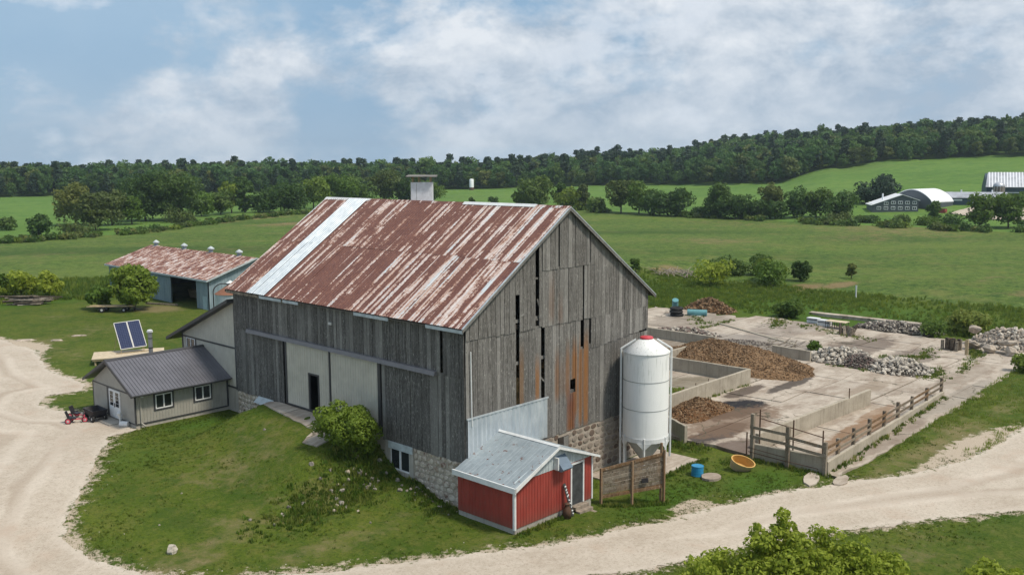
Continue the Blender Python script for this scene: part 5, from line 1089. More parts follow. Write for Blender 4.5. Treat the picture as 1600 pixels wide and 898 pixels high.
MB().tube((18.75, -5.9, 2.0), (18.95, -9.8, 1.55), .03, 6).tube((18.05, -5.5, .05), (18.3, -7.8, -.12), .025, 6).tube((18.3, -7.8, -.1), (18.5, -9.7, -.2), .02, 6).tube((18.05, -5.5, .3), (18.3, -7.8, .1), .02, 6).obj('pipe_rail', MATS['rusty_steel'], pf_)
rf = thing('rail_fence', (30, -9.2, -.3), 'long weathered wooden rail fence on the yard edge beside the grass', 'fence')
def ctop(t_): return .2-.32*t_
N_ = 9; P0, P1 = Vector((18.8, -9.9, 0)), Vector((41.7, -8.55, 0))
tt_ = [0, .09, .20, .32, .44, .56, .69, .84, 1.0]
for k_, t_ in enumerate(tt_[1:]): 
    c = P0.lerp(P1, t_); MB().box(c.x-.09, c.x+.09, c.y-.09, c.y+.09, -.5, ctop(t_)+1.0+R_.uniform(-.08, .08)+(.12 if t_ > .9 else 0)).jit(.012).obj('post', MATS['wood_fence'], rf)
for k_ in range(8):
    t0, t1 = tt_[k_], tt_[k_+1]; a, b = P0.lerp(P1, t0), P0.lerp(P1, t1)
    for dz in (.80, .42): MB().bar((a.x, a.y-.12, ctop(t0)+dz+R_.uniform(-.02, .02)), (b.x, b.y-.12, ctop(t1)+dz+R_.uniform(-.02, .02)), .045, .15).obj('rail', MATS['wood_fence' if k_ % 3 else 'wood_new'], rf)
MB().tube((32.2, -5.5, .6), (32.2, -5.5, 1.35), .04, 6).obj('iron_post', MATS['rusty_steel'], origin=(32.2, -5.5, .6), label='short iron pipe standing on the concrete wall in mid-yard', cat='post')
m_ = MB(); m_.tube((17.4, -.2, -.5), (17.4, -.2, .95), .06, 8).tube((17.4, -.2, .8), (19.8, 2.0, .9), .03, 6).tube((17.4, -.2, .1), (19.8, 2.0, .15), .03, 6).bar((17.4, -.2, .85), (19.8, 2.0, .15), .03, .03); m_.obj('pipe_gate', MATS['rusty_steel'], origin=(17.4, -.2, -.5), label='rusty pipe gate just right of the silo legs', cat='gate')
m_ = MB(); m_.tube((29.5, 5.4, -.5), (29.7, 5.5, .4), .035, 6).tube((30.9, 5.2, -.5), (31.2, 5.3, .5), .035, 6).bar((29.6, 5.45, .2), (29.9, 5.45, .25), .03, .03); m_.obj('iron_stakes', MATS['rusty_steel'], origin=(30.2, 5.3, -.5), label='two bent iron stakes inside the empty concrete pen', cat='stake')

# ------------------------------------------------------------------ heaps
def mound(cx, cy, rx, ry, rot, hgt, seed, n=40, p=1.5, rough=.14, base=None, peak=(0, 0)):
    vs = []; fs = []; c, s = math.cos(rot), math.sin(rot); nr_ = 22
    for i in range(nr_+1):
        for j in range(n):
            r = (i/nr_)**.8; a = 2*math.pi*j/n; wob = 1+.22*float(fbm(math.cos(a)*2+seed, math.sin(a)*2, 1.1, 2))*2
            X, Y = r*rx*wob*math.cos(a)+peak[0]*(1-r), r*ry*wob*math.sin(a)+peak[1]*(1-r); x, y = cx+X*c-Y*s, cy+X*s+Y*c
            z = hgt*max(0, 1-r**p)*(1+.35*float(fbm(x+seed, y, .6, 3)))+rough*2*float(fbm(x, y+seed, 2.6, 4))*(1 if r < .98 else 0)*hgt**.5
            vs.append((x, y, (h(x, y) if base is None else base)-.06+z+(.0 if r < 1 else -.1)))
    for i in range(nr_):
        for j in range(n): fs.append((i*n+j, (i+1)*n+j, (i+1)*n+(j+1) % n, i*n+(j+1) % n))
    return vs, fs
def scatter_cards(vs, fs, count, size, seed, thin=.35):
    """bits of straw or clods lying on a mound"""
    r_ = np.random.default_rng(seed); v = np.array(vs); f = np.array(fs); q = r_.integers(0, len(f), count); u = r_.random((count, 2))
    A, B, C, D = (v[f[q, k_]] for k_ in range(4)); c = (A*(1-u[:, :1])+B*u[:, :1])*(1-u[:, 1:])+(D*(1-u[:, :1])+C*u[:, :1])*u[:, 1:]
    d1 = r_.normal(size=(count, 3)); d1[:, 2] *= .5; d1 /= np.linalg.norm(d1, axis=1)[:, None]; d2 = np.cross(d1, r_.normal(size=(count, 3))); d2 /= np.linalg.norm(d2, axis=1)[:, None]
    s_ = size*(.5+r_.random((count, 1))); c[:, 2] += .03; d1 = d1*s_; d2 = d2*s_*thin
    V_ = np.stack([c-d1-d2, c+d1-d2, c+d1+d2, c-d1+d2], 1).reshape(-1, 3); return V_, np.arange(count*4).reshape(-1, 4)
def f_manure(a, b, c_):
    def f(t):
        n = t.noise(t.pos, .9, 6, .7); n2 = t.noise(t.pos, 6, 5, .8)
        c = t.mix(t.ramp(n, .35, .62), a, b); c = t.mix(t.m('MULTIPLY', t.ramp(n2, .5, .7), .7), c, c_); c = t.mix(t.ramp(t.noise(t.pos, 15, 3, .7), .5, .7, 0, .6), c, tuple(q*.35 for q in a))
        return prin(t, c, .95, 0, n2, .9, .12, .15)
    return f
material('manure', f_manure((.18, .105, .055), (.25, .16, .09), (.36, .25, .15))); material('manure_dark', f_manure((.12, .06, .03), (.20, .11, .055), (.32, .19, .10)))
material('straw_bit', lambda t: prin(t, t.mix(t.ramp(t.noise(t.pos, 3.5, 4, .8), .35, .65), (.17, .105, .058), (.33, .225, .135)), .9))
def heap(name, label, cat, mat, cards, size, seed, cardmat='straw_bit', **k_):
    vs, fs = mound(seed=seed, **k_); o = MB().add(vs, fs).obj(name, MATS[mat], origin=(k_['cx'], k_['cy'], -.5), smooth=True, label=label, cat=cat)
    if cards:
        V_, F_ = scatter_cards(vs, fs, cards, size, seed); V_ = V_-np.array([k_['cx'], k_['cy'], -.5]); c = link('loose_straw', npmesh('loose_straw', V_, F_, MATS[cardmat]), kind='stuff'); c.parent = o
    return o
heap('manure_heap', 'big brown manure and straw heap in the middle of the concrete yard', 'manure heap', 'manure', 16000, .075, 3, cx=41.3, cy=8.9, rx=4.9, ry=7.0, rot=0, hgt=1.8, p=1.6, base=-.5, peak=(.3, 2.0), rough=.16)
heap('manure_heap', 'small orange-brown manure clump at the right foot of the big heap', 'manure heap', 'manure', 2500, .08, 4, cx=41.6, cy=3.4, rx=1.9, ry=1.7, rot=0, hgt=.75, p=1.6, base=-.5)
heap('manure_heap', 'low dark manure heap against the pen wall just right of the silo', 'manure heap', 'manure_dark', 4500, .07, 5, cx=24.6, cy=2.3, rx=3.9, ry=1.45, rot=-.12, hgt=1.15, p=1.5, base=-.5, rough=.16)
heap('dirt_heap', 'tan and dark earth heap at the back of the yard beside the blue drums', 'dirt heap', 'manure_dark', 1200, .2, 6, cx=66.2, cy=26.6, rx=1.6, ry=3.4, rot=.15, hgt=1.35, p=1.5, base=-.5)
heap('compost_heap', 'weedy dark compost mound inside the concrete pen by the silo', 'compost heap', 'manure_dark', 600, .15, 8, cardmat='grass_blade', cx=27.5, cy=6.6, rx=3.0, ry=1.4, rot=.2, hgt=.45, p=1.6, base=-.5)

def chunk(seed, mat, n=9):
    r_ = random.Random(seed); vs = []
    for z, q in ((-.5, .75), (0, 1.0), (.5, .7)):
        for k_ in range(6): a = 2*math.pi*k_/6+r_.uniform(-.3, .3); rr_ = .5*q*r_.uniform(.75, 1.1); vs.append((rr_*math.cos(a), rr_*math.sin(a), z*r_.uniform(.75, 1)))
    return MB().add(vs, [tuple(range(6))[::-1], tuple(range(12, 18))]+[(b+k_, b+(k_+1) % 6, b+6+(k_+1) % 6, b+6+k_) for b in (0, 6) for k_ in range(6)]).mesh('rubble', mat)
def rubble(name, label, cat, cx, cy, rx, ry, rot, hgt, nbig, nsmall, big, small, mats, seed, p=1.5, flat=.6, under='mortar', z0=-.5, part='block', capb=0):
    rr_ = random.Random(seed); vs, fs = mound(cx, cy, rx, ry, rot, hgt*.75, seed, 28, p, .1, z0)
    o = MB().add(vs, fs).obj(name, MATS[under], origin=(cx, cy, z0), label=label, cat=cat)
    cs = [chunk(seed*10+k_, MATS[m_]) for k_, m_ in enumerate(mats)]; c, s = math.cos(rot), math.sin(rot)
    def spot():
        r = math.sqrt(rr_.random()); a = rr_.uniform(0, 2*math.pi); X, Y = r*rx*math.cos(a), r*ry*math.sin(a)
        return cx+X*c-Y*s, cy+X*s+Y*c, z0+hgt*.78*max(0, 1-r**p)
    for k_ in range(nbig):
        x, y, z = spot(); q = big*rr_.uniform(.6, 1.25); inst(part, rr_.choice(cs), o, (x, y, z+q*.25), (rr_.uniform(-.7, .7), rr_.uniform(-.7, .7), rr_.uniform(0, 6.3)), (q, q*rr_.uniform(.5, .8), q*rr_.uniform(flat*.6, flat)))
    m_ = MB()
    for k_ in range(nsmall):
        x, y, z = spot(); q = small*rr_.uniform(.5, 1.4); M = Matrix.LocRotScale(Vector((x, y, z+.05)), Matrix.Rotation(rr_.uniform(0, 6), 3, 'Z') @ Matrix.Rotation(rr_.uniform(-.8, .8), 3, 'X'), Vector((q, q*.7, q*.5)))
        cm = rr_.choice(cs); mi = cs.index(cm) if cm in cs else 0; b = len(m_.v); m_.v.extend([tuple(M @ v.co) for v in cm.vertices]); m_.f.extend([[b+i for i in pl_.vertices] for pl_ in cm.polygons]); m_.mi.extend([mi]*len(cm.polygons))
    m_.obj('small_rubble', [MATS[q] for q in mats], o, kind='stuff'); return o
plain('rubble_white', (.52, .475, .41), .9, var=.3, ns=6); plain('rubble_grey', (.30, .27, .235), .9, var=.4, ns=5); plain('rubble_dark', (.12, .10, .09), .9, var=.3, ns=5); plain('rubble_under', (.085, .072, .06), .95, var=.4, ns=4); plain('rubble_tan', (.46, .39, .32), .9, var=.25, ns=4)
rubble('rubble_pile', 'long pile of white and dark broken blocks across the yard', 'rubble pile', 48.8, 2.2, 2.0, 3.6, .05, 1.45, 200, 600, .55, .28, ['rubble_white', 'rubble_white', 'rubble_grey', 'rubble_white'], 3, under='rubble_under')
rubble('rubble_pile', 'pile of dark brown broken brick in front of the white block rubble', 'rubble pile', 47.9, .3, 1.25, 2.1, .0, 1.35, 60, 700, .24, .2, ['rubble_dark', 'brick_mix', 'rubble_dark', 'rubble_grey'], 5, under='rubble_under')
rubble('rubble_pile', 'right end of the white block rubble, spilling toward the weeds', 'rubble pile', 48.3, -2.9, 2.1, 2.7, .3, 1.25, 150, 400, .56, .27, ['rubble_white', 'rubble_white', 'rubble_grey', 'rubble_white'], 7, under='rubble_under')
rubble('rubble_pile', 'low grey stone rubble at the back of the yard below the tall grass', 'rubble pile', 67.8, 4.6, 1.8, 4.6, .1, 1.15, 130, 600, .42, .25, ['rubble_grey', 'rubble_white', 'rubble_dark', 'rubble_grey'], 9, under='rubble_under')
rubble('rubble_pile', 'grey stones heaped behind the long wall left of the big manure heap', 'rubble pile', 50.5, 20.0, 2.2, 3.8, .2, .85, 110, 400, .42, .22, ['rubble_grey', 'brick_mix', 'rubble_grey', 'rubble_white'], 11, under='rubble_under')
rubble('rubble_pile', 'flat spread of grey gravelly debris behind the long yard wall', 'rubble pile', 50.6, 13.0, 1.5, 2.6, .2, .22, 40, 500, .25, .18, ['rubble_grey', 'rubble_dark'], 12)
rubble('rubble_pile', 'high pile of broken concrete slabs and stones at the right end of the yard', 'rubble pile', 66.5, -6.6, 3.3, 3.8, .2, 2.1, 190, 900, .56, .28, ['rubble_white', 'rubble_tan', 'rubble_grey', 'rubble_tan'], 13, under='mortar', flat=.5)
rubble('rubble_pile', 'lower tail of broken stone at the right edge beyond the yard', 'rubble pile', 70.5, -11.5, 2.0, 3.0, .2, 1.0, 60, 200, .6, .3, ['rubble_tan', 'rubble_grey'], 14, under='mortar')
for (x, y, z, sx_, sy_, sz_, rx_, ry_, rz_, lb_) in ((62.2, -4.4, .0, 1.9, 1.5, .22, .75, .1, 1.2, 'upright broken concrete slab leaning on the left front of the rubble pile'), (62.4, -7.4, .5, 2.1, 1.2, .25, .25, .2, 1.3, 'long tan concrete slab lying across the front of the rubble pile'),
        (65.0, -3.7, 1.0, 1.5, 1.2, .25, .9, .15, 1.3, 'squarish grey slab propped above the weeds, upper left of the rubble pile'), (61.6, -6.1, -.1, 1.4, 1.3, .4, .2, .1, .4, 'square concrete block at the foot of the rubble pile'), (61.4, -8.0, -.1, 1.5, 1.1, .45, .1, .1, .9, 'low tan concrete block, right foot of the rubble pile')):
    me = chunk(int(x*10), MATS['rubble_tan']); o = bpy.data.objects.new('concrete_chunk', me); COL.objects.link(o); o.location = (x, y, z); o.scale = (sx_, sy_, sz_*2); o.rotation_euler = (rx_, ry_, rz_); tag(o, lb_, 'concrete slab')
# timber scraps, posts, crates at the back of the yard
sp_ = thing('scrap_poles', (49.5, 8.2, -.5), 'heap of pale sticks and boards behind the right end of the big manure heap', 'scrap wood')
for k_ in range(24):
    x, y = 49.5+R_.uniform(-1, 1), 8.6+R_.uniform(-1.6, 1.4); a = R_.uniform(-.6, .9)-.8; MB().bar((x-.6*math.cos(a), y-.6*math.sin(a), -.4+R_.uniform(0, .5)), (x+.8*math.cos(a), y+.8*math.sin(a), -.2+R_.uniform(0, .8)), R_.uniform(.05, .12), .04).obj('stick', MATS[R_.choice(('dead_wood', 'log_wood'))], sp_)
st_ = thing('stump_stack', (61.8, 7.8, -.5), 'dark gnarled tree stumps piled on the concrete near the pallets', 'stump')
for k_ in range(9):
    x, y = 61.8+R_.uniform(-.7, .7), 7.6+R_.uniform(-1, 1); MB().tube((x, y, -.5), (x+R_.uniform(-.4, .4), y+R_.uniform(-.5, .5), R_.uniform(.2, .7)), R_.uniform(.16, .3), 8, R_.uniform(.1, .22)).jit(.03).obj('log', MATS[R_.choice(('bark', 'log_wood'))], st_)
ps_ = thing('post_bundle', (60.4, -2.9, -.5), 'bundle of short dark posts standing on end beside the rubble pile', 'posts')
for k_ in range(13): x, y = 60.3+(k_ % 4)*.3+R_.uniform(-.05, .05), -3.6+(k_//4)*.42+R_.uniform(-.05, .05); MB().box(x-.11, x+.11, y-.13, y+.13, -.5, .55+R_.uniform(-.15, .15)).jit(.02).obj('post', MATS[R_.choice(('bark', 'rusty_steel', 'log_wood'))], ps_)
MB().box(59.0, 59.2, -5.0, -4.75, -.6, .95).obj('wood_post', MATS['plank_tan'], origin=(59.1, -4.9, -.5), label='single tan square post at the left foot of the slab rubble', cat='post')
for (x, y, lb_, mt, s_) in ((66.0, 13.3, 'pale green crate at the left end of the row on the back slab', 'pale_blue_paint', .55), (65.2, 11.6, 'white crate second in the row on the back slab', 'white_paint', .6)):
    c_ = thing('storage_crate', (x, y, -.5), lb_, 'crate'); MB().box(x-.7*s_, x+.7*s_, y-1.1*s_, y+1.1*s_, -.45, -.38+.75*s_).obj('box_body', MATS[mt], c_); MB().box(x-.75*s_, x+.75*s_, y-1.15*s_, y+1.15*s_, -.38+.75*s_, -.32+.8*s_).obj('crate_lid', MATS['white_paint'], c_); MB().box(x-.74*s_, x-.7*s_, y-1.1*s_, y+1.1*s_, -.1, -.02).obj('band', MATS['dark_steel'], c_)
cg = thing('wire_cage', (64.6, 9.8, -.5), 'dark wire cage with a pale top board next to the white crate', 'cage')
m_ = MB()
for k_ in range(9): m_.bar((64.0, 8.9+k_*.26, -.5), (64.0, 8.9+k_*.26, .25), .04, .04); m_.bar((65.0, 8.9+k_*.26, -.5), (65.0, 8.9+k_*.26, .25), .04, .04)
m_.bar((64, 8.9, .0), (64, 11, .0), .04, .04); m_.obj('wire_side', MATS['dark_steel'], cg); MB().box(63.9, 65.1, 8.8, 11.0, .25, .31).obj('top_board', MATS['deck_tan'], cg)
# tyres, drums, barrel, tub
tr_ = thing('tyre_stack', (59.9, 27.2, -.5), 'stack of black tyres beside the blue drums', 'tyres')
for k_ in range(3):
    z = -.48+k_*.36; ox, oy = R_.uniform(-.06, .06), R_.uniform(-.06, .06); MB().lathe(59.9+ox, 27.2+oy, [(.32, z+.06), (.62, z), (.76, z+.06), (.80, z+.17), (.76, z+.28), (.62, z+.34), (.32, z+.28), (.32, z+.06)], 24).obj('tyre', MATS['black_rubber'], tr_, smooth=True)
def drum(P, Q, r, mat, label, rim=True):
    c = (Vector(P)+Vector(Q))/2; t = thing('drum', c, label, 'drum'); P, Q = Vector(P), Vector(Q)
    MB().tube(P, Q, r, 20).obj('drum_body', MATS[mat], t)
    if rim:
        for q in (.02, .35, .65, .98): c = P.lerp(Q, q); d = (Q-P).normalized()*.02; MB().tube(c-d, c+d, r*1.03, 20).obj('hoop', MATS[mat], t)
drum((61.3, 26.6, -.15), (62.3, 24.6, -.15), .38, 'teal_plastic', 'pale blue drum lying on its side right of the tyre stack')
drum((61.4, 28.4, -.2), (60.7, 27.9, 1.25), .36, 'teal_plastic', 'pale blue drum tilted up behind the tyre stack')
drum((13.65, -4.75, -.5), (13.68, -4.75, .06), .34, 'blue_plastic', 'bright blue cut barrel standing in the grass near the silo pad')
MB().lathe(13.68, -4.75, [(.30, -.1), (.31, .05), (.355, .07), (.36, .05)], 20).obj('barrel_rim', MATS['blue_plastic'], bpy.data.objects['drum.002'])
tb = thing('feed_tub', (16.2, -6.1, -.5), 'cream and orange oval tub tipped on its side against the pen fence', 'tub')
m_ = MB(); vs = []; n = 28; c0 = Vector((16.15, -6.15, -.13)); ax = Vector((.66, -.68, -.28)).normalized(); nr_ = Vector((-.34, -.26, .80)); nr_ = (nr_-ax*nr_.dot(ax)).normalized(); sd_ = nr_.cross(ax)
for (k1, dz_) in ((.78, -.45), (1.0, .34), (.90, .34), (.72, -.30)):
    for j in range(n):
        a = 2*math.pi*j/n; vs.append(c0+ax*(.74*k1*math.cos(a))+sd_*(.44*k1*math.sin(a))+nr_*dz_*.8)
m_.k = 0; m_.add(vs[:2*n], [(j, (j+1) % n, n+(j+1) % n, n+j) for j in range(n)]+[tuple(range(n))[::-1]])
m_.obj('tub_shell', MATS['tub_cream'], tb, smooth=False); m_ = MB(); m_.add(vs[n:], [(j, (j+1) % n, n+(j+1) % n, n+j) for j in range(n)]+[(n+j, n+(j+1) % n, 2*n+(j+1) % n, 2*n+j) for j in range(n)]+[tuple(range(2*n, 3*n))]); m_.obj('tub_lining', MATS['tub_yellow'], tb)
MB().box(62.0, 63.1, 25.0, 26.2, -.49, -.44).obj('white_sheet', MATS['white_paint'], origin=(60.2, 24.6, -.48), label='white sheet lying flat on the concrete in front of the blue drums', cat='sheet').location = (59.4, 24.5, -.46)

# ------------------------------------------------------------------ the farm across the fields (metres, seen at about 280 m)
def basis(ax_deg):
    a = rad(ax_deg); return Vector((math.cos(a), math.sin(a), 0)), Vector((-math.sin(a), math.cos(a), 0))
FU = (Vector((0, 0, 0))+Vector((math.cos(yaw), -math.sin(yaw), 0))); FD = Vector((math.sin(yaw), math.cos(yaw), 0))     # across / away, as seen from the yard
def FP(o, u, v, z): return o+FU*u+FD*v+Vector((0, 0, z))
# grey barn with eleven windows
o = Vector((256.6, 85.3, 1.5)); g1 = thing('window_barn', o+Vector((5, -5, 0)), 'dark grey barn with a white roof and two rows of white windows across the fields', 'barn')
gu = (Vector((263.6, 73.9, 1.5))-o); Lg = gu.length; gu.normalize(); gv = Vector((gu.y*-1, gu.x, 0)); gv = gv if gv.dot(FD) > 0 else -gv
def GP(u, v, z): return o+gu*u+gv*v+Vector((0, 0, z))
pk = Lg*.64
MB().slab([GP(0, 0, -1), GP(Lg, 0, -1), GP(Lg, 0, 4.0), GP(pk, 0, 5.6), GP(0, 0, 2.6)], gv*11).obj('wall', MATS['farm_grey'], g1)
MB().slab([GP(-.4, -.3, 2.45), GP(pk, -.3, 5.75), GP(pk, -.3, 5.6), GP(-.4, -.3, 2.3)], gv*11.6).slab([GP(Lg+.4, -.3, 3.95), GP(pk, -.3, 5.75), GP(pk, -.3, 5.6), GP(Lg+.4, -.3, 3.8)], gv*11.6).obj('roof', MATS['farm_white'], g1)
for row, n0, z in ((0, 6, 1.5), (1, 5, 3.2)):
    for k_ in range(n0):
        u = 1.9+k_*2.07+(2.07 if row else 0)
        if row: z = 2.95 if k_ == 0 else 3.2
        w_ = MB().slab([GP(u-.62, -.06, z-.5), GP(u+.62, -.06, z-.5), GP(u+.62, -.06, z+.5), GP(u-.62, -.06, z+.5)], gv*.05).obj('window', MATS['farm_white'], g1)
        for s_ in (-1, 1): MB().slab([GP(u+s_*.27-.2, -.09, z-.34), GP(u+s_*.27+.2, -.09, z-.34), GP(u+s_*.27+.2, -.09, z+.34), GP(u+s_*.27-.2, -.09, z+.34)], gv*.02).obj('pane', MATS['glass'], w_)
for v0, v1, z1 in ((.9, 2.6, 2.9), (8.3, 10.2, 3.3)): MB().slab([GP(Lg+.02, v0, 0), GP(Lg+.02, v1, 0), GP(Lg+.02, v1, z1), GP(Lg+.02, v0, z1)], gu*.08).obj('door', MATS['farm_white'], g1)
MB().tube(GP(pk-5, 4, 4), GP(pk-5, 4, 5.9), .25, 8).obj('roof_vent', MATS['farm_white'], g1)
# arched white shelter
oa = Vector((263.3, 78.2, 1.9)); g2 = thing('arched_shelter', oa+gu*8+gv*6, 'white round-arched fabric shelter behind the grey windowed barn', 'shelter')
ax_ = (FU*.80+FD*.60).normalized(); ac_ = (FU*.60-FD*.80).normalized()          # axis / across the arch (towards the camera's right)
def AP(u, v, z): return oa+ac_*u+ax_*v+Vector((0, 0, z))
oa = Vector((272.6, 86.0, 1.9)); pr = [(14*k_/20, 2.8+3.9*max(0, math.sin(math.pi*k_/20))**.75) for k_ in range(21)]
MB().slab([AP(u, 0, z) for u, z in pr]+[AP(14, 0, 2.7), AP(13.7, 0, 2.7)]+[AP(u, 0, z-.25) for u, z in pr[::-1]], ax_*13).obj('arched_cover', MATS['farm_white'], g2)
MB().slab([AP(u, .2, z-.2) for u, z in pr]+[AP(14, .2, -.8), AP(0, .2, -.8)], ax_*.15).obj('end_wall', MATS['farm_grey'], g2)
MB().slab([AP(13.8, .4, -.8), AP(13.8, 12.8, -.8), AP(13.8, 12.8, 2.8), AP(13.8, .4, 2.8)], ac_*.15).obj('side_wall', MATS['farm_grey'], g2)
# long low shed
ol = Vector((283.5, 72.3, 3.2)); l1 = thing('low_shed', ol+Vector((4, -8, 0)), 'long low dark blue shed with a pale roof on the far farm', 'shed'); lu = (Vector((290.8, 54.6, 3.2))-ol).normalized(); lv = Vector((-lu.y, lu.x, 0)); lv = lv if lv.dot(FD) > 0 else -lv
def LP(u, v, z): return ol+lu*u+lv*v+Vector((0, 0, z))
MB().slab([LP(0, 0, -1.5), LP(17.5, 0, -1.5), LP(17.5, 0, 2.5), LP(0, 0, 2.5)], lv*8).obj('wall', MATS['farm_blue'], l1); MB().slab([LP(-.3, -.5, 2.4), LP(17.8, -.5, 2.4), LP(17.8, 5, 4.1), LP(-.3, 5, 4.1)], (0, 0, .12)).obj('roof', MATS['farm_roof'], l1)
MB().slab([LP(-.3, -.1, 1.55), LP(4.5, -.1, 1.55), LP(4.5, -.1, 2.0), LP(-.3, -.1, 2.0)], lv*.1).obj('trim_band', MATS['farm_white'], l1)
for u in (7.5, 12.2): MB().slab([LP(u, -.08, .9), LP(u+.7, -.08, .9), LP(u+.7, -.08, 1.5), LP(u, -.08, 1.5)], lv*.1).obj('window', MATS['farm_white'], l1)
for u in (4.5, 13.5): MB().tube(LP(u, 5, 4), LP(u, 5, 4.9), .25, 8).obj('roof_vent', MATS['farm_white'], l1)
# big barn at the frame edge
ob = Vector((304.5, 66.8, 4.2)); b1 = thing('far_barn', ob+Vector((6, -10, 0)), 'tall dark barn with a pale streaked metal roof at the far right of the photo', 'barn')
def BP(u, v, z): return ob+lu*u+lv*v+Vector((0, 0, z))
MB().slab([BP(0, 0, -1.5), BP(30, 0, -1.5), BP(30, 0, 4.6), BP(0, 0, 4.6)], lv*15).slab([BP(0, 0, 4.5), BP(0, 15, 4.5), BP(0, 7.5, 9.0)], lu*30).obj('wall', MATS['farm_blue'], b1)
MB().slab([BP(-.4, -.6, 4.4), BP(30, -.6, 4.4), BP(30, 7.5, 9.2), BP(.9, 7.5, 9.2)], (0, 0, .12)).obj('roof', MATS['farm_roof'], b1)
m_ = MB(); 
for k_ in range(15): m_.slab([BP(.6+k_*.9, -.62, 4.54), BP(.9+k_*.9, -.62, 4.54), BP(1.5+k_*.9, 7.5, 9.34), BP(1.2+k_*.9, 7.5, 9.34)], (0, 0, .03))
m_.obj('roof_rib', MATS['farm_white'], b1)
MB().slab([BP(5.6, -.1, 2.6), BP(30, -.1, 2.6), BP(30, -.1, 2.85), BP(5.6, -.1, 2.85)], lv*.1).obj('trim_band', MATS['farm_white'], b1); MB().slab([BP(9.4, -.1, -.4), BP(10.3, -.1, -.4), BP(10.3, -.1, 1.9), BP(9.4, -.1, 1.9)], lv*.1).obj('door', MATS['farm_white'], b1)
s_o = BP(3.3, -3.0, 0); fs_ = thing('stave_silo', s_o, 'short brown stave silo with a domed cap in front of the far barn', 'silo')
m_ = MB(); pf = [(1.75, -1.5), (1.75, 4.8)]; m_.lathe(s_o.x, s_o.y, [(r_, s_o.z+z) for r_, z in pf], 24); m_.obj('shell', plain('silo_brown', (.22, .17, .14), .9, var=.4, ns=1.5), fs_)
MB().lathe(s_o.x, s_o.y, [(1.78*math.cos(a), s_o.z+4.8+1.5*math.sin(a)) for a in [math.pi/2*k_/8 for k_ in range(9)]], 24).obj('dome', MATS['farm_roof'], fs_, smooth=True)
m_ = MB()
for k_ in range(12): a = 2*math.pi*k_/12; m_.tube((s_o.x+1.8*math.cos(a), s_o.y+1.8*math.sin(a), s_o.z-1), (s_o.x+1.8*math.cos(a), s_o.y+1.8*math.sin(a), s_o.z+4.8), .07, 5)
m_.obj('hoop_rod', MATS['pale_plastic'], fs_)
fr = Vector((263.8, 67.2, 1.9)); rd = thing('red_container', fr, 'small dull red container beside the arched shelter', 'container'); MB().box(fr.x-.9, fr.x+.9, fr.y-1.4, fr.y+1.4, fr.z-.5, fr.z+1.1).obj('container_body', MATS['barn_red'], rd); MB().box(fr.x-.95, fr.x+.95, fr.y-1.45, fr.y+1.45, fr.z+1.1, fr.z+1.2).obj('container_lid', MATS['rusty_steel'], rd)
clipped_sheet('farm_yard', lambda x, y: sdpoly(x, y, FARLOT)+2*fbm(x, y, .2, 3), (250, 335, 18, 70), 1.0, .22, MATS['gravel'], {'edge': lambda x, y: -sdpoly(x, y, FARLOT)}, kind='structure')
to = Vector((323.5, 332.9, h(323.5, 332.9))); tw = thing('distant_silo', to, 'tiny pale tower silo in front of the distant woods', 'silo'); MB().lathe(to.x, to.y, [(1.2, to.z-.5), (1.2, to.z+5.5), (.9, to.z+5.9), (0, to.z+6.1)], 16).obj('shell', MATS['farm_white'], tw, smooth=True); MB().lathe(to.x, to.y, [(1.3, to.z-.5), (1.3, to.z+1.4), (1.2, to.z+1.45)], 16).obj('base_ring', MATS['rusty_steel'], tw)

# ------------------------------------------------------------------ vegetation
def crown(seed, H0, H1, Wd, ncl, ncards, size, squash=1.0, kind='round', flat=.0):
    """leaf cards gathered in clumps through the crown's volume; local coordinates, trunk at the origin"""
    r_ = np.random.default_rng(seed); hh = (H1-H0)/2; zc = (H0+H1)/2
    d = r_.normal(size=(ncl, 3)); d /= np.linalg.norm(d, axis=1)[:, None]; rad_ = r_.random(ncl)**.45
    c = d*rad_[:, None]*np.array([Wd/2, Wd/2, hh])*.72
    if kind == 'cone': zt = (c[:, 2]/hh+1)/2; c[:, :2] *= (1.15-.95*zt)[:, None]
    if kind == 'vase': zt = (c[:, 2]/hh+1)/2; c[:, :2] *= (.55+.7*zt)[:, None]
    cr_ = (Wd*.5*.42)*(.5+.85*r_.random(ncl))*(ncl/14)**-.33; c[:, 2] += zc
    wts = cr_**2; q = r_.choice(ncl, ncards, p=wts/wts.sum())
    n = r_.normal(size=(ncards, 3)); n[:, 2] += .35; n /= np.linalg.norm(n, axis=1)[:, None]
    rr_ = cr_[q]*(.55+.5*r_.random(ncards)**.6); p = c[q]+n*rr_[:, None]*np.array([1, 1, .8]); p[:, 2] = np.maximum(p[:, 2], .05)
    nn_ = n+r_.normal(size=(ncards, 3))*.55; nn_ /= np.linalg.norm(nn_, axis=1)[:, None]
    t_ = np.cross(nn_, r_.normal(size=(ncards, 3))); t_ /= np.linalg.norm(t_, axis=1)[:, None]; b_ = np.cross(nn_, t_)
    s_ = size*(.4+1.3*r_.random((ncards, 1))**1.6); k1, k2 = .55+.3*r_.random((ncards, 1)), .35+.25*r_.random((ncards, 1))
    V_ = np.stack([p-t_*s_, p-b_*s_*k2+t_*s_*.1, p+t_*s_*.9, p+b_*s_*k1-t_*s_*.15], 1).reshape(-1, 3); return V_, np.arange(ncards*4).reshape(-1, 4), c
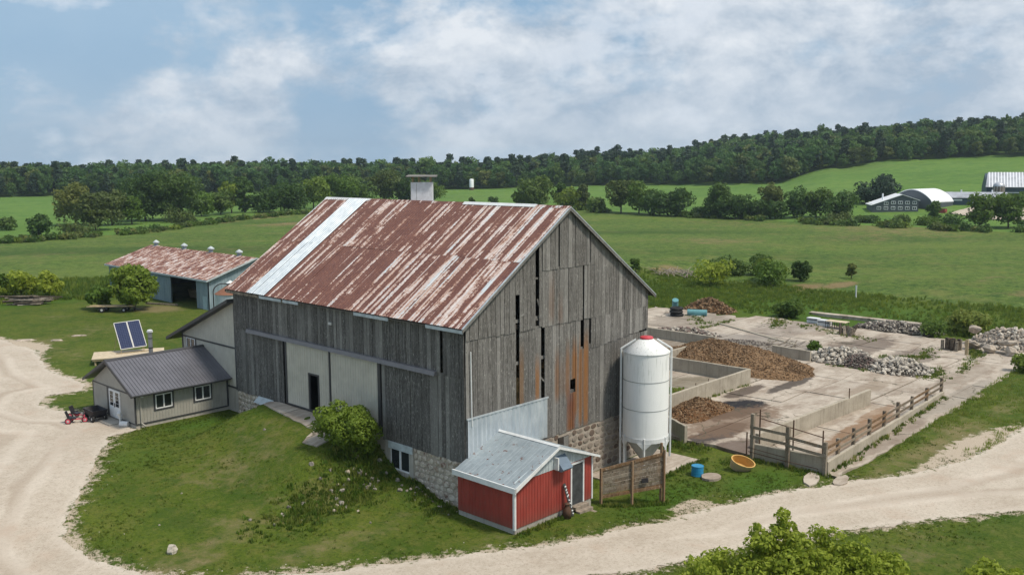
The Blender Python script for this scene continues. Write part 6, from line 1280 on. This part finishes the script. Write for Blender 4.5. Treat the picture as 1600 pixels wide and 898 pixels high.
def lobes(seed, L, size):
    """several leaders, each (dx, dy, z0, z1, width, clumps, cards)"""
    Vs = []; Cs = []
    for k_, (dx, dy, z0, z1, wd, ncl, n) in enumerate(L):
        V_, F_, c = crown(seed+k_, z0, z1, wd, ncl, n, size); Vs.append(V_+np.array([dx, dy, 0])); Cs.append(c+np.array([dx, dy, 0]))
    V_ = np.concatenate(Vs); return V_, np.arange(len(V_)).reshape(-1, 4), np.concatenate(Cs)
def tree(name, x, y, Ht, Wd, label, cat='tree', mat='leaf_dark', n=900, size=.5, kind='round', seed=0, h0=.18, ncl=22, group=None, trunk=None, z=None, limbs=True, tr=None, parts=None):
    z = h(x, y) if z is None else z; t = thing(name, (x, y, z), label, cat, group)
    V_, F_, c = crown(seed, Ht*h0, Ht, Wd, ncl, n, size, kind=kind) if parts is None else lobes(seed, parts, size); o = bpy.data.objects.new('crown', npmesh('crown', V_, F_, MATS[mat])); COL.objects.link(o); o.parent = t
    r0 = tr or max(.07, Ht*.022); m_ = MB(); r_ = random.Random(seed); top = Vector((r_.uniform(-.05, .05)*Wd, r_.uniform(-.05, .05)*Wd, Ht*.62))
    m_.tube((0, 0, -.3), top*.5, r0, 8, r0*.75); m_.tube(top*.5, top, r0*.75, 7, r0*.35)
    if limbs:
        for k_ in r_.sample(range(len(c)), min(len(c), 9)):
            e = Vector(c[k_]); s_ = top*(.28+.6*r_.random()); m_.tube(s_, e, r0*.32, 5, r0*.08)
    b = bpy.data.objects.new('trunk', m_.mesh('trunk', MATS['bark'])); COL.objects.link(b); b.parent = t; return t
# foreground crowns
_u, _v = math.cos(yaw), -math.sin(yaw)
tree('box_elder', -1.0, -17.8, 4.6, 6.4, 'bright green leafy box elder rising at the bottom edge beside the gravel road', mat='leaf_bright', size=.07, seed=41, tr=.15,
     parts=[(q*1.22*_u+w_*.7, q*1.22*_v+w_*.7, z0, z1*1.03, wd*1.12, ncl, n) for q, w_, z0, z1, wd, ncl, n in ((-2.5, 0, .8, 3.9, 1.9, 38, 3250), (-1.75, .5, .8, 3.9, 2.0, 38, 3250), (-1.05, .2, .8, 4.95, 1.7, 43, 4250), (-.15, .3, .8, 5.45, 1.7, 48, 5000), (.6, .1, .8, 5.15, 1.8, 43, 4500), (1.3, .3, .8, 4.7, 2.0, 43, 4250), (2.0, -.2, .8, 4.35, 1.9, 43, 3750), (2.75, 0, .8, 3.9, 1.7, 33, 3000), (3.3, .2, .5, 3.4, 1.4, 24, 1875), (0, -.9, .5, 4.0, 4.0, 72, 7500), (-1.6, -.9, .5, 3.5, 3.0, 48, 4375), (1.7, -1.0, .5, 3.7, 3.2, 52, 5000))])
tree('shrub', 5.1, -23.0, 3.1, 3.0, 'bright green shrub at the bottom right corner of the photo', 'shrub', mat='leaf_bright', n=5500, size=.10, seed=42, ncl=24, h0=.05)
tree('elder_bush', -1.65, 7.0, 3.2, 3.6, 'dense green bush growing against the barn beside the sliding door', 'bush', mat='leaf_bush', n=17000, size=.07, seed=43, ncl=75, h0=-.12, z=1.75)
tree('elder_bush', -2.0, 8.1, 2.3, 2.6, 'brighter green left shoulder of the bush in front of the beige door', 'bush', mat='leaf_bush', n=6500, size=.07, seed=44, ncl=34, h0=-.1, z=2.35)
tree('yard_bush', 14.9, 69.0, 5.6, 6.4, 'large round bright green bush covering the front of the blue shed', 'bush', mat='leaf_bush', n=12000, size=.17, seed=45, ncl=80, h0=.0, z=1.1)
tree('yard_bush', 12.6, 72.9, 2.9, 3.2, 'smaller dark green bush left of the round bush by the blue shed', 'bush', mat='leaf_mid', n=2200, size=.2, seed=46, ncl=14, h0=-.05)
for k_, (x, y, Ht, Wd, lb_, mt) in enumerate(((7.0, 89.5, 3.4, 4.6, 'leafy bush at the far left edge above the log pile', 'leaf_mid'), (9.4, 87.6, 3.9, 4.6, 'bright rounded bush behind the log pile', 'leaf_bright'), (11.8, 85.2, 3.5, 3.6, 'right-hand bush of the clump behind the log pile', 'leaf_bright'),
        (85.5, 38.0, 3.6, 6.8, 'bright yellow-green bush in the rough grass behind the yard', 'leaf_bright'), (90.5, 31.5, 3.4, 6.0, 'green bush right of the yellow-green bush behind the yard', 'leaf_mid'), (94.6, 33.8, 3.8, 5.4, 'rounded bush at the end of the brush line by the dirt patch', 'leaf_mid'),
        (97.2, 30.2, 3.6, 3.2, 'narrow dark bush beside the bare dirt patch', 'leaf_dark'), (96.5, 42.0, 3.0, 6.5, 'dark low brush behind the yellow-green bush', 'leaf_dark'), (99.8, 37.6, 3.2, 6.0, 'dark brush further right behind the bushes', 'leaf_dark'),
        (86.5, 52.3, 2.4, 1.9, 'small upright bush just beyond the barn roof corner', 'leaf_mid'), (104.1, 25.6, 2.6, 1.6, 'thin dry brown sapling beyond the dirt patch', 'leaf_olive'), (68.2, 17.2, 2.1, 4.6, 'weedy green mound of shrubs at the back of the yard', 'grass_dark'),
        (70.0, -1.8, 2.6, 5.0, 'pale green leafy weeds left of the slab rubble', 'grass_pale'), (66.5, .8, 1.8, 3.0, 'low weeds behind the bundle of posts', 'grass_dark'), (74.5, -9.6, 4.4, 3.4, 'tall bright sapling behind the slab rubble', 'leaf_bright'),
        (72.0, -13.0, 2.8, 4.0, 'green bush at the right edge above the broken stone', 'leaf_mid'), (54.9, -10.9, 1.7, 2.6, 'dense low bush at the right edge of the yard strip', 'leaf_mid'), (51.6, 6.2, .9, 1.6, 'tuft of weeds between the stick heap and white rubble', 'leaf_mid'))):
    tree('bush', x, y, Ht, Wd, lb_, 'bush', mat=mt, n=2200 if Ht > 2 else 1400, size=.2 if Wd > 3 else .13, seed=60+k_, ncl=18, h0=-.05)
# hedgerow trees between the fields: x, y, height, width, leaf, shape, label
ROW = [(57.9, 239.9, 3.8, 6.2, 'd', 'r', 'dark bush cut by the left edge of the photo'), (56.1, 212.0, 5.2, 5.6, 'd', 'c', 'small dark conical tree standing alone in the left field edge'), (77.3, 242.7, 12.2, 10.5, 'o', 'r', 'leftmost broad tree of the left hedgerow'),
 (72.4, 217.0, 10.0, 10.4, 'o', 'r', 'olive-green tree standing in front of the left hedgerow'), (83.5, 232.8, 9.8, 8.6, 'o', 'r', 'yellowish tree between the olive and the tall dark trees'), (88.5, 231.0, 8.9, 6.6, 'm', 'r', 'lighter tree touching the left side of the tall dark pair'),
 (97.4, 241.2, 14.2, 13.4, 'd', 'b', 'left tree of the tall dark pair in the left hedgerow'), (104.6, 234.4, 15.0, 13.6, 'd', 'b', 'right tree of the tall dark pair in the left hedgerow'), (116.9, 243.7, 7.4, 7.1, 'm', 'r', 'low bush right of the tall dark pair'),
 (125.3, 246.7, 7.6, 8.0, 'd', 'r', 'dark rounded bush before the narrow tall trees'), (131.0, 249.6, 10.9, 5.6, 'm', 'v', 'narrow tree just left of the dark columnar tree'), (135.5, 248.8, 12.6, 6.8, 'd', 'b', 'dark columnar tree above the left end of the barn roof'),
 (139.1, 243.0, 6.0, 8.6, 'd', 'r', 'low bush right of the dark columnar tree'), (145.2, 239.9, 9.2, 13.0, 'd', 'r', 'wide dark tree clump left of the barn ridge'), (163.9, 250.1, 10.8, 9.6, 'm', 'r', 'green tree just left of the barn ridge end'),
 (182.9, 260.8, 12.0, 13.7, 'm', 'r', 'broad green tree behind the left end of the ridge'), (194.5, 264.0, 10.3, 12.6, 'd', 'r', 'darker tree beside the broad green tree behind the ridge'), (207.6, 264.3, 13.2, 14.5, 'o', 'v', 'tall spreading tree immediately left of the cupola'),
 (213.3, 256.7, 11.1, 9.3, 'd', 'r', 'dark tree hidden partly by the cupola'), (226.9, 255.8, 8.0, 9.0, 'm', 'v', 'open branching tree just right of the cupola'), (229.0, 235.5, 3.0, 3.1, 'd', 'c', 'tiny shrub peeping over the ridge right of the cupola'), (233.8, 228.4, 2.6, 4.1, 'd', 'r', 'second tiny shrub peeping over the ridge'),
 (215.9, 189.0, 11.7, 11.4, 'd', 'r', 'tall dark round tree above the right part of the ridge'), (212.3, 192.9, 6.1, 6.5, 'm', 'r', 'low tree at the left foot of the tall dark round tree'), (221.8, 182.4, 8.9, 5.5, 'd', 'c', 'small dark peaked tree right of the tall round tree'),
 (218.6, 175.1, 7.3, 8.9, 'm', 'r', 'bright tree above the near end of the ridge'), (221.5, 172.0, 8.6, 4.4, 'o', 'v', 'thin pale tree right above the ridge end'), (214.4, 160.8, 4.9, 6.4, 'd', 'c', 'small pointed dark bush right of the barn peak'),
 (217.7, 153.1, 11.5, 9.3, 'o', 'v', 'pale upright tree first in the group right of the barn peak'), (219.4, 147.1, 10.3, 8.6, 'm', 'r', 'yellow-green tree second in the group right of the barn peak'), (218.3, 140.3, 7.6, 8.6, 'd', 'r', 'dark low tree after the yellow-green tree'),
 (218.3, 132.3, 8.3, 10.1, 'd', 'r', 'dark spreading tree at the right end of the first group'), (222.6, 126.8, 3.4, 6.8, 'd', 'r', 'low bushes trailing right of the first group'), (222.4, 119.1, 10.6, 9.0, 'd', 'b', 'tall dark square-crowned tree in the right hedgerow'),
 (221.5, 112.6, 7.6, 10.0, 'd', 'r', 'dark tree joined to the square-crowned tree'), (224.9, 108.0, 5.2, 7.2, 'd', 'r', 'low dark bush under the olive poplar'), (229.3, 105.4, 11.0, 6.2, 'o', 'b', 'slim olive tree rising above the low bushes'), (228.1, 103.3, 5.2, 7.7, 'd', 'r', 'rounded dark bush right of the slim olive tree'),
 (234.9, 99.5, 8.4, 8.0, 'd', 'v', 'left tree of the loose pair before the open hill field'), (237.4, 94.5, 8.7, 8.7, 'm', 'v', 'right tree of the loose pair before the open hill field'), (237.1, 87.8, 7.1, 9.7, 'd', 'v', 'low wide tree left of the grey windowed barn'),
 (228.4, 76.9, 2.0, 4.2, 'd', 'r', 'small round bush below the left corner of the grey barn'), (229.6, 75.0, 1.6, 5.4, 'd', 'r', 'low bush beside the small round bush'), (225.8, 64.1, 2.6, 6.2, 'd', 'r', 'dark round bush below the grey barn windows'),
 (243.1, 61.9, 5.3, 4.0, 'd', 'v', 'thin dark tree in front of the white shelter'), (280.6, 91.5, 9.0, 11.0, 'p', 'c', 'dark pine tree behind the left end of the grey barn'), (278.6, 96.0, 6.5, 9.0, 'p', 'r', 'lower dark pine left of the taller pine'),
 (233.8, 47.1, 8.4, 7.2, 'm', 'v', 'left stem of the open tree in front of the farm yard'), (237.8, 41.2, 8.9, 9.4, 'm', 'v', 'right stem of the open tree in front of the farm yard'), (229.3, 58.7, 1.8, 8.0, 'm', 'r', 'low scrub between the fields below the white shelter'), (234.9, 54.0, 1.6, 11.0, 'd', 'r', 'low dark scrub below the farm yard'), (238.0, 36.0, 2.4, 8.0, 'd', 'r', 'low bushes at the right edge under the open tree'),
 (220.0, 121.0, 2.0, 9.0, 'd', 'r', 'low scrub left of the square-crowned tree'), (231.0, 84.0, 1.6, 10.0, 'o', 'r', 'low scrub right of the low wide tree'), (101.0, 226.0, 2.6, 12.0, 'o', 'r', 'low scrub at the foot of the tall dark pair'), (64.0, 209.0, 2.0, 10.0, 'o', 'r', 'low scrub between the lone conical tree and the hedgerow')]
LF = {'d': 'leaf_dark', 'm': 'leaf_mid', 'o': 'leaf_olive', 'p': 'leaf_pine'}; KD = {'r': 'round', 'c': 'cone', 'v': 'vase', 'b': 'round'}
for k_, (x, y, Ht, Wd, lf, kd, lb_) in enumerate(ROW):
    Wd *= 1.36 if Ht > 4.5 else 1.0; Ht *= 1.12 if Ht > 4.5 else 1.0
    tree('hedgerow_tree' if Ht > 4.5 else 'hedgerow_bush', x, y, Ht, Wd*1.08, lb_, 'tree' if Ht > 4.5 else 'bush', mat=LF[lf], n=int(800+Ht*Wd*20), size=.42 if Ht > 4.5 else .32, kind=KD[kd], seed=200+k_, h0=-.06 if kd != 'v' else .0, ncl=16+int(Ht*Wd/6), group='trees and bushes of the hedgerows')

# scattered stuff: geometry-nodes instances of small meshes on points of the terrain
def scatter(name, pts, scales, protos, **tg):
    col = bpy.data.collections.new(name+'_source')
    for k_, me in enumerate(protos): col.objects.link(bpy.data.objects.new('%s_source' % name, me))
    me = bpy.data.meshes.new(name); me.vertices.add(len(pts)); me.vertices.foreach_set('co', np.asarray(pts, np.float32).ravel())
    a = me.attributes.new('size', 'FLOAT', 'POINT'); a.data.foreach_set('value', np.asarray(scales, np.float32)); me.update()
    ob_ = bpy.data.objects.new(name, me); COL.objects.link(ob_); tag(ob_, **tg)
    ng = bpy.data.node_groups.new(name, 'GeometryNodeTree'); ng.interface.new_socket('Geometry', in_out='INPUT', socket_type='NodeSocketGeometry'); ng.interface.new_socket('Geometry', in_out='OUTPUT', socket_type='NodeSocketGeometry')
    N = ng.nodes; L = ng.links; gi = N.new('NodeGroupInput'); go = N.new('NodeGroupOutput'); ci = N.new('GeometryNodeCollectionInfo'); ci.inputs[0].default_value = col; ci.inputs['Separate Children'].default_value = True; ci.inputs['Reset Children'].default_value = True
    mp = N.new('GeometryNodeMeshToPoints'); iop = N.new('GeometryNodeInstanceOnPoints'); iop.inputs['Pick Instance'].default_value = True
    rv = N.new('FunctionNodeRandomValue'); rv.data_type = 'FLOAT_VECTOR'; rv.inputs[0].default_value = (-.08, -.08, 0); rv.inputs[1].default_value = (.08, .08, 6.283)
    na_ = N.new('GeometryNodeInputNamedAttribute'); na_.data_type = 'FLOAT'; na_.inputs[0].default_value = 'size'
    L.new(gi.outputs[0], mp.inputs[0]); L.new(mp.outputs[0], iop.inputs['Points']); L.new(ci.outputs[0], iop.inputs['Instance']); L.new(rv.outputs[0], iop.inputs['Rotation']); L.new(na_.outputs[0], iop.inputs['Scale']); L.new(iop.outputs[0], go.inputs[0])
    md = ob_.modifiers.new('scatter', 'NODES'); md.node_group = ng; return ob_
def ftree(seed, mat, kind='round', H_=16, Wd=9, n=1100, size=.72):
    V_, F_, c = crown(seed, 0, H_, Wd*1.3, 26, n, size, kind=kind); V_ = V_.astype(float)
    return npmesh('wood_tree', V_, F_, MATS[mat])
r_ = np.random.default_rng(12)
# woodland: jittered grid in polar coordinates around the viewpoint
az_ = np.arange(-33.5, 33.5, .60); fp_ = []; fsz = []
for k_, a in enumerate(az_):
    de, dt = float(slerp(DE, np.array(a))), float(slerp(DT, np.array(a))); D = de+2
    row = 0
    while D < dt+40:
        aa = a+r_.uniform(-.27, .27); dd = D+r_.uniform(-2.5, 2.5); A_ = rad(aa+46.58); x, y = CX+dd*math.sin(A_), CY+dd*math.cos(A_)
        fp_.append((x, y, h(x, y)-.3)); s_ = r_.uniform(.66, 1.14)*(.78 if row == 0 else 1)*1.0
        if a < -12: s_ *= .98
        if r_.random() < .06: s_ *= 1.2
        fsz.append(s_); D += 6.2; row += 1
scatter('far_woods', fp_, fsz, [ftree(1, 'leaf_forest'), ftree(2, 'leaf_forest', Wd=8), ftree(3, 'leaf_dark', Wd=8.5), ftree(4, 'leaf_forest', Wd=10), ftree(5, 'leaf_pine', 'cone', 18, 7), ftree(6, 'leaf_olive', Wd=8, H_=15)], kind='stuff', label='dark mixed woodland stretching across the horizon and up the hill')
hp_ = []; hs_ = []
for k_ in range(900):
    a = r_.uniform(-30, 30); dr = float(np.interp(a, [-29, -22, -15, -9, 4, 8.6, 12.6, 17.6, 22, 29], [236, 250, 300, 330, 325, 302, 293, 276, 268, 262]))+r_.normal()*2.2
    if float(fbm(a*1.0, 3.0, .9, 3)) > -.06:
        A_ = rad(a+46.58); x, y = CX+dr*math.sin(A_), CY+dr*math.cos(A_); hp_.append((x, y, h(x, y)-.15)); hs_.append(r_.uniform(.5, 1.5)*(1.25 if a > 4 else 1))
def scrub(seed, mat): V_, F_, c = crown(seed, -.2, 1.1, 2.6, 8, 90, .26); return npmesh('scrub', V_, F_, MATS[mat])
scatter('hedge_undergrowth', hp_, hs_, [scrub(31, 'leaf_dark'), scrub(32, 'leaf_mid'), scrub(33, 'leaf_olive')], kind='stuff', label='low scrub and weeds filling the hedgerows between the fields')
def tuft(seed, mat, n=14, hgt=.5, spread=.22, wd=.03):
    r = random.Random(seed); m_ = MB()
    for k_ in range(n):
        a = r.uniform(0, 6.28); b = r.uniform(0, 6.28); q = r.uniform(0, spread); x, y = q*math.cos(a), q*math.sin(a); L = hgt*r.uniform(.5, 1.1); le = r.uniform(.1, .5)*L; w_ = wd*r.uniform(.7, 1.3)
        dx, dy = math.cos(b), math.sin(b); m_.add([(x-dy*w_, y+dx*w_, 0), (x+dy*w_, y-dx*w_, 0), (x+dx*le*.4+dy*w_*.7, y+dy*le*.4-dx*w_*.7, L*.6), (x+dx*le, y+dy*le, L), (x+dx*le*.4-dy*w_*.7, y+dy*le*.4+dx*w_*.7, L*.6)], [(0, 1, 2, 3, 4)])
    return m_.mesh('tuft', MATS[mat])
def region(n, x0, x1, y0, y1, fn, sz, seed):
    r = np.random.default_rng(seed); x = r.uniform(x0, x1, n); y = r.uniform(y0, y1, n); p = fn(x, y); k = r.random(n) < p; x = x[k]; y = y[k]
    return np.stack([x, y, H(x, y)-.02], -1), r.uniform(sz[0], sz[1], len(x))
def yard_out(x, y): return sdpoly(x, y, YARD)
def tallf(x, y):
    s = yard_out(x, y); b = (x < 91+3*fbm(x, y, .2)) & (s > .3) & (y > -6-.2*(x-66)) & ((x > 62) | (y > 34)) & (y < 75) & ~((x < 62) & (y < 34))
    return b*np.clip(.55+1.6*fbm(x, y, .12, 3), .1, 1)
P1_, S1_ = region(34000, 42, 96, -12, 75, tallf, (.35, 1.0), 3)
scatter('tall_grass', P1_, S1_, [tuft(1, 'grass_blade', 12, .55, .3, .05), tuft(2, 'grass_dark', 12, .6, .3, .055), tuft(3, 'grass_dark', 10, .5, .35, .05), tuft(4, 'grass_blade', 10, .75, .25, .04)], kind='stuff', label='tall rough grass and weeds behind the concrete yard')
P2_, S2_ = region(9000, 0, 40, 78, 116, lambda x, y: ((y > 86-.45*(x-5)) & (y < 112-.62*(x-5)) & ~((x > 19.5) & (y < 90)))*np.clip(.6+1.4*fbm(x, y, .15), .1, 1), (.8, 1.7), 4)
scatter('tall_grass', P2_, S2_, [tuft(5, 'grass_dark', 12, .5, .3, .05), tuft(6, 'grass_blade', 12, .5, .3, .05)], kind='stuff', label='rough grass strip between the lawn and the left crop field')
# lawn tufts, thicker along edges
def lawnf(x, y):
    s = dr_sdf(x, y); ys = yard_out(x, y); b = (s > .05) & (ys > .05) & ~((x > -.2) & (x < 15.4) & (y > -.2) & (y < 22)) & ~((x > -6.4) & (x < 0) & (y > 22.6) & (y < 29)) & ~((x > -.7) & (x < 5.3) & (y > -4) & (y < 0)) & ~((x > -1.9) & (x < 0) & (y > 7) & (y < 17.3))
    e = np.exp(-np.maximum(s, 0)/.5)+.8*np.exp(-np.maximum(ys, 0)/.4); return b*np.clip(.22+.7*e+1.1*fbm(x, y, .35, 3)-.5*dry_mask(x, y)+.5*lush_mask(x, y), .02, 1)
P3_, S3_ = region(150000, -17, 30, -20, 30, lawnf, (.35, 1.0), 5)
scatter('lawn_tufts', P3_, S3_, [tuft(7, 'lawn_blade', 10, .10, .22, .014), tuft(8, 'lawn_blade', 10, .12, .22, .014), tuft(9, 'grass_blade', 9, .10, .2, .010)], kind='stuff', label='short grass tufts over the lawn around the barn')
P4_, S4_ = region(16000, 28, 62, -22, -9, lambda x, y: lawnf(x, y)*((y < -10.5+.02*(x-28))), (.5, 1.3), 6)
scatter('lawn_tufts', P4_, S4_, [tuft(10, 'grass_blade', 9, .2, .22, .02), tuft(11, 'grass_pale', 8, .22, .2, .018)], kind='stuff', label='grass tufts on the verge right of the yard')
# weeds in joints and along walls
wp = []; ws_ = []
for (x0, y0, x1, y1, n, sp) in ((19, -10.1, 41.5, -8.8, 260, .35), (18.3, -5.5, 18.5, -10.3, 160, .3), (19.2, 4.1, 35.2, 4.1, 60, .2), (9.3, -3.6, 16.5, -3.6, 90, .2), (16.8, -4.6, 18.5, -5.6, 60, .3), (-1.2, 5.6, -4.0, 5.2, 520, 1.1), (-3.8, 6.2, -7.5, 4.6, 420, 1.2), (-.8, 6.4, -2.6, 7.6, 160, .5), (-.5, 3.4, -1.4, .6, 90, .35), (46.7, 3, 46.7, -2.5, 50, .25), (47.5, -6.2, 50.5, -4.4, 220, .8), (53, -2.5, 60, -1.5, 90, .6), (50, 20.6, 62, 20.8, 120, .4), (57, 22, 62, 26, 90, .7), (60.5, 15, 66, 17.5, 160, .8), (50.7, -7, 62, -5.2, 110, .4), (59, -6, 61.5, -4.6, 150, .5), (-.25, 0, -.25, 4.2, 120, .2), (5.3, -3.95, 8.9, -6.0, 120, .25), (-.7, -4.1, 3.2, -4.1, 60, .15), (17.2, .5, 18.3, -2.6, 110, .35), (64, 14, 60, 4, 120, .6), (52, 1.5, 56, -3, 70, .5)):
    for k_ in range(n):
        t_ = R_.random(); x, y = x0+(x1-x0)*t_+R_.gauss(0, sp), y0+(y1-y0)*t_+R_.gauss(0, sp*.6); wp.append((x, y, h(x, y)-.02)); ws_.append(R_.uniform(.5, 1.5))
scatter('weeds', wp, ws_, [tuft(12, 'lawn_blade', 12, .18, .2, .022), tuft(13, 'leaf_mid', 12, .16, .22, .035), tuft(14, 'grass_pale', 10, .22, .18, .018)], kind='stuff', label='weeds along the yard walls and slab joints')
# stones: loose gravel at the drive edge, field stones on the bank
def gravf(x, y): s = dr_sdf(x, y); return np.exp(-np.abs(s-.1)/.45)*.8
P5_, S5_ = region(26000, -17, 30, -20, 27, gravf, (.4, 1.5), 7)
pst = [(lambda me: me)(chunk(900+k_, MATS[m_])) for k_, m_ in enumerate(('rubble_tan', 'rubble_white', 'rubble_grey'))]
scatter('loose_gravel', P5_, S5_*.06, pst, kind='stuff', label='loose gravel stones along the edge of the drive')
fst = [chunk(950+k_, MATS[m_]) for k_, m_ in enumerate(('rubble_grey', 'rubble_grey', 'rubble_tan', 'rubble_grey'))]
bankst = []
for k_ in range(34):
    t_ = R_.random(); x, y = -.6-3.6*t_+R_.gauss(0, .5), 3.6+R_.gauss(1.6, .7)+t_*.8; 
    if x > -.25: continue
    bankst.append((x, y, R_.uniform(.14, .42)))
bs_ = thing('bank_stones', (-2.2, 5.6, h(-2.2, 5.6)), 'loose field stones tumbled down the grassy bank below the bush', 'stones')
for x, y, q in bankst: inst('field_stone', R_.choice(fst), bs_, (x, y, h(x, y)+q*.12), (R_.uniform(-.5, .5), R_.uniform(-.5, .5), R_.uniform(0, 6)), (q, q*R_.uniform(.7, 1), q*R_.uniform(.5, .8)))
bf = thing('wall_foot_stones', (-.6, 2.2, .2), 'row of small pale stones in the grass along the foot of the stone wall', 'stones')
for k_ in range(26): y = R_.uniform(.2, 4.0); x = -.35-R_.random()**2*.8; q = R_.uniform(.1, .24); inst('field_stone', R_.choice(fst), bf, (x, y, h(x, y)+q*.1), (R_.uniform(-.5, .5), 0, R_.uniform(0, 6)), (q, q*.8, q*.6))
ls_ = thing('lawn_stones', (-7, 5.8, .4), 'scattered small stones half sunk in the lawn below the bank', 'stones')
for (x, y, q) in ((-7, 5.6, .4), (-6.3, 6.1, .3), (-5.6, 5.9, .32), (-7.8, 5.0, .25), (-4.8, 4.4, .35), (-6.6, 4.6, .2), (-3.9, 3.7, .22), (-8.4, 6.2, .22), (-5.2, 5.0, .25), (-3.2, 6.9, .3), (-1.5, 16.9, .2), (-3, 13.5, .25), (-2.6, 18.6, .2), (-9.4, 11, .15), (-11.8, 8.5, .15), (-1.2, 20.2, .3), (-.9, 19.2, .35), (-4.3, 2.2, .2)):
    inst('field_stone', R_.choice(fst), ls_, (x, y, h(x, y)+q*.08), (R_.uniform(-.4, .4), 0, R_.uniform(0, 6)), (q, q*.8, q*.55))
me = chunk(777, MATS['rubble_white']); o = bpy.data.objects.new('boulder', me); COL.objects.link(o); o.location = (-12.6, 5.7, h(-12.6, 5.7)+.1); o.scale = (.55, .5, .5); tag(o, 'single pale round boulder alone on the lawn at lower left', 'boulder')
for k_, (x, y, sx_, sy_, a, lb_) in enumerate(((4.2, 57.6, 1.5, .5, .2, 'small pale flat rock exposed in the lawn behind the drive'), (-.2, 58.9, 2.4, .7, .1, 'long pale rock outcrop at the left edge of the lawn'), (1.8, 56.6, 1.5, .8, 0, 'pale rock outcrop right of the long one by the drive'))):
    me = chunk(800+k_, MATS['rubble_tan']); o = bpy.data.objects.new('flat_rock', me); COL.objects.link(o); o.location = (x, y, h(x, y)); o.scale = (sx_, sy_, .22); o.rotation_euler = (0, 0, a-.8); tag(o, lb_, 'rock')
MB().box(86.8, 86.95, 17.4, 17.55, -.6, 1.3).obj('marker_post', MATS['white_paint'], origin=(86.87, 17.48, -.4), label='white marker post at the edge of the crop field behind the yard', cat='post')
bp_ = thing('branch_pile', (90.5, 49.5, 0), 'pile of grey dead branches left of the brush behind the yard', 'brush pile')
for k_ in range(46):
    x, y = 90.5+R_.uniform(-2.4, 2.4), 47.2+R_.uniform(-3.6, 3.6); a = R_.uniform(0, 3.14); L = R_.uniform(.8, 2.2); MB().tube((x-L*math.cos(a), y-L*math.sin(a), R_.uniform(0, .3)), (x+L*math.cos(a), y+L*math.sin(a), R_.uniform(.2, 1.2)), .07, 5, .03).obj('branch', MATS[R_.choice(('dead_wood', 'log_wood'))], bp_)

GRP = {'concrete_wall': 'low concrete walls of the yard', 'rubble_pile': 'rubble piles on the yard', 'drum': 'plastic drums about the yard', 'manure_heap': 'manure heaps on the yard', 'storage_crate': 'crates on the back slab',
       'concrete_chunk': 'broken concrete slabs on the rubble', 'flat_rock': 'flat rocks in the lawn', 'bush': 'bushes around the yard', 'yard_bush': 'bushes by the blue shed', 'elder_bush': 'bush at the barn front', 'concrete_pad': 'broken concrete in the grass'}
for o in SC.objects:
    if o.parent is None and 'group' not in o and o.name.split('.')[0] in GRP: o['group'] = GRP[o.name.split('.')[0]]
# ------------------------------------------------------------------ the air
hz = bpy.data.materials.new('haze'); hz.use_nodes = True; t = NT(hz.node_tree); t.n.clear()
vo = t.node('ShaderNodeVolumePrincipled', {'Color': (.72, .88, 1.0, 1), 'Density': .00014, 'Anisotropy': .2}); t.l.new(vo.outputs[0], t.node('ShaderNodeOutputMaterial').inputs['Volume'])
MB().box(CX-2800, CX+2800, CY-2800, CY+2800, -20, 75).obj('haze', hz, origin=(CX, CY, 0), kind='stuff', label='thin summer haze over the whole landscape')
